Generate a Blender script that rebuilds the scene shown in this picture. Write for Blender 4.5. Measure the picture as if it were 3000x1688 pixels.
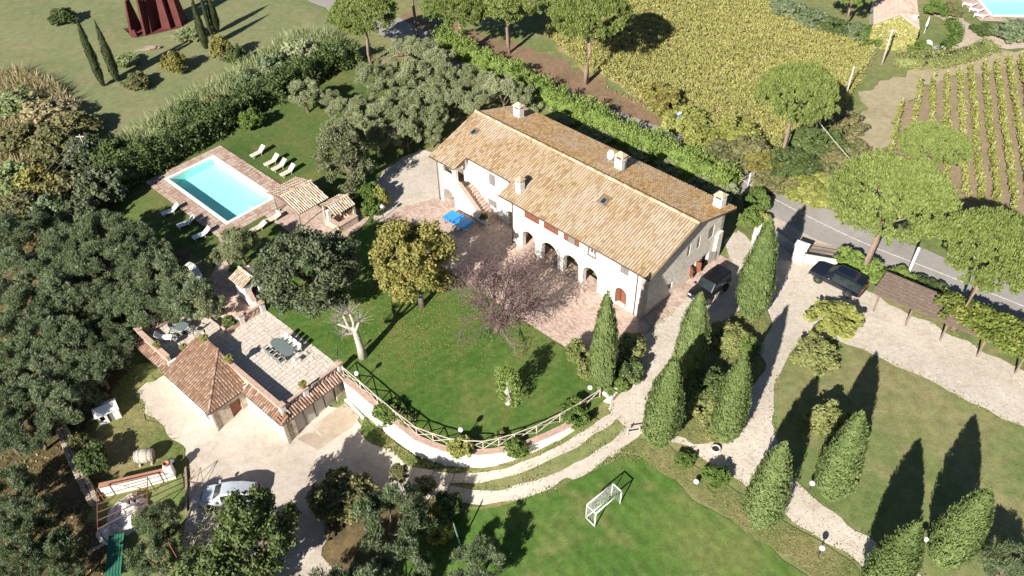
import bpy, bmesh, math, random
import numpy as np
from mathutils import Matrix, Vector
from mathutils.geometry import delaunay_2d_cdt

for _o in list(bpy.data.objects): bpy.data.objects.remove(_o)
SC = bpy.context.scene
COL = SC.collection
PI = math.pi
rad = math.radians

# ---------------------------------------------------------------- camera, sky, sun, exposure
CAM_H, FPX, PITCH, ROLL = 50.0, 2375.0, 0.746, -0.0249        # metres, focal length in photo pixels, radians
_f = np.array([0, math.cos(PITCH), -math.sin(PITCH)]); _r = np.array([1.0, 0, 0]); _u = np.cross(_r, _f)
CR = math.cos(ROLL) * _r + math.sin(ROLL) * _u
CU = -math.sin(ROLL) * _r + math.cos(ROLL) * _u
CF = _f
camd = bpy.data.cameras.new('camera'); cam = bpy.data.objects.new('camera', camd); COL.objects.link(cam)
camd.sensor_width = 36; camd.lens = FPX / 3000 * 36; camd.clip_start = 1; camd.clip_end = 6000
_m = Matrix.Identity(4)
for _i in range(3):
    _m[_i][0] = CR[_i]; _m[_i][1] = CU[_i]; _m[_i][2] = -CF[_i]
_m[2][3] = CAM_H
cam.matrix_world = _m
SC.camera = cam

SUN_EL, SUN_AZ = rad(30.5), rad(58.5)                          # shadows run towards azimuth 58.5 deg (from +x)
to_sun = Vector((-math.cos(SUN_AZ) * math.cos(SUN_EL), -math.sin(SUN_AZ) * math.cos(SUN_EL), math.sin(SUN_EL)))
world = bpy.data.worlds.new('World'); SC.world = world; world.use_nodes = True
_nt = world.node_tree; _sky = _nt.nodes.new('ShaderNodeTexSky'); _sky.sky_type = 'NISHITA'; _sky.sun_disc = False
_sky.air_density = 0.7; _sky.dust_density = 0.4; _sky.altitude = 300; _sky.sun_elevation = SUN_EL; _sky.sun_rotation = math.atan2(to_sun.x, to_sun.y)
_nt.links.new(_sky.outputs[0], _nt.nodes['Background'].inputs[0]); _nt.nodes['Background'].inputs[1].default_value = 0.05
sd = bpy.data.lights.new('sun', 'SUN'); sd.energy = 5.0; sd.angle = rad(0.5); sd.color = (1.0, 0.945, 0.86)
so = bpy.data.objects.new('sun', sd); COL.objects.link(so)
so.rotation_euler = (-to_sun).to_track_quat('-Z', 'Y').to_euler()
SC.view_settings.view_transform = 'Standard'; SC.view_settings.look = 'None'
SC.view_settings.exposure = 1.0; SC.view_settings.gamma = 1.0; SC.view_settings.use_curve_mapping = False

# ---------------------------------------------------------------- pixel of the photograph -> point of the place
def ray(px, py):
    return CR * ((px - 1500) / FPX) + CU * ((844 - py) / FPX) + CF
def G(px, py, z=0.0):
    d = ray(px, py); t = (z - CAM_H) / d[2]
    return np.array([d[0] * t, d[1] * t, z])
def mpp(P):                                                    # metres per photo pixel at P
    return float((np.array(P) - np.array([0, 0, CAM_H])) @ CF) / FPX

# terrain: thin plate spline through levels read off the place
_CTRL = [(500,1180,-3),(700,1330,-3),(900,1320,-2.95),(650,1450,-3.1),(820,1500,-3.2),(820,1680,-3.5),(600,1250,-3),(930,1250,-2.95),
 (1000,1275,-2.85),(1150,1340,-2.45),(1250,1400,-2.1),(1450,1400,-1.6),(1650,1300,-.95),(1800,1180,-.4),(1900,1000,-.1),(2000,900,-.05),
 (1300,1560,-2.4),(1500,1600,-1.9),(1750,1500,-1.25),(2000,1400,-.6),(1900,1650,-1.2),(2200,1650,-.6),(1120,1520,-2.9),(1000,1640,-3.3),
 (2200,1200,0),(2400,1000,0),(2700,1000,0),(2950,1300,0),(2900,1650,-.2),(2350,1500,-.2),(2600,800,0),(2900,950,0),
 (2200,560,0),(2500,720,0),(2800,850,0),(1200,600,0),(1400,400,0),(2000,450,0),(1700,300,0),(2150,750,0),(1900,860,0),(1550,750,0),(1250,700,0),
 (640,560,0),(480,560,0),(700,700,0),(850,650,0),(800,420,0),(600,350,0),(1000,250,0),(1000,500,0),(380,620,-.2),(600,780,0),
 (640,860,-.05),(750,860,-.15),(100,700,-1),(100,1000,-2.2),(100,1300,-3),(300,1200,-3),(100,1650,-3.6),(400,1600,-3.6),(250,900,-1.6),(430,850,-.9),
 (100,100,0),(100,400,-.3),(500,100,0),(800,50,0),(1200,60,0),(1600,80,0),(2000,100,0),(2400,200,0),(2900,60,0),(2900,400,0),(2600,450,0),
 (1050,980,-.5),(1250,1050,-.6),(1400,1150,-.6),(1650,1080,-.35),(1500,950,-.2)]
_CP = np.array([[*G(a, b, c)[:2], c] for a, b, c in _CTRL])
for _x, _y in ((-300, 0), (-300, 300), (300, 0), (300, 300), (0, 400), (0, -150), (-160, 60), (160, 60), (0, 5)):
    _CP = np.vstack([_CP, [_x, _y, -2.0 if _y < 20 and _x < 100 else 0.0]])
def _phi(r2): return 0.5 * r2 * np.log(r2 + 1e-9)
_n = len(_CP); _A = np.zeros((_n + 3, _n + 3)); _d2 = ((_CP[:, None, :2] - _CP[None, :, :2]) ** 2).sum(-1)
_A[:_n, :_n] = _phi(_d2) + np.eye(_n) * 2.0; _A[:_n, _n] = 1; _A[:_n, _n + 1:] = _CP[:, :2]; _A[_n, :_n] = 1; _A[_n + 1:, :_n] = _CP[:, :2].T
_W = np.linalg.solve(_A, np.r_[_CP[:, 2], 0, 0, 0])
def T(x, y):
    x = np.atleast_1d(np.asarray(x, float)); y = np.atleast_1d(np.asarray(y, float)); out = np.empty(len(x))
    for i in range(0, len(x), 4000):
        a, b = x[i:i + 4000], y[i:i + 4000]
        r2 = (a[:, None] - _CP[None, :, 0]) ** 2 + (b[:, None] - _CP[None, :, 1]) ** 2
        out[i:i + 4000] = _phi(r2) @ _W[:_n] + _W[_n] + _W[_n + 1] * a + _W[_n + 2] * b
    return np.clip(out, -4.2, 0.35)
def T1(x, y): return float(T(x, y)[0])
def GT(px, py, up=0.0):                                        # on the terrain (plus up)
    z = 0.0
    for _ in range(8):
        P = G(px, py, z + up); z = T1(P[0], P[1])
    return np.array([P[0], P[1], z])
def height_to(P, px, py):                                      # height of a vertical thing at P whose tip shows at a pixel
    d = ray(px, py); t = (P[0] * d[0] + P[1] * d[1]) / (d[0] ** 2 + d[1] ** 2)
    return CAM_H + d[2] * t - P[2]

# ---------------------------------------------------------------- materials
def _ramp(nt, fac, cols):
    r = nt.nodes.new('ShaderNodeValToRGB'); nt.links.new(fac, r.inputs[0]); e = r.color_ramp.elements
    while len(e) < len(cols): e.new(0.5)
    for i, (p, c) in enumerate(cols):
        e[i].position = p; e[i].color = (*c, 1)
    return r.outputs[0]
def _noise(nt, vec, scale, detail=4, rough=0.6, dist=0.0):
    n = nt.nodes.new('ShaderNodeTexNoise'); n.inputs['Scale'].default_value = scale; n.inputs['Detail'].default_value = detail
    n.inputs['Roughness'].default_value = rough; n.inputs['Distortion'].default_value = dist
    nt.links.new(vec, n.inputs['Vector']); return n.outputs[0]
def _mix(nt, fac, a, b, mode='MIX'):
    m = nt.nodes.new('ShaderNodeMix'); m.data_type = 'RGBA'; m.blend_type = mode
    for s, v in ((0, fac), (6, a), (7, b)):
        if hasattr(v, 'links'): nt.links.new(v, m.inputs[s])
        elif s == 0: m.inputs[0].default_value = v
        else: m.inputs[s].default_value = (*v, 1)
    return m.outputs[2]
def _math(nt, op, a, b=0.0, clamp=False):
    m = nt.nodes.new('ShaderNodeMath'); m.operation = op; m.use_clamp = clamp
    for i, v in enumerate((a, b)):
        if hasattr(v, 'links'): nt.links.new(v, m.inputs[i])
        else: m.inputs[i].default_value = v
    return m.outputs[0]
def newmat(name):
    m = bpy.data.materials.new(name); m.use_nodes = True
    nt = m.node_tree; b = nt.nodes['Principled BSDF']; tc = nt.nodes.new('ShaderNodeTexCoord')
    return m, nt, b, tc.outputs['Object']
def bump(nt, b, h, strength, dist=0.05):
    n = nt.nodes.new('ShaderNodeBump'); n.inputs['Strength'].default_value = strength; n.inputs['Distance'].default_value = dist
    nt.links.new(h, n.inputs['Height']); nt.links.new(n.outputs[0], b.inputs['Normal'])
def plain(name, col, rough=0.6, var=0.15, scale=6.0, metal=0.0, spec=0.3, bmp=0.0):
    m, nt, b, v = newmat(name)
    n = _noise(nt, v, scale, 5)
    lo = tuple(c * (1 - var) for c in col); hi = tuple(min(1, c * (1 + var)) for c in col)
    nt.links.new(_ramp(nt, n, [(0.3, lo), (0.7, hi)]), b.inputs['Base Color'])
    b.inputs['Roughness'].default_value = rough; b.inputs['Metallic'].default_value = metal; b.inputs['Specular IOR Level'].default_value = spec
    if bmp: bump(nt, b, n, bmp)
    return m
def ground(name, big, small, sb=0.09, sm=1.1, sf=9.0, fine=0.35, rough=0.95, bmp=0.5, patch=None, patch_w=0.5, mow=0.0, mow_dir=0.0):
    """big: colours over metres-wide patches; small: multiplier range of the fine grain; patch: a second colour in scattered spots."""
    m, nt, b, v = newmat(name)
    c = _ramp(nt, _noise(nt, v, sb, 5, 0.62, 0.4), big)
    if patch:
        f = _math(nt, 'MULTIPLY', _ramp(nt, _noise(nt, v, sb * 3.1, 4, 0.7, 0.6), [(0.5, (0, 0, 0)), (0.68, (1, 1, 1))]), patch_w)
        c = _mix(nt, f, c, patch)
    if mow:
        mp = nt.nodes.new('ShaderNodeMapping'); mp.inputs['Rotation'].default_value = (0, 0, mow_dir); nt.links.new(v, mp.inputs['Vector'])
        wv = nt.nodes.new('ShaderNodeTexWave'); wv.inputs['Scale'].default_value = .32; wv.inputs['Distortion'].default_value = 3.5; wv.inputs['Detail'].default_value = 2; wv.inputs['Detail Scale'].default_value = .35
        nt.links.new(mp.outputs[0], wv.inputs['Vector']); c = _mix(nt, 1.0, c, _ramp(nt, wv.outputs['Fac'], [(.2, (1 - mow,) * 3), (.8, (1 + mow,) * 3)]), 'MULTIPLY')
    mid = _noise(nt, v, sm, 4, 0.7); fn = _noise(nt, v, sf, 3, 0.8)
    g = _math(nt, 'ADD', _math(nt, 'MULTIPLY', mid, 0.5), _math(nt, 'MULTIPLY', fn, 0.5))
    k = _ramp(nt, g, [(0.32, (small[0],) * 3), (0.68, (small[1],) * 3)])
    c = _mix(nt, 1.0, c, k, 'MULTIPLY')
    nt.links.new(c, b.inputs['Base Color']); b.inputs['Roughness'].default_value = rough; b.inputs['Specular IOR Level'].default_value = 0.1
    if bmp: bump(nt, b, g, bmp, 0.12)
    return m
def foliage(name, cols, transl=0.3, rough=0.55, spec=0.25, nscale=0.7, wobj=0.35):
    m, nt, b, v = newmat(name)
    at = nt.nodes.new('ShaderNodeAttribute'); at.attribute_name = 'rnd'
    oi = nt.nodes.new('ShaderNodeObjectInfo')
    f = _math(nt, 'ADD', _math(nt, 'MULTIPLY', at.outputs['Fac'], 0.62 - wobj * 0.5), _math(nt, 'MULTIPLY', oi.outputs['Random'], wobj * 0.55))
    f = _math(nt, 'ADD', f, _math(nt, 'MULTIPLY', _noise(nt, v, nscale, 3), 0.5))
    c = _ramp(nt, _math(nt, 'SUBTRACT', f, 0.06), cols)
    nt.links.new(c, b.inputs['Base Color']); b.inputs['Roughness'].default_value = rough; b.inputs['Specular IOR Level'].default_value = spec
    t = nt.nodes.new('ShaderNodeBsdfTranslucent'); nt.links.new(c, t.inputs[0])
    mx = nt.nodes.new('ShaderNodeMixShader'); mx.inputs[0].default_value = transl
    nt.links.new(b.outputs[0], mx.inputs[1]); nt.links.new(t.outputs[0], mx.inputs[2])
    nt.links.new(mx.outputs[0], nt.nodes['Material Output'].inputs[0])
    return m
def pieces(name, cols, rough=0.85, nscale=3.0, dirt=None, spec=0.2, wn=0.35):
    """tiles, stones: one colour per piece (attribute rnd, or the object's own random), weathering on top."""
    m, nt, b, v = newmat(name)
    at = nt.nodes.new('ShaderNodeAttribute'); at.attribute_name = 'rnd'; oi = nt.nodes.new('ShaderNodeObjectInfo')
    f = _math(nt, 'FRACT', _math(nt, 'ADD', at.outputs['Fac'], oi.outputs['Random']))
    n = _noise(nt, v, nscale, 5, 0.7)
    f = _math(nt, 'ADD', _math(nt, 'MULTIPLY', f, 1 - wn), _math(nt, 'MULTIPLY', n, wn))
    c = _ramp(nt, f, cols)
    if dirt:
        c = _mix(nt, _math(nt, 'MULTIPLY', _ramp(nt, _noise(nt, v, dirt[1], 4, 0.7), [(0.45, (0, 0, 0)), (0.7, (1, 1, 1))]), dirt[2]), c, dirt[0])
    nt.links.new(c, b.inputs['Base Color']); b.inputs['Roughness'].default_value = rough; b.inputs['Specular IOR Level'].default_value = spec
    bump(nt, b, n, 0.3, 0.03)
    return m
def rubble(name, cols, joint, scale=3.2, bmp=0.5):
    """masonry too far off to pick its stones apart"""
    m, nt, b, v = newmat(name)
    vo = nt.nodes.new('ShaderNodeTexVoronoi'); vo.inputs['Scale'].default_value = scale; nt.links.new(v, vo.inputs['Vector'])
    ve = nt.nodes.new('ShaderNodeTexVoronoi'); ve.feature = 'DISTANCE_TO_EDGE'; ve.inputs['Scale'].default_value = scale; nt.links.new(v, ve.inputs['Vector'])
    sp = nt.nodes.new('ShaderNodeSeparateColor'); nt.links.new(vo.outputs['Color'], sp.inputs[0])
    f = _math(nt, 'ADD', _math(nt, 'MULTIPLY', sp.outputs[0], 0.6), _math(nt, 'MULTIPLY', _noise(nt, v, 1.3, 5), 0.4))
    c = _ramp(nt, f, cols)
    e = _ramp(nt, ve.outputs['Distance'], [(0.02, (0, 0, 0)), (0.09, (1, 1, 1))])
    c = _mix(nt, e, joint, c)
    nt.links.new(c, b.inputs['Base Color']); b.inputs['Roughness'].default_value = 0.9; b.inputs['Specular IOR Level'].default_value = 0.15
    bump(nt, b, e, bmp, 0.04)
    return m
MT = {}

# ---------------------------------------------------------------- mesh helpers
def link(name, me, parent=None, mat=None, smooth=False):
    if mat is not None and not me.materials: me.materials.append(mat)
    if smooth and len(me.polygons): me.polygons.foreach_set('use_smooth', [True] * len(me.polygons))
    o = bpy.data.objects.new(name, me); COL.objects.link(o)
    if parent is not None: o.parent = parent
    return o
def tag(o, label=None, cat=None, group=None, kind=None):
    if label: o['label'] = label
    if cat: o['category'] = cat
    if group: o['group'] = group
    if kind: o['kind'] = kind
    return o
def thing(name, loc, rz, label, cat, group=None):
    o = bpy.data.objects.new(name, None); COL.objects.link(o); o.empty_display_size = 0.3
    o.location = tuple(float(a) for a in loc); o.rotation_euler = (0, 0, rz)
    return tag(o, label, cat, group)
def struct(o): o['kind'] = 'structure'; return o
class MB:
    def __init__(s): s.v = []; s.f = []; s.r = []; s.cur = 0.0
    def add(s, vs, fs):
        n = len(s.v); s.v += [tuple(float(c) for c in v) for v in vs]; s.f += [tuple(n + i for i in f) for f in fs]; s.r += [s.cur] * len(fs)
        return s
    def box(s, x0, x1, y0, y1, z0, z1):
        return s.add([(x0,y0,z0),(x1,y0,z0),(x1,y1,z0),(x0,y1,z0),(x0,y0,z1),(x1,y0,z1),(x1,y1,z1),(x0,y1,z1)],
                     [(3,2,1,0),(4,5,6,7),(0,1,5,4),(1,2,6,5),(2,3,7,6),(3,0,4,7)])
    def bar(s, p, q, w, h=None, up=(0, 0, 1)):                 # square bar from p to q
        p, q = Vector(p), Vector(q); d = (q - p).normalized(); h = h or w
        a = d.cross(Vector(up))
        if a.length < 1e-3: a = d.cross(Vector((1, 0, 0)))
        a.normalize(); b = a.cross(d).normalized()
        vs = []
        for c in (p, q):
            for i, j in ((-1, -1), (1, -1), (1, 1), (-1, 1)): vs.append(c + a * (i * w / 2) + b * (j * h / 2))
        return s.add(vs, [(3,2,1,0),(4,5,6,7),(0,1,5,4),(1,2,6,5),(2,3,7,6),(3,0,4,7)])
    def tube(s, pts, rs, n=6, cap=True):
        pts = [Vector(p) for p in pts]; rings = []
        if not hasattr(rs, '__len__'): rs = [rs] * len(pts)
        for i, p in enumerate(pts):
            d = (pts[min(i + 1, len(pts) - 1)] - pts[max(i - 1, 0)]).normalized()
            a = d.cross(Vector((0, 0, 1)))
            if a.length < 1e-2: a = d.cross(Vector((1, 0, 0)))
            a.normalize(); b = d.cross(a)
            rings.append([p + (a * math.cos(2 * PI * k / n) + b * math.sin(2 * PI * k / n)) * rs[i] for k in range(n)])
        vs = [v for r in rings for v in r]; fs = []
        for i in range(len(pts) - 1):
            for k in range(n): fs.append((i * n + k, i * n + (k + 1) % n, (i + 1) * n + (k + 1) % n, (i + 1) * n + k))
        if cap: fs += [tuple(range(n - 1, -1, -1)), tuple((len(pts) - 1) * n + k for k in range(n))]
        return s.add(vs, fs)
    def lathe(s, prof, n=12, c=(0, 0, 0), axis='z'):
        vs = []; fs = []
        for r, z in prof:
            for k in range(n):
                a = 2 * PI * k / n; p = (r * math.cos(a), r * math.sin(a), z)
                if axis == 'y': p = (p[0], p[2], p[1])
                if axis == 'x': p = (p[2], p[0], p[1])
                vs.append((p[0] + c[0], p[1] + c[1], p[2] + c[2]))
        for i in range(len(prof) - 1):
            for k in range(n): fs.append((i * n + k, i * n + (k + 1) % n, (i + 1) * n + (k + 1) % n, (i + 1) * n + k))
        fs += [tuple(range(n - 1, -1, -1)), tuple((len(prof) - 1) * n + k for k in range(n))]
        return s.add(vs, fs)
    def prism(s, poly, z0, z1):                                # convex or simple polygon, vertical sides
        n = len(poly); vs = [(p[0], p[1], z0) for p in poly] + [(p[0], p[1], z1) for p in poly]
        fs = [tuple(range(n - 1, -1, -1)), tuple(range(n, 2 * n))] + [(i, (i + 1) % n, n + (i + 1) % n, n + i) for i in range(n)]
        return s.add(vs, fs)
    def panel(s, poly3, thick):                                # planar polygon in space, thickened along its normal
        p = [Vector(v) for v in poly3]; nn = (p[1] - p[0]).cross(p[2] - p[0]).normalized() * thick; n = len(p)
        vs = p + [v + nn for v in p]
        fs = [tuple(range(n - 1, -1, -1)), tuple(range(n, 2 * n))] + [(i, (i + 1) % n, n + (i + 1) % n, n + i) for i in range(n)]
        return s.add(vs, fs)
    def mesh(s, name='m'):
        me = bpy.data.meshes.new(name); me.from_pydata(s.v, [], s.f)
        if any(s.r):
            a = me.attributes.new('rnd', 'FLOAT', 'FACE'); a.data.foreach_set('value', s.r)
        me.update(); return me
    def build(s, name, mat, parent=None, smooth=False, bevel=0.0):
        me = s.mesh(name)
        if bevel:
            bm = bmesh.new(); bm.from_mesh(me); bmesh.ops.recalc_face_normals(bm, faces=bm.faces)
            bmesh.ops.bevel(bm, geom=list(bm.edges), offset=bevel, segments=1, affect='EDGES'); bm.to_mesh(me); bm.free()
        return link(name, me, parent, mat, smooth)
def fixn(o):
    bm = bmesh.new(); bm.from_mesh(o.data); bmesh.ops.recalc_face_normals(bm, faces=bm.faces); bm.to_mesh(o.data); bm.free(); return o
def copy_tree(o, parent=None):
    c = o.copy(); COL.objects.link(c); c.parent = parent
    for ch in list(o.children): copy_tree(ch, c)
    return c
def holed(name, w, z0, z1, holes, thick, mat, parent, origin, ux, nrm, arch=8):
    """wall panel in the plane (u along ux, z up) with window/door holes; holes = (u0,u1,za,zb,arched); reveals go thick deep along -nrm"""
    pts = [(0, z0), (w, z0), (w, z1), (0, z1)] if not callable(z1) else None
    if pts is None:
        pts = [(0, z0), (w, z0)] + [(u, z) for u, z in reversed(z1(w))]
    loops = [pts]
    for (a, b, c, d, ar) in holes:
        if ar:
            rr = (b - a) / 2; k = min(rr, (d - c) * 0.6); lp = [(a, c), (b, c)]
            for i in range(arch + 1):
                t = PI * i / arch; lp.append(((a + b) / 2 + rr * math.cos(t), d - k + k * math.sin(t)))
        else: lp = [(a, c), (b, c), (b, d), (a, d)]
        loops.append(lp)
    V = []; E = []
    for lp in loops:
        n = len(V); V += [Vector(p) for p in lp]; E += [(n + i, n + (i + 1) % len(lp)) for i in range(len(lp))]
    ov, oe, of, _, _, _ = delaunay_2d_cdt(V, E, [], 0, 1e-5)
    def inside(p, lp):
        c = False; j = len(lp) - 1
        for i in range(len(lp)):
            if (lp[i][1] > p[1]) != (lp[j][1] > p[1]) and p[0] < (lp[j][0] - lp[i][0]) * (p[1] - lp[i][1]) / (lp[j][1] - lp[i][1]) + lp[i][0]: c = not c
            j = i
        return c
    O, U, N = Vector(origin), Vector(ux), Vector(nrm)
    P = lambda q, d=0: O + U * q[0] + Vector((0, 0, 1)) * q[1] - N * d
    mb = MB(); fs = []
    for f in of:
        c = sum((ov[i] for i in f), Vector((0, 0))) / len(f)
        if inside(c, pts) and not any(inside(c, lp) for lp in loops[1:]): fs.append(tuple(f))
    mb.add([P(q) for q in ov], fs)
    mb.add([P(q, thick) for q in ov], [tuple(reversed(f)) for f in fs])
    for lp in loops:
        n = len(lp); mb.add([P(q) for q in lp] + [P(q, thick) for q in lp], [(i, (i + 1) % n, n + (i + 1) % n, n + i) for i in range(n)])
    return fixn(mb.build(name, mat, parent))

# draped sheets
_rng = np.random.default_rng(7)
def resample(poly, step, jit, rng):
    """points along a closed outline; jit = amplitude of a soft irregular wobble of the edge"""
    out = []; s = 0.0; fr = rng.uniform(.5, 3.2, 6); ph = rng.random(6) * 6.28; am = jit * 1.1 / np.sqrt(fr)
    if jit: step = min(step, .5)
    for i in range(len(poly)):
        a, b = np.array(poly[i][:2]), np.array(poly[(i + 1) % len(poly)][:2]); L = np.linalg.norm(b - a); n = max(1, int(L / step))
        nrm = np.array([-(b - a)[1], (b - a)[0]]) / max(L, 1e-6)
        for k in range(n):
            p = a + (b - a) * k / n; q = s + L * k / n
            if jit: p = p + nrm * (float((am * np.sin(fr * q + ph)).sum()) + rng.normal(0, jit * .22))
            out.append(p)
        s += L
    return out
def pip(P, poly):
    x, y = P[:, 0], P[:, 1]; c = np.zeros(len(P), bool); j = len(poly) - 1
    for i in range(len(poly)):
        xi, yi = poly[i][:2]; xj, yj = poly[j][:2]
        with np.errstate(divide='ignore', invalid='ignore'):
            h = ((yi > y) != (yj > y)) & (x < (xj - xi) * (y - yi) / (yj - yi + 1e-12) + xi)
        c ^= h; j = i
    return c
def smooth_poly(poly, it=1):
    for _ in range(it):
        q = []
        for i in range(len(poly)):
            a, b = np.array(poly[i][:2]), np.array(poly[(i + 1) % len(poly)][:2]); q += [a * .75 + b * .25, a * .25 + b * .75]
        poly = q
    return poly
def PX(pts, z=None):                                           # list of photo pixels -> ground points
    return [(GT(a, b) if z is None else G(a, b, z))[:2] for a, b in pts]
def sheet(name, poly, mat, dz=0.03, jit=0.0, step=0.7, grid=1.6, flat=None, smooth=0, holes=()):
    rng = np.random.default_rng(abs(hash(name)) % 1000 if False else sum(map(ord, name)))
    if smooth: poly = smooth_poly(poly, smooth)
    b = resample(poly, step, jit, rng)
    V = [Vector((float(p[0]), float(p[1]))) for p in b]; E = [(i, (i + 1) % len(V)) for i in range(len(V))]
    hl = []
    for h in holes:
        n = len(V); hp = [np.array(p[:2], float) for p in h]; hl.append(hp)
        V += [Vector((float(p[0]), float(p[1]))) for p in hp]; E += [(n + i, n + (i + 1) % len(hp)) for i in range(len(hp))]
    bb = np.array(b)
    gx, gy = np.meshgrid(np.arange(bb[:, 0].min(), bb[:, 0].max(), grid), np.arange(bb[:, 1].min(), bb[:, 1].max(), grid))
    gp = np.stack([gx.ravel(), gy.ravel()], 1) + rng.normal(0, .05, (gx.size, 2)); gp = gp[pip(gp, b)]
    if len(gp) and flat is None:
        V += [Vector((float(p[0]), float(p[1]))) for p in gp]
    ov, oe, of, _, _, _ = delaunay_2d_cdt(V, E, [], 0, 1e-4)
    xy = np.array([(v.x, v.y) for v in ov]); cen = np.array([xy[list(f)].mean(0) for f in of])
    keep = pip(cen, b)
    for hp in hl: keep &= ~pip(cen, hp)
    z = T(xy[:, 0], xy[:, 1]) + dz if flat is None else np.full(len(xy), flat)
    me = bpy.data.meshes.new(name)
    fs = []
    for f, k in zip(of, keep):
        if not k: continue
        a, bq, c = [ov[i] for i in f[:3]]
        fs.append(tuple(f) if (bq - a).cross(c - a) > 0 else tuple(reversed(f)))
    me.from_pydata([(x, y, zz) for (x, y), zz in zip(xy.tolist(), z.tolist())], [], fs); me.update()
    o = link(name, me, None, mat, True); return struct(o)
def ribbon(pts, w):                                            # polyline (x,y) -> polygon of width w (scalar or list)
    pts = [np.array(p[:2], float) for p in pts]; L, Rr = [], []
    for i, p in enumerate(pts):
        d = pts[min(i + 1, len(pts) - 1)] - pts[max(i - 1, 0)]; d /= np.linalg.norm(d); n = np.array([-d[1], d[0]])
        ww = w[i] if hasattr(w, '__len__') else w
        L.append(p + n * ww / 2); Rr.append(p - n * ww / 2)
    return L + Rr[::-1]
def spline(pts, per=6):
    pts = [np.array(p, float) for p in pts]; out = []
    P = [2 * pts[0] - pts[1]] + pts + [2 * pts[-1] - pts[-2]]
    for i in range(1, len(P) - 2):
        for k in range(per):
            t = k / per; a, b, c, d = P[i - 1], P[i], P[i + 1], P[i + 2]
            out.append(0.5 * (2 * b + (c - a) * t + (2 * a - 5 * b + 4 * c - d) * t * t + (3 * b - a - 3 * c + d) * t ** 3))
    return out + [pts[-1]]

# ---------------------------------------------------------------- the materials of the place
MT['meadow'] = ground('meadow', [(.3, (.115, .165, .05)), (.48, (.175, .2, .075)), (.62, (.23, .22, .1)), (.75, (.3, .25, .14))], (.55, 1.34), sb=.11, patch=(.32, .25, .145), patch_w=.45)
MT['field'] = ground('field_grass', [(.3, (.145, .175, .075)), (.55, (.195, .21, .1)), (.75, (.24, .225, .125))], (.7, 1.25), sb=.06, patch=(.27, .21, .13))
MT['lawn'] = ground('lawn', [(.3, (.05, .115, .02)), (.5, (.08, .145, .03)), (.72, (.14, .168, .048))], (.55, 1.4), sb=.17, sm=2.2, sf=14, patch=(.2, .17, .06), patch_w=.42, mow=.05, mow_dir=.9)
MT['pool_lawn'] = ground('pool_lawn', [(.3, (.062, .112, .028)), (.5, (.095, .140, .039)), (.72, (.157, .157, .056))], (.62, 1.3), sb=.12, sm=2.0, sf=13, patch=(.213, .168, .067), patch_w=.4)
MT['pitch'] = ground('pitch_grass', [(.3, (.05, .115, .02)), (.5, (.08, .145, .03)), (.72, (.16, .178, .058))], (.55, 1.4), sb=.11, sm=1.6, sf=12, patch=(.2, .175, .075), patch_w=.5, mow=.055, mow_dir=-.6)
MT['rough_grass'] = ground('rough_grass', [(.3, (.1, .145, .04)), (.5, (.17, .18, .068)), (.7, (.27, .215, .11))], (.5, 1.4), sb=.2, sm=2.5, sf=10, bmp=.8)
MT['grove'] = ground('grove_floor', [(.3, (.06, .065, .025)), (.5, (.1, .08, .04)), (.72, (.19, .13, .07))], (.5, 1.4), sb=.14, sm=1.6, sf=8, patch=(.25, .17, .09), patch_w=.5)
MT['litter'] = ground('vine_litter', [(.3, (.27, .22, .1)), (.5, (.34, .29, .14)), (.72, (.38, .32, .17))], (.6, 1.25), sb=.1, sm=1.5, sf=7, patch=(.28, .2, .11), patch_w=.4)
MT['earth'] = ground('earth', [(.3, (.2, .125, .08)), (.5, (.26, .17, .11)), (.72, (.19, .155, .085))], (.6, 1.25), sb=.1, sm=1.5, sf=7, patch=(.15, .13, .06), patch_w=.6)
MT['soil'] = ground('vineyard_soil', [(.3, (.245, .187, .122)), (.55, (.303, .232, .155)), (.75, (.258, .219, .129))], (.7, 1.2), sb=.1, sm=2, sf=9, patch=(.193, .180, .090), patch_w=.5)
MT['dust'] = ground('dusty_track', [(.3, (.325, .280, .176)), (.55, (.390, .325, .215)), (.75, (.260, .240, .130))], (.75, 1.2), sb=.15, sm=1.5, sf=8, patch=(.221, .215, .117), patch_w=.4)
MT['gravel'] = ground('white_gravel', [(.3, (.521, .458, .384)), (.55, (.605, .540, .460)), (.75, (.670, .605, .518))], (.7, 1.15), sb=.2, sm=2.6, sf=16, rough=.95, bmp=.7, patch=(.437, .353, .268), patch_w=.42)
MT['forecourt'] = ground('forecourt_gravel', [(.3, (.451, .390, .324)), (.55, (.545, .479, .409)), (.75, (.602, .540, .465))], (.74, 1.14), sb=.17, sm=2.2, sf=14, rough=.95, bmp=.6, patch=(.376, .310, .240), patch_w=.5)
MT['pinkgravel'] = ground('pale_gravel', [(.3, (.4, .32, .25)), (.55, (.5, .41, .33)), (.75, (.55, .46, .38))], (.75, 1.15), sb=.1, sm=2.0, sf=10)
MT['asphalt'] = ground('asphalt', [(.3, (.275, .256, .233)), (.55, (.325, .300, .276)), (.75, (.375, .344, .312))], (.82, 1.12), sb=.2, sm=1.5, sf=16, rough=.9, bmp=.2)
MT['paint'] = plain('road_paint', (.62, .6, .56), .7, .2, 3)
MT['cotto'] = None
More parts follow.
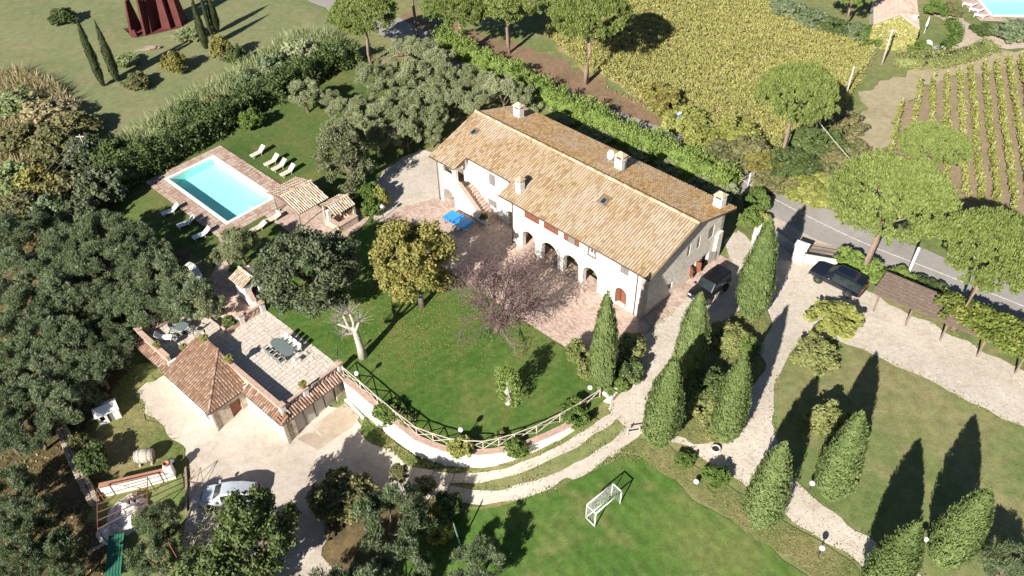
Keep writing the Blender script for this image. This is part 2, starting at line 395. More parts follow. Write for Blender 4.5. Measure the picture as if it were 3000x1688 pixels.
def cotto(name, cols, joint, bw=.3, bh=.15):
    m, nt, b, v = newmat(name)
    br = nt.nodes.new('ShaderNodeTexBrick'); br.inputs['Scale'].default_value = 1.0
    br.inputs['Brick Width'].default_value = bw; br.inputs['Row Height'].default_value = bh; br.inputs['Mortar Size'].default_value = .012
    br.inputs['Color1'].default_value = (0, 0, 0, 1); br.inputs['Color2'].default_value = (1, 1, 1, 1); br.inputs['Mortar'].default_value = (.5, .5, .5, 1)
    mp = nt.nodes.new('ShaderNodeMapping'); mp.inputs['Rotation'].default_value = (0, 0, .78); nt.links.new(v, mp.inputs['Vector']); nt.links.new(mp.outputs[0], br.inputs['Vector'])
    sp = nt.nodes.new('ShaderNodeSeparateColor'); nt.links.new(br.outputs['Color'], sp.inputs[0])
    f = _math(nt, 'ADD', _math(nt, 'MULTIPLY', sp.outputs[0], .4), _math(nt, 'MULTIPLY', _noise(nt, v, .5, 6, .75, .5), .6))
    c = _ramp(nt, f, cols); c = _mix(nt, _math(nt, 'MULTIPLY', br.outputs['Fac'], .6), c, joint)
    nt.links.new(c, b.inputs['Base Color']); b.inputs['Roughness'].default_value = .9; b.inputs['Specular IOR Level'].default_value = .15
    bump(nt, b, br.outputs['Fac'], -.3, .03); return m
MT['cotto'] = cotto('terracotta_paving', [(.25, (.33, .215, .17)), (.5, (.46, .34, .28)), (.75, (.57, .46, .39))], (.4, .33, .28))
MT['stone'] = pieces('paving_stone', [(.1, (.34, .2, .15)), (.45, (.46, .33, .265)), (.7, (.52, .43, .36)), (.95, (.37, .25, .2))], nscale=2.4, dirt=((.26, .16, .11), 1.5, .6))
MT['stone_bed'] = plain('mortar_bed', (.3, .24, .19), .95, .2, 4)
MT['tstone'] = pieces('terrace_stone', [(.1, (.52, .48, .42)), (.45, (.64, .585, .515)), (.7, (.58, .505, .435)), (.95, (.7, .655, .59))], nscale=2.0, dirt=((.32, .22, .15), .55, .5))
MT['terrace_bed'] = plain('terrace_mortar', (.52, .46, .39), .95, .2, 3)
MT['white_stone'] = plain('white_coping', (.72, .69, .64), .6, .06, 3)
MT['render'] = rubble('white_rubble_wall', [(.2, (.6, .545, .47)), (.5, (.7, .66, .6)), (.8, (.76, .73, .68))], (.72, .68, .62), 3.0, .35)
MT['gable_stone'] = rubble('stone_gable', [(.15, (.5, .45, .38)), (.5, (.64, .585, .505)), (.85, (.73, .685, .61))], (.6, .55, .475), 4.5, .5)
MT['annex_stone'] = rubble('annex_stone', [(.15, (.34, .27, .2)), (.5, (.47, .395, .31)), (.85, (.57, .5, .41))], (.44, .37, .29), 4.5, .6)
MT['plaster'] = plain('white_plaster', (.74, .7, .64), .85, .07, 1.2, bmp=.15)
MT['pinkbrick'] = cotto('brick_wall', [(.25, (.36, .2, .15)), (.5, (.46, .3, .23)), (.75, (.52, .39, .31))], (.48, .42, .36), .28, .07)
MT['capbrick'] = plain('brick_coping', (.47, .33, .26), .9, .25, 5, bmp=.3)
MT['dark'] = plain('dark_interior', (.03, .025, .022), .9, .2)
MT['tile'] = pieces('old_roof_tile', [(.05, (.245, .158, .085)), (.3, (.363, .248, .134)), (.5, (.435, .312, .182)), (.75, (.471, .371, .259)), (.97, (.363, .265, .166))], nscale=.35, dirt=((.508, .444, .372), .2, .6), wn=.3)
MT['tile_back'] = pieces('rust_roof_tile', [(.05, (.36, .2, .09)), (.35, (.5, .3, .13)), (.65, (.58, .4, .2)), (.95, (.54, .44, .31))], nscale=.5, dirt=((.5, .46, .41), .22, .55), wn=.35)
MT['tile_red'] = pieces('red_roof_tile', [(.05, (.138, .076, .054)), (.3, (.276, .158, .108)), (.6, (.386, .255, .194)), (.95, (.478, .408, .335))], nscale=1.2, dirt=((.120, .097, .076), 1.6, .7), wn=.25)
MT['tile_buff'] = pieces('buff_roof_tile', [(.05, (.38, .27, .18)), (.4, (.52, .41, .3)), (.7, (.62, .53, .42)), (.95, (.66, .59, .5))], nscale=1.2, dirt=((.25, .19, .14), 1.4, .5), wn=.3)
MT['deck'] = plain('tile_channel', (.17, .1, .06), .95, .35, 3)
MT['deck_front'] = plain('tile_channel_old', (.2, .14, .085), .95, .35, 3)
MT['shutter'] = plain('brown_shutter', (.2, .075, .045), .6, .25, 8)
MT['greyshut'] = plain('grey_shutter', (.2, .185, .172), .6, .12, 8)
MT['wood'] = plain('weathered_wood', (.27, .21, .165), .85, .3, 7, bmp=.3)
MT['palewood'] = plain('pale_wood', (.46, .4, .33), .85, .25, 7, bmp=.3)
MT['brownwood'] = plain('pergola_wood', (.2, .145, .115), .85, .3, 5, bmp=.3)
MT['iron'] = plain('dark_iron', (.035, .035, .035), .5, .3, 9)
MT['rustiron'] = plain('rusty_iron', (.2, .085, .055), .8, .3, 9)
MT['corten'] = plain('rusted_steel', (.1, .028, .024), .85, .3, 1.2)
MT['copper'] = plain('gutter', (.1, .07, .055), .5, .2, 4)
MT['white'] = plain('white_plastic', (.78, .77, .74), .4, .04, 4)
MT['cream'] = plain('cream_lounger', (.6, .55, .43), .5, .06, 5)
MT['greyfab'] = plain('grey_glass_table', (.15, .185, .185), .25, .15, 5, spec=.5)
MT['greychair'] = plain('grey_green_chair', (.17, .2, .195), .5, .15, 6)
MT['blue'] = plain('blue_tarp', (.03, .26, .62), .45, .1, 3)
MT['globe'] = plain('white_globe', (.85, .85, .83), .3, .02)
MT['glass'] = None
_m, _nt2, _b, _v = newmat('dark_glass'); _b.inputs['Base Color'].default_value = (.02, .03, .035, 1); _b.inputs['Roughness'].default_value = .06; _b.inputs['Specular IOR Level'].default_value = .7
_nt2.links.new(_ramp(_nt2, _noise(_nt2, _v, 2), [(.3, (.012, .016, .018)), (.7, (.03, .04, .042))]), _b.inputs['Base Color']); MT['glass'] = _m
def paintm(name, col, rough=.25):
    m, nt, b, v = newmat(name)
    nt.links.new(_ramp(nt, _noise(nt, v, 3, 4), [(.3, tuple(c * .9 for c in col)), (.7, tuple(min(1, c * 1.1) for c in col))]), b.inputs['Base Color'])
    b.inputs['Roughness'].default_value = rough; b.inputs['Coat Weight'].default_value = .6; b.inputs['Coat Roughness'].default_value = .08; return m
MT['car_black'] = paintm('black_car_paint', (.009, .009, .011)); MT['car_blue'] = paintm('dark_blue_car_paint', (.008, .011, .02)); MT['car_silver'] = paintm('silver_car_paint', (.42, .45, .5), .3)
MT['tyre'] = plain('tyre', (.025, .025, .025), .85, .1); MT['rim'] = plain('alloy_rim', (.32, .32, .33), .35, .1, metal=.6); MT['trim'] = plain('black_trim', (.03, .03, .032), .6, .1)
MT['lamp_glass'] = plain('headlight_glass', (.6, .62, .62), .15, .1, spec=.6); MT['lamp_red'] = plain('tail_light', (.35, .03, .025), .25, .1)
MT['bark'] = plain('bark', (.14, .11, .085), .95, .35, 6, bmp=.6); MT['palebark'] = plain('pale_bark', (.42, .375, .32), .9, .25, 5, bmp=.5); MT['pinebark'] = plain('pine_bark', (.25, .175, .135), .95, .3, 5, bmp=.6)
MT['twig'] = plain('grey_twigs', (.32, .28, .24), .9, .3, 5); MT['purpletwig'] = plain('purple_twigs', (.2, .145, .13), .9, .3, 5); MT['tarp'] = plain('plastic_sheet', (.58, .56, .53), .4, .2, 2.5, bmp=.4); MT['greensheet'] = plain('green_corrugated_sheet', (.035, .14, .085), .45, .3, 3)
MT['pot'] = plain('terracotta_pot', (.4, .21, .14), .85, .2, 6); MT['bluesign'] = plain('blue_road_sign', (.12, .25, .5), .4, .1)
MT['basin'] = plain('pool_basin', (.5, .87, .81), .5, .03, 1)
_m, _nt2, _b, _v = newmat('pool_water'); _nt2.nodes.remove(_b)
_tr = _nt2.nodes.new('ShaderNodeBsdfTransparent'); _tr.inputs[0].default_value = (.8, .975, .98, 1)
_gl = _nt2.nodes.new('ShaderNodeBsdfGlossy'); _gl.inputs['Roughness'].default_value = .03
_bp = _nt2.nodes.new('ShaderNodeBump'); _bp.inputs['Strength'].default_value = .3; _bp.inputs['Distance'].default_value = .05
_nt2.links.new(_noise(_nt2, _v, 1.6, 3), _bp.inputs['Height']); _nt2.links.new(_bp.outputs[0], _gl.inputs['Normal']);
_mx = _nt2.nodes.new('ShaderNodeMixShader'); _mx.inputs[0].default_value = .045; _nt2.links.new(_tr.outputs[0], _mx.inputs[1]); _nt2.links.new(_gl.outputs[0], _mx.inputs[2])
_nt2.links.new(_mx.outputs[0], _nt2.nodes['Material Output'].inputs[0]); MT['water'] = _m
# foliage
MT['bay'] = foliage('bay_leaves', [(.1, (.1, .115, .05)), (.4, (.185, .2, .1)), (.65, (.27, .275, .15)), (.9, (.4, .385, .24))], .26)
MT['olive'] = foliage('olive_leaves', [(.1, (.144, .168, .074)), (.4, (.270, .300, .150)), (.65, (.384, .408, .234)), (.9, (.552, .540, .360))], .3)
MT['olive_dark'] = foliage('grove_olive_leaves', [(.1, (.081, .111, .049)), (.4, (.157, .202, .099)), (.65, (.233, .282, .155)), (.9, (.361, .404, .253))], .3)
MT['cypress'] = foliage('cypress_leaves', [(.1, (.075, .112, .035)), (.4, (.141, .192, .061)), (.65, (.210, .267, .099)), (.9, (.301, .331, .147))], .2)
MT['cypress_far'] = foliage('dark_cypress_leaves', [(.1, (.035, .048, .02)), (.45, (.06, .075, .032)), (.9, (.1, .115, .055))], .15)
MT['pine'] = foliage('pine_needles', [(.1, (.108, .145, .036)), (.4, (.185, .238, .062)), (.65, (.257, .310, .090)), (.9, (.343, .373, .131))], .28)
MT['oak'] = foliage('holm_oak_leaves', [(.1, (.050, .066, .033)), (.4, (.088, .112, .057)), (.65, (.143, .171, .090)), (.9, (.231, .248, .143))], .2)
MT['maple'] = foliage('autumn_leaves', [(.1, (.125, .099, .027)), (.35, (.231, .199, .055)), (.55, (.289, .278, .082)), (.75, (.328, .269, .082)), (.95, (.347, .199, .082))], .3)
MT['hedge'] = foliage('hedge_leaves', [(.1, (.093, .142, .032)), (.4, (.185, .265, .059)), (.65, (.265, .345, .093)), (.9, (.394, .426, .160))], .3)
MT['laurel'] = foliage('laurel_leaves', [(.1, (.045, .068, .022)), (.4, (.085, .12, .038)), (.65, (.135, .175, .06)), (.9, (.22, .255, .11))], .24)
MT['reed'] = foliage('reed_leaves', [(.1, (.148, .193, .074)), (.4, (.247, .305, .128)), (.65, (.346, .386, .188)), (.9, (.454, .450, .267))], .35, nscale=.25)
MT['dryreed'] = foliage('dry_reed', [(.1, (.253, .218, .103)), (.4, (.368, .322, .172)), (.65, (.460, .391, .230)), (.9, (.391, .380, .207))], .35, nscale=.25)
MT['bramble'] = foliage('bramble', [(.1, (.075, .09, .035)), (.4, (.145, .155, .065)), (.65, (.23, .215, .095)), (.9, (.34, .27, .14))], .28, nscale=.4)
MT['yellowvine'] = foliage('yellow_vine_leaves', [(.1, (.23, .2, .07)), (.3, (.34, .335, .11)), (.55, (.42, .405, .145)), (.75, (.47, .43, .18)), (.95, (.5, .4, .21))], .35, nscale=.1)
MT['vine'] = foliage('vine_leaves', [(.1, (.17, .18, .045)), (.4, (.29, .31, .08)), (.65, (.37, .38, .115)), (.9, (.43, .39, .16))], .32)
MT['wisteria'] = foliage('climber_leaves', [(.1, (.08, .11, .024)), (.35, (.16, .205, .042)), (.6, (.26, .285, .065)), (.8, (.44, .4, .08)), (.95, (.46, .28, .09))], .3, nscale=.35)
MT['shrub'] = foliage('shrub_leaves', [(.1, (.110, .138, .042)), (.4, (.209, .237, .075)), (.65, (.292, .308, .116)), (.9, (.396, .380, .176))], .28)
MT['green'] = foliage('green_leaves', [(.1, (.06, .105, .022)), (.4, (.12, .185, .04)), (.65, (.18, .245, .062)), (.9, (.27, .31, .11))], .3)
MT['purple'] = foliage('purple_leaves', [(.1, (.101, .058, .060)), (.45, (.155, .092, .091)), (.9, (.240, .160, .150))], .2)
MT['tuft'] = foliage('grass_blades', [(.1, (.135, .176, .051)), (.4, (.230, .257, .088)), (.65, (.365, .331, .142)), (.9, (.513, .425, .223))], .35, nscale=.3)

# ---------------------------------------------------------------- vegetation
def unit(a): return a / np.maximum(np.linalg.norm(a, axis=-1, keepdims=True), 1e-9)
def leafmesh(name, C, D, N, L, W, rnd, mat, core=None):
    n = len(C); S = unit(np.cross(D, N)); L = np.broadcast_to(np.asarray(L, float), (n,))[:, None]; W = np.broadcast_to(np.asarray(W, float), (n,))[:, None]
    V = np.empty((n, 4, 3)); V[:, 0] = C - D * L / 2; V[:, 1] = C + S * W / 2 - D * L * .08; V[:, 2] = C + D * L / 2; V[:, 3] = C - S * W / 2 - D * L * .08
    V = V.reshape(-1, 3); lo = np.arange(4 * n, dtype=np.int32); ls = np.arange(n, dtype=np.int32) * 4; r = np.asarray(rnd, float)
    if core is not None:                                       # closed inner body of the same leaves
        cv, cf = core; k = len(V); V = np.vstack([V, cv]); ls = np.r_[ls, len(lo) + 4 * np.arange(len(cf))].astype(np.int32)
        lo = np.r_[lo, (np.array(cf) + k).ravel()].astype(np.int32); r = np.r_[r, np.zeros(len(cf))]
    me = bpy.data.meshes.new(name); me.vertices.add(len(V)); me.vertices.foreach_set('co', V.astype(np.float32).ravel())
    me.loops.add(len(lo)); me.loops.foreach_set('vertex_index', lo); me.polygons.add(len(ls)); me.polygons.foreach_set('loop_start', ls)
    a = me.attributes.new('rnd', 'FLOAT', 'FACE'); a.data.foreach_set('value', r.astype(np.float32))
    me.update(calc_edges=True); me.validate(); me.materials.append(mat); return me
def randdir(rng, n): return unit(rng.normal(size=(n, 3)))
def clumped(rng, cen, rad3, per, L, W, mode='spray', out=.7, up=.3, rnd=.6, inner=.35):
    k = len(cen); idx = np.repeat(np.arange(k), per); n = len(idx)
    d = randdir(rng, n); rad3 = np.broadcast_to(np.asarray(rad3, float), (k, 3)) if np.ndim(rad3) != 1 or len(np.atleast_1d(rad3)) == 3 else np.repeat(np.asarray(rad3)[:, None], 3, 1)
    C = cen[idx] + d * rad3[idx] * (inner + (1 - inner) * rng.random(n)[:, None] ** .6)
    if mode == 'spray':
        D = unit(d * out + np.array([0, 0, up]) + rng.normal(size=(n, 3)) * rnd); N = randdir(rng, n)
    else:                                                      # broad leaves face the light
        N = unit(d * out + np.array([0, 0, up]) + rng.normal(size=(n, 3)) * rnd); D = unit(np.cross(N, randdir(rng, n)))
    r = np.clip(rng.random(k)[idx] * .6 + rng.random(n) * .4, 0, 1)
    return C, D, N, L * rng.uniform(.7, 1.3, n), W * rng.uniform(.7, 1.3, n), r
def blob(rng, n, R, zc, shell=.55, lobes=9, amp=.22, zmin=-.75):
    d = randdir(rng, n * 2); d = d[d[:, 2] > zmin][:n]; lb = randdir(rng, lobes); w = rng.uniform(-.6, 1, lobes)
    f = 1 + amp * (np.maximum(0, d @ lb.T) ** 3 @ w)
    r = (shell + (1 - shell) * rng.random(len(d)) ** .5) * f
    return d * r[:, None] * np.array(R) + np.array([0, 0, zc])
def crown_blob(name, seed, R, zc, ncl, rc, per, L, W, mat, mode='leaf', shell=.6, amp=.25, out=.9, up=.45, rnd=.7, zmin=-.7):
    rng = np.random.default_rng(seed); c = blob(rng, ncl, R, zc, shell, amp=amp, zmin=zmin)
    rr = rc * rng.uniform(.7, 1.3, len(c)); return leafmesh(name, *clumped(rng, c, np.stack([rr, rr, rr * .85], 1), per, L, W, mode, out, up, rnd), mat)
def crown_multi(name, seed, R, zc, nsub, rs, ncl, rc, per, L, W, mat, mode='leaf', out=.9, up=.45, rnd=.7, zmin=-.5, shell=.62):
    """a crown of several boughs: sub-crowns over an ellipsoid, each a group of leaf clumps"""
    rng = np.random.default_rng(seed); sub = blob(rng, nsub, R, zc, shell, amp=.2, zmin=zmin); cen = []; tone = []
    for c in sub:
        r = rs * rng.uniform(.7, 1.3); d = randdir(rng, ncl); d[:, 2] = d[:, 2] * .8 + .15
        cen.append(c + d * r * (.5 + .5 * rng.random(ncl)[:, None])); tone += [rng.random()] * ncl
    cen = np.vstack(cen); rr = rc * rng.uniform(.65, 1.35, len(cen))
    C, D, N, l, w, q = clumped(rng, cen, np.stack([rr, rr, rr * .85], 1), per, L, W, mode, out, up, rnd)
    q = np.clip(q * .65 + np.repeat(tone, per) * .35, 0, 1)
    return leafmesh(name, C, D, N, l, w, q, mat)
def cyp_r(t): return np.where(t < .22, (np.clip(t, .004, 1) / .22) ** .38, 1) * np.where(t > .22, np.clip(1 - ((t - .22) / .78) ** 1.9, 0, 1) ** .9, 1)
def crown_cypress(name, seed, h, R, ncl, per, mat, L=.26, W=.085, ragged=.05):
    rng = np.random.default_rng(seed); t = rng.random(ncl * 4); t = t[rng.random(ncl * 4) < cyp_r(t) + .08][:ncl]; a = rng.random(len(t)) * 2 * PI; p1, p2 = rng.random(2) * 6
    bul = lambda a, t: 1 + .09 * np.sin(a * 2 + 5 * t + p1) + .06 * np.sin(a * 3 - 9 * t + p2)
    r = R * cyp_r(t) * .88 * (bul(a, t) + rng.normal(0, ragged, len(t))); c = np.stack([r * np.cos(a), r * np.sin(a), .2 + t * (h - .45)], 1)
    s = rng.uniform(.6, 1.3, len(t)) * (.45 + .55 * cyp_r(t)); k = R / 1.15
    C, D, N, l, w, q = clumped(rng, c, np.stack([.17 * s * k, .17 * s * k, .38 * s], 1), per, L, W, 'spray', .3, 1.4, .22)
    rim = unit(np.stack([C[:, 0], C[:, 1], np.full(len(C), .15)], 1)); N = unit(rim + rng.normal(size=C.shape) * .35)
    m, s2 = 22, 14; cv = []; cf = []
    for i in range(m + 1):
        tt = .005 + i / m * .95
        for j in range(s2):
            aa = 2 * PI * j / s2; rr = R * float(cyp_r(np.array([tt]))[0]) * .8 * float(bul(aa, tt)) * rng.uniform(.93, 1.05); cv.append((rr * math.cos(aa), rr * math.sin(aa), .15 + tt * (h - .4)))
    for i in range(m):
        for j in range(s2): cf.append((i * s2 + j, i * s2 + (j + 1) % s2, (i + 1) * s2 + (j + 1) % s2, (i + 1) * s2 + j))
    return leafmesh(name, C, D, N, l, w, q, mat, (np.array(cv), cf))
def crown_pine(name, seed, R, zc, H, ncl, per, mat, L=.3, W=.1):
    rng = np.random.default_rng(seed); rho = np.sqrt(rng.random(ncl)); a = rng.random(ncl) * 2 * PI
    ph = rng.random(3) * 6
    edge = 1 + .05 * np.sin(3 * a + ph[0]) + .05 * np.sin(5 * a + ph[1]) + .03 * np.sin(9 * a + ph[2])
    x, y = R * rho * edge * np.cos(a), R * rho * edge * np.sin(a)
    dome = np.sqrt(np.clip(1 - rho ** 2, 0, 1))
    z = zc + H * dome * (1 + .09 * np.sin(1.3 * x + ph[0]) * np.cos(1.1 * y + ph[1])) + rng.normal(0, .1, ncl)
    low = rng.random(ncl) < .16; z = np.where(low, zc - H * .12 * dome + rng.normal(0, .2, ncl), z)
    k = R / 4.5; pc = np.stack([x, y, z], 1); pn = 7; pd = randdir(rng, ncl * pn); pd[:, 2] = np.abs(pd[:, 2]) * .8 - .1
    pr = np.repeat(rng.uniform(.42, .85, ncl) * k, pn)[:, None]; cen = np.repeat(pc, pn, 0) + pd * pr * np.array([1, 1, .75]) * rng.uniform(.55, 1, (ncl * pn, 1)); tone = np.repeat(rng.random(ncl), pn)
    C, D, N, l, w, q = clumped(rng, cen, np.full((len(cen), 3), .25 * k), per, L, W, 'spray', .6, .8, .35, .4); q = np.clip(q * .7 + np.repeat(tone, per) * .3, 0, 1)
    return leafmesh(name, C, D, N, l, w, q, mat)
def limbs(mb, rng, base, top, r0, r1, n, spread, zlo, zhi, reach, n_side=6):
    base, top = np.array(base, float), np.array(top, float); k = 5
    pts = [base + (top - base) * i / (k - 1) + (rng.normal(0, .05, 3) * (0 < i < k - 1)) for i in range(k)]
    mb.tube(pts, [r0 * 1.25] + [r0 + (r1 - r0) * i / (k - 1) for i in range(1, k)], n_side + 2)
    for i in range(n):
        a = 2 * PI * i / n + rng.uniform(-.4, .4); t = rng.uniform(zlo, zhi); s = base + (top - base) * t
        e = s + np.array([math.cos(a) * spread * rng.uniform(.6, 1), math.sin(a) * spread * rng.uniform(.6, 1), reach * rng.uniform(.6, 1.1)])
        m = (s + e) / 2 + np.array([0, 0, -.1 * spread]); r = r0 * .45
        mb.tube([s, m, e], [r, r * .7, r * .3], n_side)
def plant(name, label, cat, loc, crown, trunk, sc=(1, 1, 1), rz=0.0, group=None, cname='crown', tname='trunk', lean=(0, 0)):
    o = thing(name, loc, rz, label, cat, group); o.scale = tuple(float(a) for a in sc)
    o.rotation_euler = (lean[0], lean[1], rz)
    if trunk is not None: link(tname, trunk, o)
    link(cname, crown, o); return o
def trunkmesh(name, mat, *a, seed=1, **k):
    mb = MB(); limbs(mb, np.random.default_rng(seed), *a, **k); me = mb.mesh(name); me.materials.append(mat)
    me.polygons.foreach_set('use_smooth', [True] * len(me.polygons)); return me
def hedge_mesh(name, pts, w, h, mat, seed, per_m=9, rc=.42, per=34, L=.24, W=.13, zf=None, mode='leaf', up=.5):
    """a run of hedge: pts in world xy, clumps over its sides and top"""
    rng = np.random.default_rng(seed); pts = [np.array(p[:2], float) for p in pts]; cen = []; cf = []; cv = []
    o = pts[0]
    for i in range(len(pts) - 1):
        a, b = pts[i], pts[i + 1]; Ls = np.linalg.norm(b - a); d = (b - a) / Ls; n = np.array([-d[1], d[0]]); k = int(Ls * per_m * (w + 2 * h) / 3) + 1
        s = rng.random(k) * Ls; q = rng.random(k) * (w + 1.7 * h)
        off = np.where(q < w, q - w / 2, np.where(q < w + .85 * h, -w / 2, w / 2)); z = np.where(q < w, h, h * rng.uniform(.12, 1, k))
        g_ = s + np.linalg.norm(a - o); wob = 1 + .1 * np.sin(g_ * .55) + .1 * np.sin(g_ * 1.37 + 1) + .08 * np.sin(g_ * 3.1) + rng.normal(0, .06, k)
        xy = a + d * s[:, None] + n * (off * wob)[:, None]; base = T(xy[:, 0], xy[:, 1]) if zf is None else np.full(k, zf)
        cen.append(np.stack([xy[:, 0], xy[:, 1], base + (z - rc * .6) * wob], 1))
        m = len(cv)
        for e in (a, b):
            zb = T1(*e) if zf is None else zf
            for sx, zz in ((-1, -.1), (-1, h * .8), (1, h * .8), (1, -.1)): cv.append((*(e + n * sx * w * .36), zb + zz))
        cf += [(m, m + 1, m + 5, m + 4), (m + 1, m + 2, m + 6, m + 5), (m + 2, m + 3, m + 7, m + 6)]
    cen = np.vstack(cen); rr = rc * rng.uniform(.7, 1.3, len(cen))
    z0 = T1(*o) if zf is None else zf; sh = np.array([o[0], o[1], z0])
    me = leafmesh(name, *clumped(rng, cen - sh, np.stack([rr, rr, rr], 1), per, L, W, mode, .8, up, .6), mat, (np.array(cv) - sh, cf)); return me, sh
def hedge(name, label, pts, w, h, mat, seed, cat='hedge', group=None, **k):
    me, sh = hedge_mesh(name, pts, w, h, mat, seed, **k); o = link(name, me); o.location = tuple(float(a) for a in sh); return tag(o, label, cat, group)
def stuff(o, label, cat): return tag(o, label, cat, kind='stuff')
def blades(name, poly, n, h, w, mat, seed, lean=.35, clump=0.0, holes=()):
    rng = np.random.default_rng(seed); bb = np.array([p[:2] for p in poly]); P = rng.uniform(bb.min(0), bb.max(0), (int(n * 3), 2)); P = P[pip(P, poly)][:n]
    for hp in holes: P = P[~pip(P, hp)]
    if clump: P = P + 0; g = np.sin(P[:, 0] * clump) * np.cos(P[:, 1] * clump * 1.1 + 1); P = P[g + rng.normal(0, .5, len(P)) > -.2]
    k = len(P); hh = h * rng.uniform(.6, 1.25, k); z = T(P[:, 0], P[:, 1]); D = unit(np.stack([rng.normal(0, lean, k), rng.normal(0, lean, k), np.ones(k)], 1))
    C = np.stack([P[:, 0], P[:, 1], z], 1) + D * (hh / 2)[:, None]
    return leafmesh(name, C, D, randdir(rng, k), hh, w * rng.uniform(.7, 1.3, k), rng.random(k), mat)

# ================================================================ THE SETTING: ground, lawns, drives, road
LAWN_PX = [(788,911),(979,1062),(1011,1110),(1110,1195),(1218,1283),(1303,1316),(1400,1326),(1500,1312),(1600,1276),(1680,1236),(1740,1195),(1800,1150),(1820,1100),(1690,1040),(1500,918),(1380,838),(1200,720),(1120,650),(1050,655),(1000,690),(900,700),(830,760),(770,850)]
LAWN = [G(a, b, .06)[:2] for a, b in LAWN_PX]
COURT = [G(a, b, .06)[:2] for a, b in [(1105,650),(1180,605),(1290,580),(1340,560),(1500,650),(1880,910),(1864,985),(1800,1060),(1690,1040),(1500,918),(1380,838),(1200,720),(1120,650)]]
DRIVE_PX = [(2258,690),(2345,738),(2440,775),(2480,810),(2560,865),(2620,900),(2760,965),(2880,1030),(3080,1125),(3080,1290),(2860,1190),(2720,1112),(2600,1062),(2510,1015),(2420,990),(2337,1012),(2308,1050),(2282,1090),(2267,1146),(2262,1218),(2275,1300),(2318,1405),(2409,1479),(2539,1577),(2760,1730),(2640,1740),(2477,1622),(2368,1557),(2277,1495),(2188,1427),(2120,1385),(2060,1345),(2000,1300),(1940,1290),(1870,1275),(1815,1235),(1775,1190),(1805,1125),(1835,1085),(1858,1035),(1888,978),(2142,768),(2118,725),(2155,668),(2200,700)]
PE = np.array([math.cos(-.757), math.sin(-.757)]); PG = np.array([-math.sin(-.757), math.cos(-.757)]); PO = np.array([-32.94, 76.96])
def pool_xy(u, v): return PO + PE * u - PG * v                  # pool frame: u along its length, v across
DECK = [pool_xy(*q) for q in ((-1.2, -1.7), (13.6, -1.7), (13.6, 7.7), (-1.2, 7.7))]
POOLQ = [pool_xy(*q) for q in ((0, 0), (11.87, 0), (11.87, 5.95), (0, 5.95))]
AK = np.array([-18.14, 39.24]); AT = rad(47.5); AX = np.array([math.cos(AT), math.sin(AT)]); AY = np.array([-math.sin(AT), math.cos(AT)])
def ann(x, y): return AK + AX * x + AY * y                      # frame of the terrace building
ANNEX = [ann(*q) for q in ((.3, .35), (6.9, .35), (6.9, 11.6), (3.1, 11.6), (3.1, 17), (-2.4, 17), (-2.4, 12.2), (-2.7, 12.2), (-2.7, 5.7), (.3, 5.7))]
HO = np.array([-7.84, 68.03]); HY = -.783; HE = np.array([math.cos(HY), math.sin(HY)]); HG = np.array([-math.sin(HY), math.cos(HY)])
def hxy(x, y): return HO + HE * x + HG * y                      # frame of the farmhouse
HOUSE = [hxy(*q) for q in ((.7, .4), (26.4, .4), (26.4, 12.2), (.7, 12.2))]

def graded(lo, hi, step, far):
    a = list(np.arange(lo, hi + .01, step)); s = step; x = hi
    while x < far: s *= 1.5; x += s; a.append(x)
    s = step; x = lo; pre = []
    while x > -far: s *= 1.5; x -= s; pre.append(x)
    return np.array(pre[::-1] + a)
gx = graded(-92, 92, 1.0, 2500); gy = graded(14, 140, 1.0, 2500)
X, Y = np.meshgrid(gx, gy); Z = np.where((np.abs(X) < 400) & (np.abs(Y) < 500), T(X.ravel(), Y.ravel()).reshape(X.shape), -.5)
XY = np.stack([X.ravel(), Y.ravel()], 1); Zf = Z.ravel().copy()
for poly in (LAWN, COURT, HOUSE): Zf[pip(XY, poly)] = np.minimum(Zf[pip(XY, poly)], 0) - .2
for poly in (ANNEX,): Zf[pip(XY, poly)] = np.minimum(Zf[pip(XY, poly)], -2.5) - .5
mpool = pip(XY, [pool_xy(*q) for q in ((-1, -1), (12.9, -1), (12.9, 6.9), (-1, 6.9))]); Zf[mpool] = -2.2
mfar = pip(XY, [G(a, b, 0)[:2] for a, b in ((2830,-40),(2900,52),(3110,56),(3110,-40))]); Zf[mfar] = -2.0
nx, ny = len(gx), len(gy); ii = np.arange(nx * ny).reshape(ny, nx)
F = np.stack([ii[:-1, :-1].ravel(), ii[:-1, 1:].ravel(), ii[1:, 1:].ravel(), ii[1:, :-1].ravel()], 1)
me = bpy.data.meshes.new('ground'); me.from_pydata(np.stack([XY[:, 0], XY[:, 1], Zf], 1).tolist(), [], F.tolist()); me.update()
struct(link('ground', me, None, MT['meadow'], True))

sheet('field', PX([(-300, -60), (860, -60), (960, 20), (1000, 80), (900, 160), (760, 250), (600, 340), (450, 430), (330, 500), (230, 440), (100, 380), (-300, 300)]), MT['field'], .05, .2, grid=3)
sheet('garden_lawn', LAWN, MT['lawn'], flat=.06, jit=.03, step=.5)
sheet('courtyard', COURT, MT['cotto'], flat=.085, step=1)
sheet('gable_paving', [G(a, b, 0)[:2] for a, b in [(1868,935),(2110,748),(2146,766),(1888,982),(1862,985)]], MT['cotto'], .085, step=1)
sheet('pool_lawn', PX([(330,600),(480,470),(640,400),(820,300),(960,210),(1010,175),(1170,180),(1240,260),(1320,330),(1290,400),(1240,440),(1130,480),(1080,560),(1090,650),(1000,690),(900,700),(830,760),(700,800),(650,790),(560,740),(450,690),(380,660)]), MT['pool_lawn'], .045, .1, holes=[[pool_xy(*q) for q in ((-.6, -.6), (12.4, -.6), (12.4, 6.5), (-.6, 6.5))]])
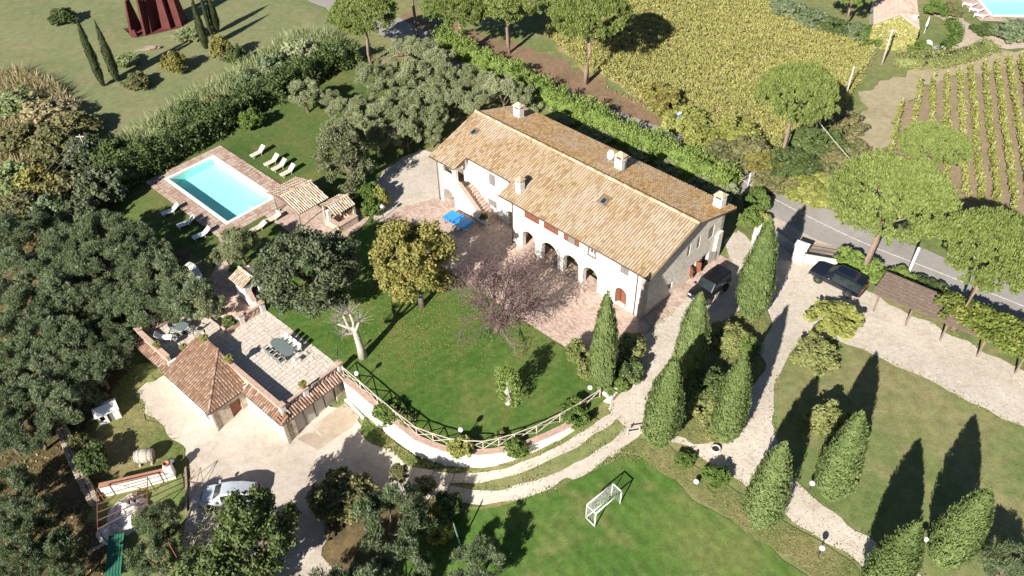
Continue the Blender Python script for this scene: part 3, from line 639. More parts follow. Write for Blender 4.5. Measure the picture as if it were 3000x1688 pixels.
sheet('yard', PX([(1080,570),(1120,505),(1230,435),(1320,475),(1345,560),(1290,585),(1180,610),(1100,650)]), MT['gravel'], .06, .08)
sheet('barbecue_paving', [pool_xy(*q) for q in ((13.62, 2.6), (13.62, -1.7), (17.3, -2.4), (18.3, -4.2), (21.8, -4.4), (22.6, -2.4), (22.7, -.2), (20.5, .9), (18.5, 2.6))], MT['cotto'], .1, .03)
sheet('brick_path', PX([(640,700),(698,690),(690,750),(668,795),(760,850),(775,905),(705,955),(640,970),(560,930),(575,860),(625,800),(650,745)]), MT['cotto'], .07, .03)
sheet('driveway', PX(DRIVE_PX), MT['gravel'], .04, .07, smooth=1)
sheet('planted_island', PX([(2160,905),(2200,870),(2243,900),(2250,1000),(2228,1080),(2195,1180),(2165,1250),(2120,1295),(2060,1305),(1990,1262),(1935,1312),(1885,1292),(1888,1220),(1932,1122),(1985,1062),(2050,1012),(2110,962)]), MT['rough_grass'], .07, .15, smooth=1)
sheet('house_verge', PX([(2160,672),(2200,712),(2245,690),(2235,640),(2190,600),(2160,630)]), MT['rough_grass'], .07, .1)
FORE = [(395,1165),(440,1110),(560,1090),(1010,1180),(1070,1243),(1150,1315),(1230,1362),(1320,1382),(1345,1455),(1200,1462),(1060,1432),(985,1425),(955,1500),(965,1600),(985,1720),(690,1740),(560,1720),(545,1500),(552,1420),(548,1350),(505,1290),(440,1222)]
sheet('forecourt', PX(FORE), MT['forecourt'], .04, .12, smooth=1)
sheet('wheel_track', ribbon(spline(PX([(1905,1110),(1855,1172),(1760,1247),(1640,1321),(1500,1380),(1390,1402),(1290,1400)])), [1.6, 1.0] + [.72] * 60)if False else ribbon(spline(PX([(1905,1110),(1855,1172),(1760,1247),(1640,1321),(1500,1380),(1390,1402),(1290,1400)])), .8), MT['gravel'], .06, .035, step=.45)
o = sheet('wheel_track', ribbon(spline(PX([(1935,1180),(1880,1240),(1780,1325),(1650,1398),(1500,1448),(1390,1458),(1290,1440)])), 1.1), MT['gravel'], .06, .04, step=.45)
sheet('wall_verge', PX([(1062,1228),(1140,1290),(1216,1335),(1310,1362),(1460,1345),(1600,1300),(1720,1225),(1750,1225),(1640,1300),(1500,1358),(1390,1380),(1290,1385),(1200,1362),(1110,1308),(1060,1262)]), MT['rough_grass'], .075, .1)
PITCH_PX = [(1130,1760),(1150,1640),(1250,1530),(1380,1480),(1520,1470),(1680,1410),(1780,1350),(1850,1330),(1920,1370),(2050,1470),(2200,1570),(2400,1700),(2500,1780)]
sheet('pitch', PX(PITCH_PX), MT['pitch'], .045, .08, smooth=1)
sheet('rough_verge', PX([(1300,1490),(1420,1478),(1560,1448),(1700,1380),(1800,1320),(1870,1290),(1945,1300),(2010,1345),(2080,1400),(2180,1450),(2270,1510),(2370,1572),(2480,1640),(2600,1740),(2480,1760),(2200,1565),(2050,1465),(1920,1365),(1850,1325),(1780,1345),(1680,1405),(1520,1466),(1380,1500)]), MT['rough_grass'], .06, .08)
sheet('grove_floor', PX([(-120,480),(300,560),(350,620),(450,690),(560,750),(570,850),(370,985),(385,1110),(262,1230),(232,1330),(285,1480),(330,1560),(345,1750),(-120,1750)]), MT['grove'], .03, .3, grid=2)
sheet('cart_lawn', PX([(262,1230),(385,1105),(455,1115),(400,1165),(440,1222),(505,1290),(548,1350),(552,1400),(470,1405),(280,1400),(230,1330)]), MT['rough_grass'], .06, .15)
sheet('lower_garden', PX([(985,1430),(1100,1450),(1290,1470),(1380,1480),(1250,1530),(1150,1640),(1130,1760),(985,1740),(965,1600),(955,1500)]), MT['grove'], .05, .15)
sheet('earth_strip', PX([(1180,40),(1300,70),(1400,95),(1500,125),(1620,165),(1720,220),(1800,260),(1900,320),(1960,385),(2080,450),(2000,440),(1850,372),(1650,290),(1450,205),(1280,125),(1150,90)]), MT['earth'], .04, .25)
RC = PX([(860,-60),(950,-10),(1130,72),(1330,172),(1560,267),(1800,363),(2000,441),(2130,503),(2250,575),(2400,652),(2550,722),(2750,800),(3100,940)])
ROADC = spline(RC, 8)
sheet('road', ribbon(ROADC, 5.0), MT['asphalt'], .055, .05, step=1)
sheet('road_centre_line', ribbon(ROADC[58:], .11), MT['paint'], .075, 0, step=2)
sheet('road_shoulder', PX([(2145,560),(2200,590),(2262,625),(2340,665),(2470,720),(2560,765),(2700,815),(2690,850),(2560,800),(2440,765),(2345,730),(2258,680),(2190,620)]), MT['pinkgravel'], .05, .12)
sheet('vine_field_soil', PX([(1600,100),(1640,-60),(2130,-60),(2290,40),(2450,110),(2560,165),(2520,235),(2480,300),(2400,400),(2250,440),(2100,420),(1950,350),(1880,300),(1780,230),(1700,200)]), MT['litter'], .03, .2, grid=3)
sheet('dusty_track', PX([(2560,580),(2500,470),(2510,330),(2560,250),(2640,215),(2760,195),(2900,160),(3080,135),(3080,185),(2950,195),(2800,230),(2700,262),(2640,330),(2600,470),(2640,590)]), MT['dust'], .04, .3)
sheet('vineyard_soil', PX([(2590,600),(2600,470),(2645,320),(2700,258),(2800,230),(2950,195),(3080,180),(3100,700),(2900,660),(2750,600)]), MT['soil'], .045, .2, grid=3)
sheet('far_drive', PX([(2700,20),(2730,12),(2800,45),(2860,80),(2920,100),(3080,125),(3080,150),(2920,140),(2830,135),(2760,158),(2770,130),(2800,100),(2780,70)]), MT['pinkgravel'], .05, .15, smooth=1)
sheet('garage_ramp', PX([(872,1288),(930,1240),(988,1196),(1012,1182),(1052,1222),(1030,1252),(985,1285),(930,1322)]), ground('worn_concrete', [(.3, (.36, .29, .22)), (.55, (.45, .37, .29)), (.75, (.5, .42, .34))], (.75, 1.15), sb=.3, sm=2, sf=12), .065, .03)

# ================================================================ THE FARMHOUSE
TAPER = [.86]
def tile_add(mb, O, U, Vd, N, pitch, length, r, rng, lift=.014):
    """one half-round cover tile: O lower end centre, U across, Vd up the slope, N slope normal"""
    k = 4; vs = []
    for j, (t, rr) in enumerate(((0, r), (1, r * TAPER[0]))):
        for i in range(k + 1):
            a = PI * i / k; vs.append(O + Vd * (t * length) + U * (rr * math.cos(a)) + N * (rr * .95 * math.sin(a) + lift * (1 - t)))
    n = k + 1; fs = [(i, i + 1, n + i + 1, n + i) for i in range(k)]; fs.append(tuple(range(k, -1, -1)))
    mb.cur = float(rng.random()) * .98 + .01; mb.add(vs, fs)
def tile_field(mb, O, U, Vd, cols, pitch, rowlen, r, seed, rows=None, span=None, skip=None):
    """rows of cover tiles over a slope; span(u) -> (v0, v1) along the slope"""
    rng = np.random.default_rng(seed); O, U, Vd = Vector(O), Vector(U).normalized(), Vector(Vd).normalized(); N = U.cross(Vd).normalized()
    if N.z < 0: N = -N
    for c in range(cols):
        u = (c + .5) * pitch; v0, v1 = span(u)
        if v1 - v0 < .15: continue
        k = max(1, int(round((v1 - v0) / rowlen))); ln = (v1 - v0) / k
        for j in range(k):
            if skip and skip(u, v0 + j * ln): continue
            tile_add(mb, O + U * (u + rng.normal(0, .012)) + Vd * (v0 + j * ln), U, Vd, N, pitch, ln * 1.14, r * rng.uniform(.93, 1.07), rng)
def tile_parts(parent, O, U, Vd, cols, pitch, rowlen, r, seed, mat, span, limit=300, name='tile'):
    """the same, each tile an object of its own (shared mesh) up to limit, the rest joined"""
    rng = np.random.default_rng(seed); O, U, Vd = Vector(O), Vector(U).normalized(), Vector(Vd).normalized(); N = U.cross(Vd).normalized()
    if N.z < 0: N = -N
    base = []
    for _ in range(3):
        mb = MB(); tile_add(mb, Vector((0, 0, 0)), Vector((1, 0, 0)), Vector((0, 1, 0)), Vector((0, 0, 1)), pitch, 1.0, r * rng.uniform(.94, 1.06), rng); mb.r = [0.0] * len(mb.r)
        me = mb.mesh('tile'); me.materials.append(mat); base.append(me)
    rest = MB(); n = 0; rot = Matrix((U, Vd, N)).transposed().to_4x4()
    spots = []
    for c in range(cols):
        u = (c + .5) * pitch; v0, v1 = span(u)
        if v1 - v0 < .12: continue
        k = max(1, int(round((v1 - v0) / rowlen))); ln = (v1 - v0) / k
        for j in range(k): spots.append((j, u, v0 + j * ln, ln))
    spots.sort(key=lambda s: s[0])
    for j, u, v, ln in spots:
        P = O + U * (u + rng.normal(0, .012)) + Vd * v
        if n < limit:
            o = bpy.data.objects.new(name, base[n % 3]); COL.objects.link(o); o.parent = parent
            o.matrix_local = Matrix.Translation(P) @ rot @ Matrix.Rotation(rng.normal(0, .02), 4, 'Z') @ Matrix.Diagonal((1, ln * 1.14, 1, 1)); n += 1
        else: tile_add(rest, P, U, Vd, N, pitch, ln * 1.14, r, rng)
    if rest.v: rest.build('tile_rows', mat, parent)['kind'] = 'stuff'
    return n
def shutter(parent, P, U, N, w, h, mat, open_=0.0, panels=2, depth=.05, frame=None):
    """window filled by board shutters with rails; P lower left corner, U along, N outward"""
    P, U, N, Zv = Vector(P), Vector(U), Vector(N), Vector((0, 0, 1))
    mb = MB()
    pw = w / panels
    wn = None
    for k in range(panels):
        a = P + U * (k * pw + .012); b = P + U * ((k + 1) * pw - .012)
        q = MB().panel([a, b, b + Zv * h, a + Zv * h] if U.cross(Zv).dot(N) > 0 else [b, a, a + Zv * h, b + Zv * h], depth)
        for zz in (.12, .5, .88):
            q.bar(a + Zv * (h * zz) + N * (depth + .012), b + Zv * (h * zz) + N * (depth + .012), .05, .03, up=N)
        q.build('shutter', mat, parent)
def chimney(parent, x, y, zb, w, d, h, style=0):
    mb = MB().box(x - w / 2, x + w / 2, y - d / 2, y + d / 2, zb - .6, zb + h * .62)
    c = mb.build('chimney', MT['render'], parent)
    for sx in (-1, 1):
        for sy in (-1, 0, 1):
            MB().box(x + sx * (w / 2 - .07) - .06, x + sx * (w / 2 - .07) + .06, y + sy * (d / 2 - .07) - .06, y + sy * (d / 2 - .07) + .06, zb + h * .62, zb + h * .8).build('flue_post', MT['render'], c)
    MB().box(x - w / 2 + .14, x + w / 2 - .14, y - d / 2 + .14, y + d / 2 - .14, zb + h * .55, zb + h * .78).build('flue', MT['dark'], c)
    o = .1; W2, D2 = w / 2 + o, d / 2 + o; z0, z1 = zb + h * .8, zb + h
    MB().add([(x - W2, y - D2, z0), (x + W2, y - D2, z0), (x + W2, y + D2, z0), (x - W2, y + D2, z0), (x - W2 * .25, y, z1), (x + W2 * .25, y, z1)],
             [(3, 2, 1, 0), (0, 1, 5, 4), (2, 3, 4, 5), (1, 2, 5), (3, 0, 4)]).build('chimney_cap', MT['tile_buff'], c)

H = thing('farmhouse', (HO[0], HO[1], 0), HY, 'long white stone farmhouse with terracotta tiled gable roof and arched portico', 'house')
ZE, ZR, YR, LR, WR = 5.28, 7.35, 6.55, 27.05, 12.63
SL = (ZR - ZE) / YR; SLB = (ZR - 5.5) / (WR - YR)
zf = lambda y: ZE + SL * y
wallmat = MT['render']
# front, main range: portico arches below, windows under the eave
holed('wall', 15.5, -1.2, zf(.4) - .14, [(1.3, 2.95, -.3, 2.4, 1), (3.75, 5.75, -.3, 2.5, 1), (6.45, 8.3, -.3, 2.5, 1), (8.8, 10.5, -.3, 2.4, 1),
      (1.6, 3.45, 3.95, 5.05, 0), (4.0, 5.8, 3.95, 5.05, 0), (6.4, 8.25, 3.95, 5.05, 0), (9.3, 10.1, 3.9, 5.05, 0), (12.8, 13.7, 3.9, 5.05, 0), (12.5, 13.75, .15, 2.15, 1)],
      .5, wallmat, H, (10.9, .4, 0), (1, 0, 0), (0, -1, 0))
MB().box(11.4, 25.9, 3.5, 3.7, -1, 4).build('portico_back_wall', MT['plaster'], H)
MB().box(11.35, 22.2, .92, 3.5, 2.75, 2.9).build('portico_ceiling', MT['wood'], H)
MB().box(22.2, 22.4, .95, 3.5, -1, 4).build('portico_end_wall', MT['plaster'], H)
for k, xx in enumerate((12.6, 15.4, 18.2, 20.4)): MB().box(xx, xx + .95, 3.42, 3.48, .1, 2.2).build('portico_door', MT['shutter'], H)
for (x0, w, n) in ((12.52, 1.81, 4), (14.92, 1.76, 4)): shutter(H, (x0, .45, 3.96), (1, 0, 0), (0, -1, 0), w, 1.08, MT['shutter'], panels=n)
shutter(H, (17.32, .45, 3.96), (1, 0, 0), (0, -1, 0), .5, 1.08, MT['shutter'], panels=1); shutter(H, (17.84, .42, 3.96), (1, 0, 0), (0, -1, 0), .82, 1.08, MT['greyshut'], panels=1); shutter(H, (18.68, .45, 3.96), (1, 0, 0), (0, -1, 0), .46, 1.08, MT['shutter'], panels=1)
shutter(H, (23.72, .44, 3.92), (1, 0, 0), (0, -1, 0), .86, 1.1, MT['greyshut'])
w = MB().box(20.24, 20.96, .66, .72, 3.92, 5.02).build('window', MT['glass'], H)
for a, b, c, d in ((20.24, 20.3, 3.92, 5.02), (20.9, 20.96, 3.92, 5.02), (20.3, 20.9, 3.92, 3.99), (20.57, 20.63, 3.99, 5.0)): MB().box(a, b, .58, .66, c, d).build('window_frame', MT['white'], w)
MB().box(20.1, 21.1, .28, .4, 3.8, 3.9).build('sill', MT['greyshut'], w); MB().box(20.12, 20.22, .34, .4, 3.9, 5.0).build('surround', MT['greyshut'], w); MB().box(20.98, 21.08, .34, .4, 3.9, 5.0).build('surround', MT['greyshut'], w)
# the open arched door near the right corner: two leaves folded back
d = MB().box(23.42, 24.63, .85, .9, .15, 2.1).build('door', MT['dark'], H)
MB().add([(23.42, .42, .2), (23.7, .84, .2), (23.7, .84, 2.0), (23.42, .42, 1.7)], [(0, 1, 2, 3)]).build('door_leaf', MT['shutter'], d)
MB().box(23.85, 24.55, .74, .8, .2, 2.02).build('door_leaf', MT['shutter'], d)
MB().box(24.54, 24.62, .4, .8, .2, 1.75).build('door_leaf', MT['shutter'], d)
# gables, back, side returns
def gable(w):
    return [(0, 5.05), (YR - .4, ZR - .2), (w, 5.1)]
holed('gable_wall', 11.8, -1.2, gable, [(9.32, 10.16, 3.2, 4.6, 0), (7.53, 8.0, 3.25, 4.6, 0), (6.06, 6.5, 3.25, 4.6, 0), (7.1, 7.95, .5, 1.6, 0), (8.9, 10.1, -.3, 1.5, 0), (3.66, 4.32, .82, 1.55, 0)],
      .45, MT['gable_stone'], H, (26.4, .4, 0), (0, 1, 0), (1, 0, 0))
for y0, w_ in ((9.72, .84), (7.93, .47), (6.46, .44)): shutter(H, (26.3, y0, 3.22), (0, 1, 0), (1, 0, 0), w_, 1.36, MT['greyshut'], panels=1)
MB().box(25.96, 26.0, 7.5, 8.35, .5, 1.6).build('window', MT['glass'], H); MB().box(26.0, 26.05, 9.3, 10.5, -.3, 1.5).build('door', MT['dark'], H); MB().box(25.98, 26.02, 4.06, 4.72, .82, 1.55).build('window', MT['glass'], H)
for (a, b) in (((26.42, 7.5, .5), (26.86, 7.2, .5)), ((26.42, 8.35, .5), (26.9, 8.5, .5)), ((26.42, 9.25, -.1), (26.5, 8.45, -.1)), ((26.42, 10.5, .2), (26.75, 11.1, .2))):
    a, b = Vector(a), Vector(b); h = 1.1 if a.z > 0 else 1.5
    MB().panel([a, b, b + Vector((0, 0, h)), a + Vector((0, 0, h))], .05).build('shutter', MT['shutter'] if a.y < 10 else MT['greyshut'], H)
MB().box(26.41, 26.7, 11.1, 11.9, -1.2, 3.2).build('buttress', MT['gable_stone'], H)
holed('left_gable_wall', 11.8, -1.0, lambda w: [(0, 5.1), (w - YR + .4, ZR - .2), (w, 5.05)], [(3, 4, 3.2, 4.5, 0), (7, 8, 3.2, 4.5, 0)], .45, wallmat, H, (.7, 12.2, 0), (0, -1, 0), (-1, 0, 0))
holed('back_wall', 25.7, -1.0, 5.2, [(3, 4, 3.2, 4.5, 0), (9, 10, 3.2, 4.5, 0), (16, 17, 3.2, 4.5, 0)], .45, MT['gable_stone'], H, (26.4, 12.2, 0), (-1, 0, 0), (0, 1, 0))
for xx in (22.4, 16.4, 9.4): shutter(H, (xx, 12.0, 3.2), (1, 0, 0), (0, 1, 0), 1.0, 1.3, MT['greyshut'])
for yy in (4.2, 8.2): shutter(H, (.9, yy, 3.2), (0, 1, 0), (-1, 0, 0), 1.0, 1.3, MT['greyshut'])
MB().prism([(10.9, .9), (11.35, .9), (11.35, 2.1), (10.9, 2.1)], -1, 5.4).build('return_wall', wallmat, H)
# recessed range behind the outside stair
holed('recessed_wall', 7.7, -1.0, zf(2.1) - .2, [(2.95, 3.85, 3.6, 5.05, 0), (5.6, 6.1, 4.0, 5.3, 0), (2.7, 3.95, 1.05, 1.95, 0), (5.55, 6.4, -.3, 1.8, 0)], .4, MT['plaster'], H, (3.2, 2.1, 0), (1, 0, 0), (0, -1, 0))
shutter(H, (6.17, 2.3, 3.62), (1, 0, 0), (0, -1, 0), .86, 1.42, MT['greyshut']); shutter(H, (8.82, 2.3, 4.0), (1, 0, 0), (0, -1, 0), .46, 1.28, MT['greyshut'], panels=1)
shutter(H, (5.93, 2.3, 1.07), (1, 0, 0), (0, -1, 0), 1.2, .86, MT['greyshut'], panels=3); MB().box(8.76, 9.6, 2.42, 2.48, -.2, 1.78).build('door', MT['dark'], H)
# porch at the left end: arch below, loggia above
holed('porch_wall', 2.5, -1.0, zf(.4) - .14, [(.25, 2.1, -.5, 1.9, 1), (.6, 2.1, 3.75, 4.75, 1)], .35, wallmat, H, (.7, .4, 0), (1, 0, 0), (0, -1, 0))
MB().box(.75, 3.2, .75, 5, 2.5, 2.7).build('porch_floor', MT['wood'], H); MB().box(1.0, 6.0, 3.3, 3.5, -1, 6).build('porch_back_wall', MT['plaster'], H)
MB().box(1.7, 2.6, 3.22, 3.3, 2.7, 4.7).build('porch_door', MT['shutter'], H)
MB().box(2.9, 3.2, 1.75, 2.1, 2.7, 5.7).build('porch_post', MT['plaster'], H); MB().box(2.95, 3.2, .75, 1.75, 4.85, 5.5).build('porch_beam', MT['brownwood'], H)
# outside stair
for k in range(14):
    MB().box(7.15 - k * .262, 7.45 - k * .262, .66, 2.09, -.2, .19 * (k + 1)).build('step', MT['cotto'], H)
MB().add([(3.2, .4, -.6), (7.3, .4, -.6), (7.3, .4, .75), (6.9, .4, .75), (3.6, .4, 3.4), (3.2, .4, 3.45), (3.2, .65, -.6), (7.3, .65, -.6), (7.3, .65, .75), (6.9, .65, .75), (3.6, .65, 3.4), (3.2, .65, 3.45)],
         [(0, 1, 2, 3, 4, 5), (11, 10, 9, 8, 7, 6), (0, 6, 7, 1), (1, 7, 8, 2), (2, 8, 9, 3), (3, 9, 10, 4), (4, 10, 11, 5), (5, 11, 6, 0)]).build('stair_wall', wallmat, H)
MB().bar((3.6, .525, 3.43), (6.95, .525, .78), .4, .07).build('stair_coping', MT['capbrick'], H)
# roof: deck, tiles, ridge, gutters
EV = -.03
rp = lambda x, y, dz=0: (x, y, zf(y) + dz)
rb = lambda x, y, dz=0: (x, y, ZR - SLB * (y - YR) + dz)
front = [(-.05, EV), (3.55, EV), (3.55, 1.7), (9.6, 1.7), (9.6, EV), (LR, EV), (LR, YR), (-.05, YR)]
mb = MB()
for a, b, c in ((-.05, 3.55, EV), (3.55, 9.6, 1.7), (9.6, LR, EV)): mb.panel([rp(a, c), rp(b, c), rp(b, YR), rp(a, YR)], -.12)
fixn(mb.build('roof_deck', MT['deck_front'], H))
fixn(MB().panel([rb(-.05, YR), rb(LR, YR), rb(LR, WR + .18), rb(-.05, WR + .18)], -.12).build('roof_deck', MT['deck'], H))
sv = math.hypot(1, SL); svb = math.hypot(1, SLB)
mb = MB(); pit = .262
sky_lts = ((1.9, 4.33), (18.6, 4.2))
def spanf(u):
    e = 1.7 if 3.6 < u < 9.58 else EV
    return ((e - EV - .04) * sv, (YR - EV) * sv)
tile_field(mb, rp(-.05, EV, .01), (1, 0, 0), (0, 1, SL), int((LR + .05) / pit), pit, .4, .104, 3, span=spanf, skip=lambda u, v: any(abs(u - x) < .42 and abs(v / sv + EV - y) < .5 for x, y in sky_lts))
o = mb.build('roof_tiles', MT['tile'], H); o['kind'] = 'stuff'
mb = MB(); tile_field(mb, rb(LR, WR + .18, .01), (-1, 0, 0), (0, -1, SLB), int((LR + .05) / pit), pit, .4, .11, 5, span=lambda u: (-.04, (WR + .18 - YR) * svb))
o = mb.build('roof_tiles', MT['tile_back'], H); o['kind'] = 'stuff'
rng = np.random.default_rng(4); k = int(LR / .42)
rt = []
for _ in range(3):
    m_ = MB(); tile_add(m_, Vector((0, 0, 0)), Vector((0, 1, 0)), Vector((1, 0, 0)), Vector((0, 0, 1)), .3, .5, .17 * rng.uniform(.95, 1.05), rng); m_.r = [0.0] * len(m_.r); me = m_.mesh('ridge_tile'); me.materials.append(MT['tile']); rt.append(me)
for i in range(k):
    o = link('ridge_tile', rt[i % 3], H); o.location = (-.05 + i * LR / k, YR, ZR + .03); o.rotation_euler = (0, 0, rng.normal(0, .02))
for a, b, y in ((-.05, 3.55, EV), (9.6, LR, EV), (3.6, 9.55, 1.7)): MB().tube([(a, y - .05, zf(y) - .06), (b, y - .05, zf(y) - .08)], .06, 6).build('gutter', MT['copper'], H, True)
for (x, y, z1) in ((.62, .3, 5), (11.02, .3, 5), (25.6, .3, 5)): MB().tube([(x, y, -.6), (x, y, z1)], .05, 6).build('downpipe', MT['copper'], H, True)
for x, y in sky_lts:
    s = MB().panel([rp(x - .3, y - .36, .06), rp(x + .3, y - .36, .06), rp(x + .3, y + .36, .06), rp(x - .3, y + .36, .06)], .08).build('skylight', MT['greyshut'], H)
    MB().panel([rp(x - .2, y - .25, .15), rp(x + .2, y - .25, .15), rp(x + .2, y + .25, .15), rp(x - .2, y + .25, .15)], .01).build('pane', MT['glass'], s)
for x, y, zb, w_, d_, h_ in ((2.7, 10.0, 6.18, .85, .7, 1.8), (11.14, 1.3, 5.65, .62, .62, 1.75), (16.35, 9.4, 6.4, .85, .7, 2.0), (26.0, 11.4, 5.7, .85, .8, 1.85)): chimney(H, x, y, zb, w_, d_, h_)
def hw(x, y, z): p = hxy(x, y); return (p[0], p[1], z)
a = thing('television_antenna', hw(17.5, 6.6, ZR), HY, 'thin pale television antenna mast on the roof ridge', 'antenna')
MB().tube([(0, 0, 0), (0, 0, 1.9)], .03, 5).build('mast', MT['greyshut'], a); b_ = MB().tube([(-.5, 0, 1.75), (.6, 0, 1.75)], .02, 5).build('boom', MT['palewood'], a)
for i in range(5): MB().tube([(-.4 + i * .22, -.3, 1.76), (-.4 + i * .22, .3, 1.76)], .012, 4).build('rod', MT['palewood'], a)
a = thing('satellite_dish', hw(15.5, 9.3, 6.4), HY, 'white satellite dish beside the middle chimney on the back roof slope', 'dish')
MB().tube([(0, 0, 0), (0, 0, 1.25)], .03, 5).build('mast', MT['greyshut'], a)
o = MB().lathe([(.02, 0), (.25, .03), (.42, .1), (.46, .14), (.42, .13), (.25, .06), (.02, .03)], 14).build('reflector', MT['white'], a, True); o.location = (-.1, -.1, 1.3); o.rotation_euler = (rad(65), 0, rad(-15))
MB().tube([(-.1, -.2, 1.1), (-.15, -.6, 1.4)], .02, 4).build('feed_arm', MT['greyshut'], a)

# ================================================================ POOL, DECK
def paving(parent, cells, size, gap, mat, frame, z, seed, thick=.05, keep=None, jit=.16, limit=300):
    """irregular flagstones, each an object; cells = (u0,u1,v0,v1) in a frame(u,v)->xy (already relative to parent)"""
    rng = np.random.default_rng(seed); n = 0; rest = MB(); u0, u1, v0, v1 = cells; nu, nv = int(round((u1 - u0) / size)), int(round((v1 - v0) / size))
    g = np.zeros((nu + 1, nv + 1, 2))
    for i in range(nu + 1):
        for j in range(nv + 1):
            e = np.array([u0 + (u1 - u0) * i / nu, v0 + (v1 - v0) * j / nv])
            e += rng.uniform(-jit, jit, 2) * size * np.array([0 < i < nu, 0 < j < nv]); g[i, j] = e
    for i in range(nu):
        for j in range(nv):
            q = [g[i, j], g[i + 1, j], g[i + 1, j + 1], g[i, j + 1]]; c = sum(q) / 4
            if keep and not keep(c): continue
            pts = []
            for a in range(4):
                p = q[a] + (c - q[a]) * gap / size; pq = q[(a + 1) % 4] + (c - q[(a + 1) % 4]) * gap / size
                pts += [p + (pq - p) * .12, p + (pq - p) * .88] if rng.random() < .6 else [p]
            cw = frame(*c); pl = [np.array(frame(*p)) - cw for p in pts]
            if sum(pl[k][0] * pl[(k + 1) % len(pl)][1] - pl[(k + 1) % len(pl)][0] * pl[k][1] for k in range(len(pl))) < 0: pl = pl[::-1]
            if n >= limit:
                rest.cur = float(rng.random()) * .98 + .01; rest.prism([p + cw for p in pl], z - thick, z + rng.uniform(0, .012)); continue
            o = MB().prism(pl, -thick, rng.uniform(0, .012)).build('paving_stone', mat, parent); o.location = (cw[0], cw[1], z); n += 1
    if rest.v: rest.build('paving_rows', mat, parent)['kind'] = 'stuff'
    return n
dk = sheet('pool_deck', DECK, MT['stone_bed'], flat=.1, step=2, holes=[POOLQ])
paving(dk, (-1.2, 13.6, -1.7, 7.7), .52, .05, MT['stone'], lambda u, v: pool_xy(u, v), .125, 11, keep=lambda c: not (-.28 < c[0] < 12.15 and -.28 < c[1] < 6.23))
P0 = thing('swimming_pool', (*PO, 0), -.757, 'rectangular turquoise swimming pool with white coping on the brick-red deck', 'pool')
L_, W_ = 11.87, 5.95; zb = -.9
mb = MB(); mb.add([(0.25, -.25, .05), (L_ - .25, -.25, .05), (L_ - .25, -W_ + .25, .05), (.25, -W_ + .25, .05), (.25, -.25, zb), (L_ - .25, -.25, zb), (L_ - .25, -W_ + .25, zb), (.25, -W_ + .25, zb)],
       [(4, 7, 6, 5), (0, 4, 5, 1), (1, 5, 6, 2), (2, 6, 7, 3), (3, 7, 4, 0)]); mb.build('basin', MT['basin'], P0)
for a, b, c, d in ((-.1, L_ + .1, -.28, .1), (-.1, L_ + .1, -W_ - .1, -W_ + .28), (-.1, .28, -W_ + .28, -.28), (L_ - .28, L_ + .1, -W_ + .28, -.28)): MB().box(a, b, c, d, -.1, .15).build('coping', MT['white_stone'], P0)
for k in range(4): MB().box(L_ - .3 - .45 * (k + 1), L_ - .26, -2.2 - .0, -.27, zb + .02, -.2 - .18 * k).build('step', MT['basin'], P0)
MB().add([(.26, -.26, -.1), (L_ - .26, -.26, -.1), (L_ - .26, -W_ + .26, -.1), (.26, -W_ + .26, -.1)], [(3, 2, 1, 0)]).build('water', MT['water'], P0)

# ================================================================ tiled shelters by the pool
def ridge_row(parent, p, q, mat, r=.15):
    p, q = Vector(p), Vector(q); L = (q - p).length; k = max(2, int(L / .4)); rng = np.random.default_rng(int(L * 100)); U = (q - p).normalized(); S = Vector((0, 0, 1)).cross(U)
    m_ = MB(); tile_add(m_, Vector((0, 0, 0)), Vector((0, 1, 0)), Vector((1, 0, 0)), Vector((0, 0, 1)), .3, L / k * 1.15, r, rng); m_.r = [0.0] * len(m_.r); me = m_.mesh('ridge_tile'); me.materials.append(mat)
    N = U.cross(S); rot = Matrix((U, S, U.cross(S))).transposed().to_4x4()
    for i in range(k):
        o = link('ridge_tile', me, parent); o.matrix_local = Matrix.Translation(p + (q - p) * (i / k)) @ rot
def tiled_gable(parent, x0, x1, y0, y1, ze, zr, pitch, mat, seed, limit=130, xr=None):
    """gable roof, ridge along y at xr, eaves at x0 and x1"""
    xr = (x0 + x1) / 2 if xr is None else xr
    for s, xe in ((1, x0), (-1, x1)):
        w = abs(xr - xe); fixn(MB().panel([(xe, y0, ze), (xe, y1, ze), (xr, y1, zr), (xr, y0, zr)], -.08).build('roof_deck', MT['deck'], parent))
        U = (0, 1, 0) if s < 0 else (0, -1, 0); O = (xe, y0, ze + .02) if s < 0 else (xe, y1, ze + .02); vl = math.hypot(w, zr - ze)
        tile_parts(parent, O, U, (s * w, 0, zr - ze), int((y1 - y0) / pitch), (y1 - y0) / int((y1 - y0) / pitch), .42, pitch * .39, seed + s, mat, lambda u: (-.03, vl), limit)
    ridge_row(parent, (xr, y0, zr + .02), (xr, y1, zr + .02), mat)
PV = thing('pool_pavilion', (*PO, 0), -.757, 'open pool pavilion on posts with tiled gable roof by the pool corner', 'pavilion')
tiled_gable(PV, 13.3, 18.65, -1.6, 2.05, 2.2, 3.0, .235, MT['tile_buff'], 21)
for x, y in ((14.0, -1.3), (18.0, -1.3), (14.0, 1.7), (18.0, 1.7)):
    p = MB().tube([(x, y, 0), (x, y, 2.2)], .06, 8).build('post', MT['brownwood'], PV, True); MB().box(x - .16, x + .16, y - .16, y + .16, -.2, .25).build('foot', MT['white_stone'], p)
for y in (-1.3, 1.7): MB().bar((13.4, y, 2.18), (18.5, y, 2.18), .14, .16).build('beam', MT['brownwood'], PV)
for x in (14.0, 18.0): MB().bar((x, -1.5, 2.3), (x, 1.95, 2.3), .14, .16).build('beam', MT['brownwood'], PV)
BQ = thing('barbecue', (*PO, 0), -.757, 'brick barbecue kitchen with small tiled roof beside the pool pavilion', 'barbecue')
tiled_gable(BQ, 18.75, 21.2, .75, 3.3, 1.95, 2.5, .235, MT['tile_buff'], 31, xr=20.05)
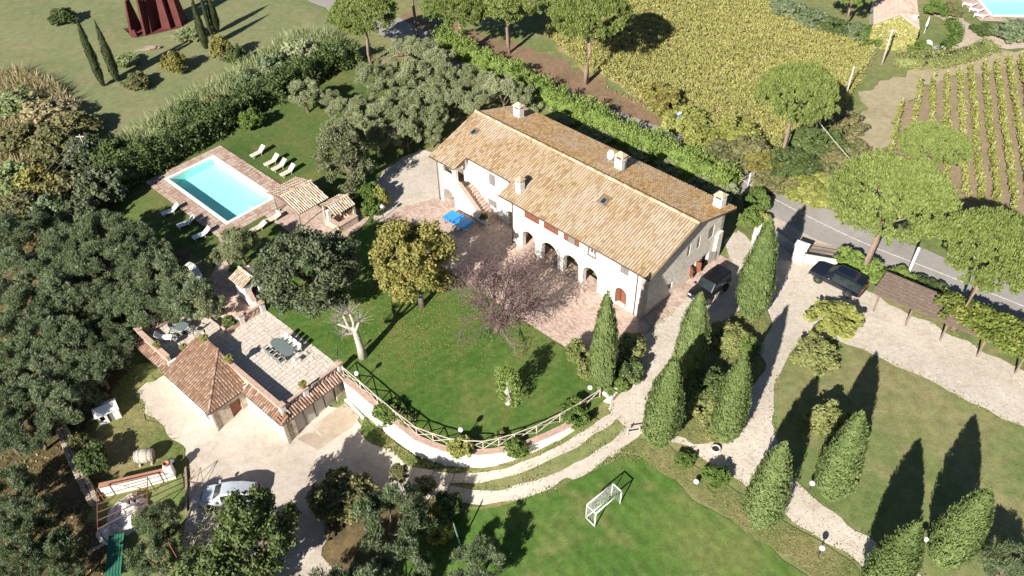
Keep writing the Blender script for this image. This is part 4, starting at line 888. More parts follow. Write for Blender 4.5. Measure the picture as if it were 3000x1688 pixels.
MB().box(19.5, 21.75, .5, 1.0, -.2, .95).build('counter', MT['annex_stone'], BQ); MB().box(21.25, 21.75, 1.0, 2.9, -.2, .95).build('counter', MT['annex_stone'], BQ)
MB().box(19.45, 21.8, .45, 1.02, .95, 1.02).build('counter_top', MT['capbrick'], BQ); MB().box(21.2, 21.8, 1.02, 2.95, .95, 1.02).build('counter_top', MT['capbrick'], BQ)
for x, y in ((19.0, 1.0), (19.0, 3.1), (21.0, 3.1)): MB().box(x - .12, x + .12, y - .12, y + .12, -.2, 1.95).build('pillar', MT['annex_stone'], BQ)
MB().box(19.95, 20.25, .55, .85, 1.02, 2.1).build('pillar', MT['plaster'], BQ); MB().box(19.3, 20.9, 2.5, 3.2, -.2, 1.4).build('oven', MT['pinkbrick'], BQ)
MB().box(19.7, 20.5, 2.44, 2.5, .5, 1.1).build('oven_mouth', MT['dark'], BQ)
WH = thing('well_house', (-23.55, 54.25, 0), rad(46), 'little white hut with tiled gable roof half under the dark oak', 'hut')
tiled_gable(WH, -1.25, 1.25, -.95, 1.2, 1.95, 2.45, .235, MT['tile_buff'], 41)
holed('wall', 1.9, -.3, 1.9, [(.6, 1.3, 0, 1.5, 1)], .2, MT['plaster'], WH, (-1.0, -.8, 0), (1, 0, 0), (0, -1, 0)); MB().box(-1.0, -.8, -.6, 1.0, -.3, 1.95).build('wall', MT['plaster'], WH); MB().box(.8, 1.0, -.6, 1.0, -.3, 1.95).build('wall', MT['plaster'], WH); MB().box(-.8, .8, .8, 1.0, -.3, 2.3).build('wall', MT['plaster'], WH)
def wallrun(name, label, pts, zt, zb, th, mat, cat='wall', cap=None, capname='coping', closed=False):
    """wall along a polyline; zt/zb scalar or per point"""
    pts = [np.array(p[:2], float) for p in pts]; o0 = pts[0]; n = len(pts)
    zt = zt if hasattr(zt, '__len__') else [zt] * n; zb = zb if hasattr(zb, '__len__') else [zb] * n
    rb_ = ribbon(pts, th); Lp, Rp = rb_[:n], rb_[n:][::-1]
    t = thing(name, (*o0, zb[0]), 0, label, cat); oz = np.array([*o0, zb[0]])
    mb = MB()
    for i in range(n - 1):
        v = [np.r_[Lp[i], zb[i]], np.r_[Rp[i], zb[i]], np.r_[Rp[i + 1], zb[i + 1]], np.r_[Lp[i + 1], zb[i + 1]], np.r_[Lp[i], zt[i]], np.r_[Rp[i], zt[i]], np.r_[Rp[i + 1], zt[i + 1]], np.r_[Lp[i + 1], zt[i + 1]]]
        fs = [(3, 2, 1, 0), (4, 5, 6, 7), (1, 2, 6, 5), (3, 0, 4, 7)]
        if i == 0: fs.append((0, 1, 5, 4))
        if i == n - 2: fs.append((2, 3, 7, 6))
        mb.add([q - oz for q in v], fs)
    fixn(mb.build('wall', mat, t))
    if cap is not None:
        rc_ = ribbon(pts, th + .12); Lc, Rc = rc_[:n], rc_[n:][::-1]
        for i in range(n - 1):
            q = MB(); v = [np.r_[Lc[i], zt[i]], np.r_[Rc[i], zt[i]], np.r_[Rc[i + 1], zt[i + 1]], np.r_[Lc[i + 1], zt[i + 1]]]
            q.add([a - oz + np.array([0, 0, .003]) for a in v] + [a - oz + np.array([0, 0, .07]) for a in v], [(3, 2, 1, 0), (4, 5, 6, 7), (0, 1, 5, 4), (1, 2, 6, 5), (2, 3, 7, 6), (3, 0, 4, 7)]); fixn(q.build(capname, cap, t))
    return t
wallrun('path_wall', 'low white wall running from the tiled hut to the terrace pillar', [G(*q)[:2] for q in ((722,850,0),(738,878,0),(752,905,0))], .9, -.4, .3, MT['plaster'], cap=MT['capbrick'])
wallrun('curved_bench_wall', 'curved white garden wall among the olives near the brick path', [GT(*q)[:2] for q in ((556,795),(566,798),(578,808),(588,825),(594,845),(597,862))], .75, -.8, .5, MT['plaster'], cap=MT['white_stone'])

# ================================================================ THE TERRACE BUILDING
A = thing('terrace_building', (*AK, -3.05), AT, 'low garage building with roof terrace, hipped tile roof and grey sliding doors', 'garage')
ZF = 3.05                                                       # local z = world z + 3.05, terrace level = 3.05
def B_(name, x0, x1, y0, y1, z0, z1, mat, par=A, bevel=0): return MB().box(x0, x1, y0, y1, z0 + ZF, z1 + ZF).build(name, mat, par, bevel=bevel)
holed('garage_wall', 6.5, -.4, ZF - .15, [(1.0, 5.1, .0, 2.55, 0)], .35, MT['annex_stone'], A, (.3, .35, 0), (1, 0, 0), (0, -1, 0))
for k in range(4):
    d_ = B_('garage_door', 1.32 + k * 1.02, 2.29 + k * 1.02, .55, .62, -3.03, -.55, MT['greypanel'] if 'greypanel' in MT else plain('grey_garage_door', (.42, .385, .345), .6, .08, 2), A)
    B_('door_rail', 2.25 + k * 1.02, 2.31 + k * 1.02, .5, .55, -3.03, -.55, MT['copper'], d_)
B_('wall', .3, .7, .7, 5.7, -3.3, -.15, MT['plaster']); B_('wall', 6.45, 6.8, .7, 11.5, -3.3, -.05, MT['plaster']); B_('wall', 3.1, 6.8, 11.5, 11.8, -3.3, -.05, MT['plaster'])
B_('floor_slab', .7, 6.45, .7, 11.5, -.35, -.05, MT['terrace_bed']); B_('floor_slab', -2.2, 3.0, 12.3, 16.8, -.35, -.05, MT['terrace_bed'])
holed('hip_wall', 3.6, -.4, ZF - .35, [(1.55, 2.5, 0, 1.95, 0)], .3, MT['annex_stone'], A, (-2.75, 5.7, 0), (1, 0, 0), (0, -1, 0))
B_('door', -1.2, -.25, 5.85, 5.92, -3.03, -1.1, MT['shutter']); MB().lathe([(.12, 0), (.12, .12)], 10, (-.15, 5.66, ZF - .62), 'y').build('round_vent', MT['dark'], A)
B_('wall', -2.75, -2.45, 6.0, 12.2, -3.3, -.4, MT['plaster']); B_('wall', -2.4, -2.1, 12.2, 17.0, -3.3, -.2, MT['render']); B_('wall', -2.1, 3.1, 16.7, 17.0, -3.3, -.05, MT['render']); B_('wall', .55, .9, 5.7, 12.2, -3.3, -.06, MT['plaster']); B_('wall', -2.45, .9, 12.0, 12.2, -3.3, .3, MT['plaster'])
B_('window', -2.78, -2.74, 6.6, 7.2, -2.4, -1.9, MT['glass'])
# paving of the terrace
n1 = paving(A, (.95, 6.9, .9, 11.6), .42, .025, MT['tstone'], lambda u, v: np.array([u, v]), ZF - .01, 51, jit=.24)
paving(A, (-2.05, 3.05, 12.25, 16.7), .42, .025, MT['tstone'], lambda u, v: np.array([u, v]), ZF - .01, 52, limit=300 - n1, jit=.24)
# hipped roof: main slope up +x to the terrace wall, right slope up +y
s_ = .38; x0, y0, a_, b_ = -3.05, 5.4, 3.95, 6.75; ze = ZF - .32
hipz = lambda d: ze + s_ * d
fixn(MB().panel([(x0, y0, ze), (x0, y0 + b_, ze), (x0 + a_, y0 + b_, hipz(a_)), (x0 + a_, y0 + a_, hipz(a_))], -.1).build('roof_deck', MT['deck'], A)); fixn(MB().panel([(x0, y0, ze), (x0 + a_, y0 + a_, hipz(a_)), (x0 + a_, y0, ze)], -.1).build('roof_deck', MT['deck'], A))
k_ = math.hypot(1, s_)
tile_parts(A, (x0, y0 + b_, ze + .02), (0, -1, 0), (1, 0, s_), 27, b_ / 27, .4, .1, 61, MT['tile_red'], lambda u: (-.04, min(a_, b_ - u) * k_), 200)
tile_parts(A, (x0, y0, ze + .02), (1, 0, 0), (0, 1, s_), 16, a_ / 16, .4, .1, 62, MT['tile_red'], lambda u: (-.04, u * k_), 95)
ridge_row(A, (x0, y0, ze + .05), (x0 + a_, y0 + a_, hipz(a_) + .05), MT['tile_red'], .13)
MB().tube([(x0 - .05, y0 - .05, ze - .03), (x0 - .05, y0 + b_, ze - .03)], .06, 6).build('gutter', MT['copper'], A); MB().tube([(x0 - .05, y0 - .05, ze - .03), (x0 + a_, y0 - .05, ze - .03)], .06, 6).build('gutter', MT['copper'], A)
for x, y in ((x0 + .22, y0 + .22), (.2, .24)): MB().tube([(x, y, 0), (x, y, ZF - .25)], .045, 6).build('downpipe', MT['palewood'], A)
# tiled skirts under the parapets
def skirt(p, q, inward, wd, rise, mat, seed, limit):
    p, q, n_ = Vector(p), Vector(q), Vector(inward); U = (q - p).normalized(); L = (q - p).length; Vd = n_ * wd + Vector((0, 0, rise))
    fixn(MB().panel([p, q, q + Vd, p + Vd], -.08).build('roof_deck', MT['deck'], A)); c = int(L / .25)
    tile_parts(A, p + Vector((0, 0, .02)), U, Vd, c, L / c, .4, .098, seed, mat, lambda u: (-.03, Vd.length), limit)
    MB().tube([p - n_ * .05, q - n_ * .05], .05, 6).build('gutter', MT['copper'], A)
skirt((-.05, 5.15, ZF - .1), (-.05, -.1, ZF - .1), (1, 0, 0), .75, .38, MT['tile_red'], 71, 0); skirt((-.05, -.1, ZF - .1), (6.5, -.1, ZF - .1), (0, 1, 0), .7, .36, MT['tile_red'], 72, 0); skirt((-3.0, 16.9, ZF - .25), (-3.0, 12.2, ZF - .25), (1, 0, 0), .7, .3, MT['tile_red'], 73, 0)
# parapets, pillars, pierced balustrades
for nm, bx in (('parapet', (.68, .92, .9, 12.2)), ('parapet', (-2.3, -2.05, 12.2, 16.95))):
    B_('parapet', bx[0], bx[1], bx[2], bx[3], -.05, .78 if bx[0] > 0 else .75, MT['capbrick'])
B_('parapet_cap', .6, 1.0, .95, 12.25, .785, .86, MT['capbrick']); B_('parapet_cap', -2.4, -1.97, 12.25, 17, .755, .83, MT['capbrick'])
for x, y in ((.8, .72), (3.0, .72), (6.5, .72), (6.6, 11.5), (4.5, 11.65), (-2.15, 16.9), (2.9, 16.85)):
    B_('pillar', x - .21, x + .21, y - .21, y + .21, -.05, 1.0, MT['plaster']); B_('pillar_cap', x - .28, x + .28, y - .28, y + .28, 1.003, 1.09, MT['capbrick'])
def balustrade(p, q):
    p, q = np.array(p, float), np.array(q, float); L = np.linalg.norm(q - p); n = max(2, int(round(L / .42))); d = (q - p) / L
    w3 = lambda t, z: (*(p + d * t), z + ZF)
    o = MB().bar(w3(0, .85), w3(L, .85), .24, .08).build('top_rail', MT['capbrick'], A); MB().bar(w3(0, .08), w3(L, .08), .2, .1).build('bottom_rail', MT['capbrick'], A)
    for k in range(n):
        a, b = L * (k + .06) / n, L * (k + .94) / n
        m = MB().bar(w3(a, .13), w3(b, .81), .09, .07); m.bar(w3(a, .81), w3(b, .13), .086, .066); m.build('lattice', MT['capbrick'], A)
balustrade((1.05, .72), (2.75, .72)); balustrade((3.25, .72), (6.25, .72)); balustrade((4.75, 11.62), (6.35, 11.52)); balustrade((-1.9, 16.9), (2.65, 16.88))
B_('floor_slab', .95, 3.1, 11.5, 12.25, -.35, -.005, MT['terrace_bed']); B_('planter', 2.9, 4.25, 11.5, 12.3, -.05, .45, MT['capbrick']); B_('planter_soil', 3.0, 4.15, 11.6, 12.2, .45, .48, MT['dark'])

# ================================================================ retaining wall of the lawn, its railing, gates
RW = [G(a, b, .06)[:2] for a, b in ((1011,1112),(1060,1152),(1110,1195),(1165,1241),(1222,1285),(1262,1302),(1303,1316),(1350,1324),(1400,1327),(1450,1323),(1500,1313),(1550,1297),(1600,1277),(1640,1258),(1680,1237))]
wallrun('retaining_wall', 'long white retaining wall curving below the round lawn', RW, [.1] * 11 + [.09, .08, .07, .06], [T1(*p) - .4 for p in RW], .4, MT['plaster'], cap=MT['capbrick'])
PW = [GT(a, b)[:2] for a, b in ((1012,1172),(1040,1200),(1078,1238))]
wallrun('ramp_wall', 'short low white wall beside the garage ramp', PW, [-2.1, -2.25, -2.5], [-3.4] * 3, .22, MT['plaster'])
FP_ = [G(a, b, .08) for a, b in ((1008,1098),(1058,1140),(1108,1184),(1163,1230),(1222,1275),(1270,1293),(1320,1308),(1368,1314),(1416,1316),(1462,1307),(1508,1294),(1572,1270),(1640,1236),(1700,1202),(1757,1163))]
RL = thing('garden_railing', FP_[0], 0, 'pale wooden railing with crossed braces along the edge of the round lawn', 'railing')
rl = lambda P, z: tuple(np.array(P) - FP_[0] + np.array([0, 0, z]))
rng = np.random.default_rng(2)
for i, p in enumerate(FP_):
    MB().tube([rl(p, -.1), rl(p, 1.0)], .05, 6).build('post', MT['palewood'], RL)
    if i + 1 < len(FP_):
        q = FP_[i + 1]; a, b = Vector(rl(p, .95)), Vector(rl(q, .95)); MB().tube([a, (a + b) / 2 + Vector((0, 0, .02)), b], .045, 6).build('top_rail', MT['palewood'], RL)
        MB().tube([rl(p, .08), rl(q, .88)], .035, 5).build('brace', MT['palewood'], RL); MB().tube([rl(p, .88), rl(q, .08)], .035, 5).build('brace', MT['palewood'], RL)
def bars_gate(name, label, p, q, h, n, mat, z0=None, arch=.1, cat='gate', spikes=False):
    p, q = np.array(p, float), np.array(q, float); t = thing(name, p, 0, label, cat); L = np.linalg.norm(q - p); d = (q - p) / L
    P = lambda s, z: tuple(d * s + np.array([0, 0, z]))
    for s in (0, L): MB().bar(P(s, 0), P(s, h + .1), .06).build('stile', mat, t)
    for z in (.12, h * .82): MB().bar(P(0, z), P(L, z), .04).build('rail', mat, t)
    for k in range(1, n): MB().tube([P(L * k / n, .05), P(L * k / n, h + arch * math.sin(PI * k / n))], .016, 5).build('bar', mat, t)
    return t
bars_gate('iron_gate', 'small dark wrought-iron gate leaning by the bend of the white retaining wall', GT(1240, 1338), GT(1306, 1362), 1.15, 11, MT['iron'])
# entrance: metal sliding gate, pillar, railings on low walls
g0, g1 = GT(2258, 703), GT(2324, 747)
SG = thing('sliding_gate', g0, math.atan2(*(g1 - g0)[1::-1]), 'blue-grey sheet metal entrance gate with spikes beside the round-topped pillar', 'gate'); Lg = float(np.linalg.norm(g1 - g0))
gm = plain('blue_grey_metal', (.2, .25, .28), .5, .12, 3)
for k in range(3): MB().box(k * Lg / 3 + .02, (k + 1) * Lg / 3 - .02, -.02, .02, .1, 1.25).build('panel', gm, SG)
MB().box(0, Lg, -.04, .04, .03, .1).build('bottom_rail', gm, SG); MB().box(0, Lg, -.04, .04, 1.25, 1.31).build('top_rail', gm, SG)
for k in range(14): MB().tube([(Lg * (k + .5) / 14, 0, 1.31), (Lg * (k + .5) / 14, 0, 1.65)], [.02, .008], 5).build('spike', MT['iron'], SG)
struct_gt = thing('gate_pillar', GT(2337, 764), rad(-35), 'stocky pale stone gate pillar with cap beside the blue-grey gate', 'pillar')
MB().box(-.5, .5, -.45, .45, -.3, 1.75).build('shaft', MT['gable_stone'], struct_gt); MB().prism([(-.62, -.55), (.62, -.55), (.62, .55), (-.62, .55)], 1.753, 1.9).build('cap', MT['white_stone'], struct_gt); MB().box(-.35, .35, -.3, .3, 1.903, 2.0).build('cap_top', MT['white_stone'], struct_gt)
W1 = [GT(a, b)[:2] for a, b in ((2350,765),(2400,776),(2448,782))]
wallrun('gate_wall', 'low pale wall carrying spiked iron railings beside the entrance gate', W1, .75, -.3, .35, MT['gable_stone'], cap=MT['white_stone'])
W2 = [np.r_[w, .82] for w in W1]
bars_gate('spiked_railing', 'black spiked iron railing on the low entrance wall', W2[0], W2[2], .9, 26, MT['iron'], arch=.12, cat='railing')
bars_gate('roadside_railing', 'short iron railing across the road side of the entrance', GT(2262, 680) + np.array([0, 0, .1]), GT(2345, 725) + np.array([0, 0, .1]), .7, 22, MT['iron'], arch=.1, cat='railing') if False else None
wallrun('corner_wall', 'pale stone wall end with yellow plant behind the farmhouse gable', [GT(a, b)[:2] for a, b in ((2208,712),(2218,680),(2226,655))], [.5, .65, .8], -.3, .45, MT['gable_stone'], cap=MT['white_stone'])
# planter bench at the end of the railing
pb = GT(1782, 1172); PBn = thing('slatted_planter', pb, rad(47), 'white masonry planter box with slatted top beside the drive', 'planter')
MB().box(-.2, 1.45, -.35, .45, -.4, .62).build('box', MT['plaster'], PBn); MB().box(.15, 1.35, -.37, -.352, .05, .45).build('grille', MT['wood'], PBn)
for k in range(5): MB().box(-.2 + k * .34, .02 + k * .34, -.4, .5, .623, .7).build('slat', MT['white_stone'], PBn)
# timber barrier beside the cypress
tb = thing('timber_barrier', GT(1838, 1275), rad(12), 'small weathered timber barrier rail at the track edge by a cypress', 'barrier')
for x in (0, .95): MB().tube([(x, 0, -.2), (x, 0, .85)], .06, 6).build('post', MT['palewood'], tb)
for z in (.35, .75): MB().tube([(-.15, 0, z), (1.15, 0, z)], .045, 6).build('rail', MT['palewood'], tb)

# ================================================================ VEHICLES
def vehicle(name, label, loc, rz, st, wheels, paint, glass_seg, screen, rear, R=.37, rails=False, spare=False):
    """st: stations (x, z_low, hw_low, z_belt, hw_belt, z_top, hw_top); glass_seg: side-window segments; screen/rear: segment index of the glazed top faces"""
    t = thing(name, loc, rz, label, 'car'); mb = MB(); rings = []
    for x, zl, wl, zb, wb, zt, wt in st:
        half = [(wl * .6, zl), (wl, zl + .06), (wb * 1.0, zl + (zb - zl) * .45), (wb, zb - .03), (wb * .97, zb), (wt + (wb * .97 - wt) * .12, zt - .07), (wt * .9, zt)]
        rings.append([(x, -y, z) for y, z in half] + [(x, y, z) for y, z in reversed(half)])
    n = len(rings[0]); vs = [p for r in rings for p in r]; fs = []
    for i in range(len(rings) - 1):
        for k in range(n): fs.append((i * n + k, (i + 1) * n + k, (i + 1) * n + (k + 1) % n, i * n + (k + 1) % n))
    fs += [tuple(range(n)), tuple((len(rings) - 1) * n + k for k in range(n - 1, -1, -1))]
    mb.add(vs, fs); body = fixn(mb.build('body', paint, t, True))
    bm = bmesh.new(); bm.from_mesh(body.data)
    for e in bm.edges:
        if len(e.link_faces) == 2 and e.calc_face_angle(0) > .6: e.smooth = False
    bm.to_mesh(body.data); bm.free()
    def pane(nm, q, push=.012, ins=.1):
        q = [Vector(p) for p in q]; c = sum(q, Vector()) / 4; nn = (q[1] - q[0]).cross(q[3] - q[0]).normalized()
        if nn.dot(c - Vector((0, 0, .7))) < 0: nn = -nn
        q = [p + (c - p).normalized() * ins * min(1, (c - p).length) * .5 + nn * push for p in q]; MB().add(q, [(0, 1, 2, 3)]).build(nm, MT['glass'], t)
    for i in glass_seg:
        for a, b in ((4, 5), (n - 6, n - 5)): pane('side_window', [rings[i][a], rings[i + 1][a], rings[i + 1][b], rings[i][b]])
    for nm, i in (('windscreen', screen), ('rear_window', rear)): pane(nm, [rings[i][6], rings[i + 1][6], rings[i + 1][7], rings[i][7]])
    hw = max(s[4] for s in st)
    ty = MB().lathe([(R * .6, -.11), (R * .97, -.115), (R, -.07), (R, .07), (R * .97, .115), (R * .6, .11)], 18, axis='y').mesh('tyre'); ty.materials.append(MT['tyre'])
    rm = MB().lathe([(.02, -.07), (R * .3, -.1), (R * .5, -.085), (R * .62, -.1), (R * .62, .1), (R * .5, .085), (R * .3, .1), (.02, .07)], 18, axis='y'); 
    for k in range(5):
        a = 2 * PI * k / 5
        for sy in (-.1, .1): rm.bar((0, sy, 0), (R * .55 * math.cos(a), sy * 1.05, R * .55 * math.sin(a)), .06, .02)
    rm = rm.mesh('rim'); rm.materials.append(MT['rim'])
    for wx in wheels:
        for sy in (-1, 1):
            w = MB().lathe([(R * 1.12, -.02), (R * 1.12, .02)], 18, axis='y').build('wheel', MT['trim'], t); w.location = (wx, sy * (hw - .035), R + .01)
            a = link('tyre', ty, w); a.location = (0, -sy * .03 + sy * .03, 0); link('rim', rm, w)
    x0, x1 = st[0][0], st[-1][0]; f, b = (x1, st[-1]), (x0, st[0])
    for sy in (-1, 1):
        MB().box(x1 - .04, x1 + .02, sy * .62 - .16, sy * .62 + .16, st[-1][3] - .2, st[-1][3] - .04).build('headlight', MT['lamp_glass'], t); MB().box(x0 - .02, x0 + .05, sy * .66 - .09, sy * .66 + .09, st[0][3] - .25, st[0][3] + .1).build('tail_light', MT['lamp_red'], t)
        sx = rings[screen if screen > rear else screen][0][0]; mx = min(st[screen][0], st[screen + 1][0]) + .35
        MB().box(mx - .08, mx + .08, sy * (hw + .1) - .1, sy * (hw + .1) + .1, st[screen][3], st[screen][3] + .16).build('mirror', paint, t)
    MB().box(x1 - .02, x1 + .03, -.4, .4, st[-1][1] + .2, st[-1][1] + .38).build('grille', MT['trim'], t); MB().box(x1 + .005, x1 + .04, -.26, .26, st[-1][1] + .05, st[-1][1] + .17).build('number_plate', MT['white'], t)
    MB().box(x1 - .1, x1 + .06, -.78, .78, st[-1][1] - .02, st[-1][1] + .16).build('bumper', MT['trim'], t); MB().box(x0 - .06, x0 + .1, -.78, .78, st[0][1] - .02, st[0][1] + .18).build('bumper', MT['trim'], t)
    if rails:
        for sy in (-1, 1): MB().tube([(st[2][0] + .2, sy * .58, st[3][5] + .05), (st[-4][0] - .1, sy * .58, st[3][5] + .05)], .025, 5).build('roof_rail', MT['trim'], t)
    return t
f0, r0 = GT(2397, 829), GT(2476, 868); hd = f0 - r0; ang = math.atan2(hd[1], hd[0]); lf = np.array([-math.sin(ang), math.cos(ang), 0]); c0 = (f0 + r0) / 2 - lf * .85
SUV = [(-2.4, .5, .7, 1.0, .84, 1.25, .72), (-2.3, .36, .8, 1.05, .93, 1.72, .68), (-1.7, .33, .82, 1.06, .95, 1.84, .7), (-.75, .33, .82, 1.05, .96, 1.88, .72), (.25, .33, .82, 1.04, .96, 1.84, .7), (1.05, .33, .82, 1.04, .95, 1.12, .78), (2.0, .36, .8, 1.0, .93, 1.05, .74), (2.38, .45, .7, .88, .84, .93, .66)]
vehicle('parked_car', 'dark navy large off-road car parked by the pine trunk near the entrance gate', tuple(c0), ang, SUV, (-1.42, 1.4), MT['car_blue'], (1, 2, 3), 4, 0, .4, rails=True)
a0 = G(2079, 838, .85); hv = G(2030, 880) - G(2128, 802)
JEEP = [(-2.1, .5, .72, 1.02, .84, 1.3, .74), (-2.02, .38, .8, 1.05, .9, 1.8, .72), (-1.2, .36, .8, 1.05, .91, 1.86, .74), (-.3, .36, .8, 1.05, .91, 1.86, .74), (.42, .36, .8, 1.04, .91, 1.82, .74), (.85, .36, .8, 1.04, .9, 1.1, .8), (1.75, .38, .78, 1.0, .88, 1.05, .78), (2.08, .46, .72, .92, .84, .97, .74)]
vehicle('parked_car', 'black boxy off-road car parked along the farmhouse gable wall', (a0[0], a0[1], T1(a0[0], a0[1]) + .04), math.atan2(hv[1], hv[0]), JEEP, (-1.3, 1.3), MT['car_black'], (1, 2, 3), 4, 0, .38, rails=False)
a1 = GT(672, 1447, .7); hv = GT(600, 1455) - GT(740, 1443)
SED = [(-2.05, .45, .62, .82, .76, .98, .62), (-1.95, .28, .76, .9, .84, 1.2, .58), (-1.1, .26, .78, .92, .86, 1.46, .58), (-.2, .26, .78, .92, .87, 1.5, .6), (.45, .26, .78, .9, .87, 1.44, .58), (1.1, .26, .78, .88, .85, .95, .7), (1.8, .3, .74, .78, .8, .82, .62), (2.08, .36, .6, .66, .66, .7, .5)]
vehicle('parked_car', 'silver small car parked on the forecourt half under a tree', tuple(a1), math.atan2(hv[1], hv[0]), SED, (-1.3, 1.32), MT['car_silver'], (1, 2, 3), 4, 0, .31)

# ================================================================ GARDEN FURNITURE AND SMALL THINGS
def lounger(label, uv, face, mat, group, back=.55):
    p = pool_xy(*uv); t = thing('sun_lounger', (p[0], p[1], T1(*p) + .05), face, label, 'sun lounger', group)
    MB().add([(0, -.33, .3), (1.2, -.33, .3), (1.2, .33, .3), (0, .33, .3), (0, -.33, .36), (1.2, -.33, .36), (1.2, .33, .36), (0, .33, .36)], [(3, 2, 1, 0), (4, 5, 6, 7), (0, 1, 5, 4), (1, 2, 6, 5), (2, 3, 7, 6), (3, 0, 4, 7)]).build('seat', mat, t)
    MB().panel([(1.2, -.33, .31), (1.85, -.33, .31 + back), (1.85, .33, .31 + back), (1.2, .33, .31)], .06).build('backrest', mat, t)
    for k in range(4): MB().box(.12 + k * .28, .3 + k * .28, -.28, .28, .362, .375).build('slat', mat, t)
    for x in (.15, 1.15):
        for y in (-.29, .29): MB().box(x - .03, x + .03, y - .03, y + .03, 0, .3).build('leg', mat, t)
    return t
up_face = -.757 + PI / 2
for (u, lb) in ((3.75, 'cream sun lounger standing apart from the row of three on the pool lawn'), (6.35, 'first of the three cream loungers together on the lawn, farthest from the pavilion'), (7.75, 'middle of the three cream loungers together on the pool lawn'), (9.3, 'cream lounger nearest the pool pavilion roof on the lawn')): lounger(lb, (u, -2.5), up_face, MT['cream'], 'cream loungers on the pool lawn')
for (pq, pb_, lb) in (((476, 636), (510, 622), 'grey-white lounger in tree shade nearest the hedge end of the pool'), ((522, 672), (556, 658), 'middle grey-white lounger in the tree shade below the pool'), ((567, 706), (600, 692), 'grey-white lounger in tree shade nearest the brick path')):
    p, q = GT(*pq), GT(*pb_); d_ = p - PO.tolist() if False else None; uv = ((p[:2] - PO) @ PE, -((p[:2] - PO) @ PG)); lounger(lb, uv, math.atan2(q[1] - p[1], q[0] - p[0]), MT['white'], 'loungers under the olives', .5)
for (pq, pb_, lb) in (((735, 688), (765, 672), 'cream lounger on the small lawn nearer the brick path'), ((775, 660), (803, 648), 'cream lounger on the small lawn next to the pavilion post')):
    p, q = GT(*pq), GT(*pb_); uv = ((p[:2] - PO) @ PE, -((p[:2] - PO) @ PG)); lounger(lb, uv, math.atan2(q[1] - p[1], q[0] - p[0]), MT['cream'], 'loungers on the small lawn', .25)
tp = [G(a, b, .78) for a, b in ((1301,640),(1330,620),(1377,643),(1350,668))]; cc = sum(tp) / 4; dv = (tp[2] + tp[3] - tp[0] - tp[1])
PT = thing('table_tennis_table', (cc[0], cc[1], .09), math.atan2(dv[1], dv[0]), 'table tennis table under a bright blue cover on the courtyard', 'table')
MB().box(-1.4, -.02, -.78, .78, .66, .74).build('cover', MT['blue'], PT, bevel=.02); MB().box(.02, 1.4, -.78, .78, .66, .74).build('cover', MT['blue'], PT, bevel=.02)
MB().panel([(1.4, -.78, .7), (1.46, -.78, .35), (1.46, .78, .35), (1.4, .78, .7)], .02).build('cover_flap', MT['blue'], PT); MB().box(-.03, .03, -.85, .85, .735, .86).build('net', MT['blue'], PT)
for x in (-1.1, 1.1):
    for y in (-.6, .6): MB().box(x - .04, x + .04, y - .04, y + .04, 0, .66).build('leg', MT['greyshut'], PT)
def chair(label, loc, rz, mat, group):
    t = thing('garden_chair', loc, rz, label, 'chair', group); MB().box(-.22, .22, -.22, .22, .42, .46).build('seat', mat, t); MB().panel([(-.22, .22, .44), (.22, .22, .44), (.22, .32, .9), (-.22, .32, .9)], .03).build('backrest', mat, t)
    for x in (-.2, .2):
        for y in (-.2, .2): MB().box(x - .02, x + .02, y - .02, y + .02, 0, .42).build('leg', mat, t)
    for x in (-.25, .25): MB().box(x - .025, x + .025, -.2, .24, .64, .67).build('arm', mat, t)
    return t
def annw(x, y, z=0.0): p = ann(x, y); return (p[0], p[1], z)
DT = thing('dining_table', annw(4.75, 6.0), AT, 'long grey-green glass dining table on the sunny terrace', 'table')
pl_ = [(.52 * math.cos(a) * (1.0), 1.35 * math.sin(a)) for a in [2 * PI * k / 24 for k in range(24)]]; pl_ = [(max(-.5, min(.5, x * 1.3)), y) for x, y in pl_]
MB().prism(pl_, .7, .74).build('top', MT['greyfab'], DT)
for y in (-.9, .9):
    for x in (-.35, .35): MB().box(x - .03, x + .03, y - .03, y + .03, 0, .7).build('leg', MT['iron'], DT)
for k, (x, y, r_, lb) in enumerate([(.85, -.9, -PI / 2, 'pale chair on the lawn side of the dining table, nearest the railing'), (.85, -.3, -PI / 2, 'second pale chair on the lawn side of the dining table'), (.85, .3, -PI / 2, 'third pale chair on the lawn side of the dining table'), (.85, .9, -PI / 2, 'pale chair on the lawn side of the dining table, nearest the hut'), (-.85, -.9, PI / 2, 'dark chair on the shady side of the dining table, nearest the garage doors'), (-.85, -.3, PI / 2, 'second dark chair on the shady side of the dining table'), (-.85, .3, PI / 2, 'third dark chair on the shady side of the dining table'), (-.85, .9, PI / 2, 'dark chair on the shady side of the dining table, nearest the planter'), (0, -1.75, PI, 'white chair at the garage end of the dining table')]):
    q = ann(4.75 + x, 6.0 + y); chair(lb, (q[0], q[1], .0), AT + r_, MT['white'] if x > .5 or k == 8 else MT['greychair'], 'chairs round the terrace dining table')
RT = thing('round_table', annw(.55, 14.6), 0, 'round grey garden table on the left terrace beside the hipped roof', 'table'); MB().lathe([(.02, .7), (.55, .7), (.55, .74), (.02, .74)], 20).build('top', MT['greyfab'], RT); MB().lathe([(.25, 0), (.05, .05), (.04, .7)], 10).build('stand', MT['iron'], RT)
for k, lb in enumerate(('grey chair at the round terrace table, on the hut side', 'grey chair at the round terrace table, on the olive grove side', 'grey chair at the round terrace table, on the hipped roof side', 'grey chair at the round terrace table, on the planter side')):
    a = k * PI / 2 + .5; q = ann(.55 + .9 * math.cos(a), 14.6 + .9 * math.sin(a)); chair(lb, (q[0], q[1], 0), AT + a - PI / 2, MT['greychair'], 'chairs round the small terrace table')
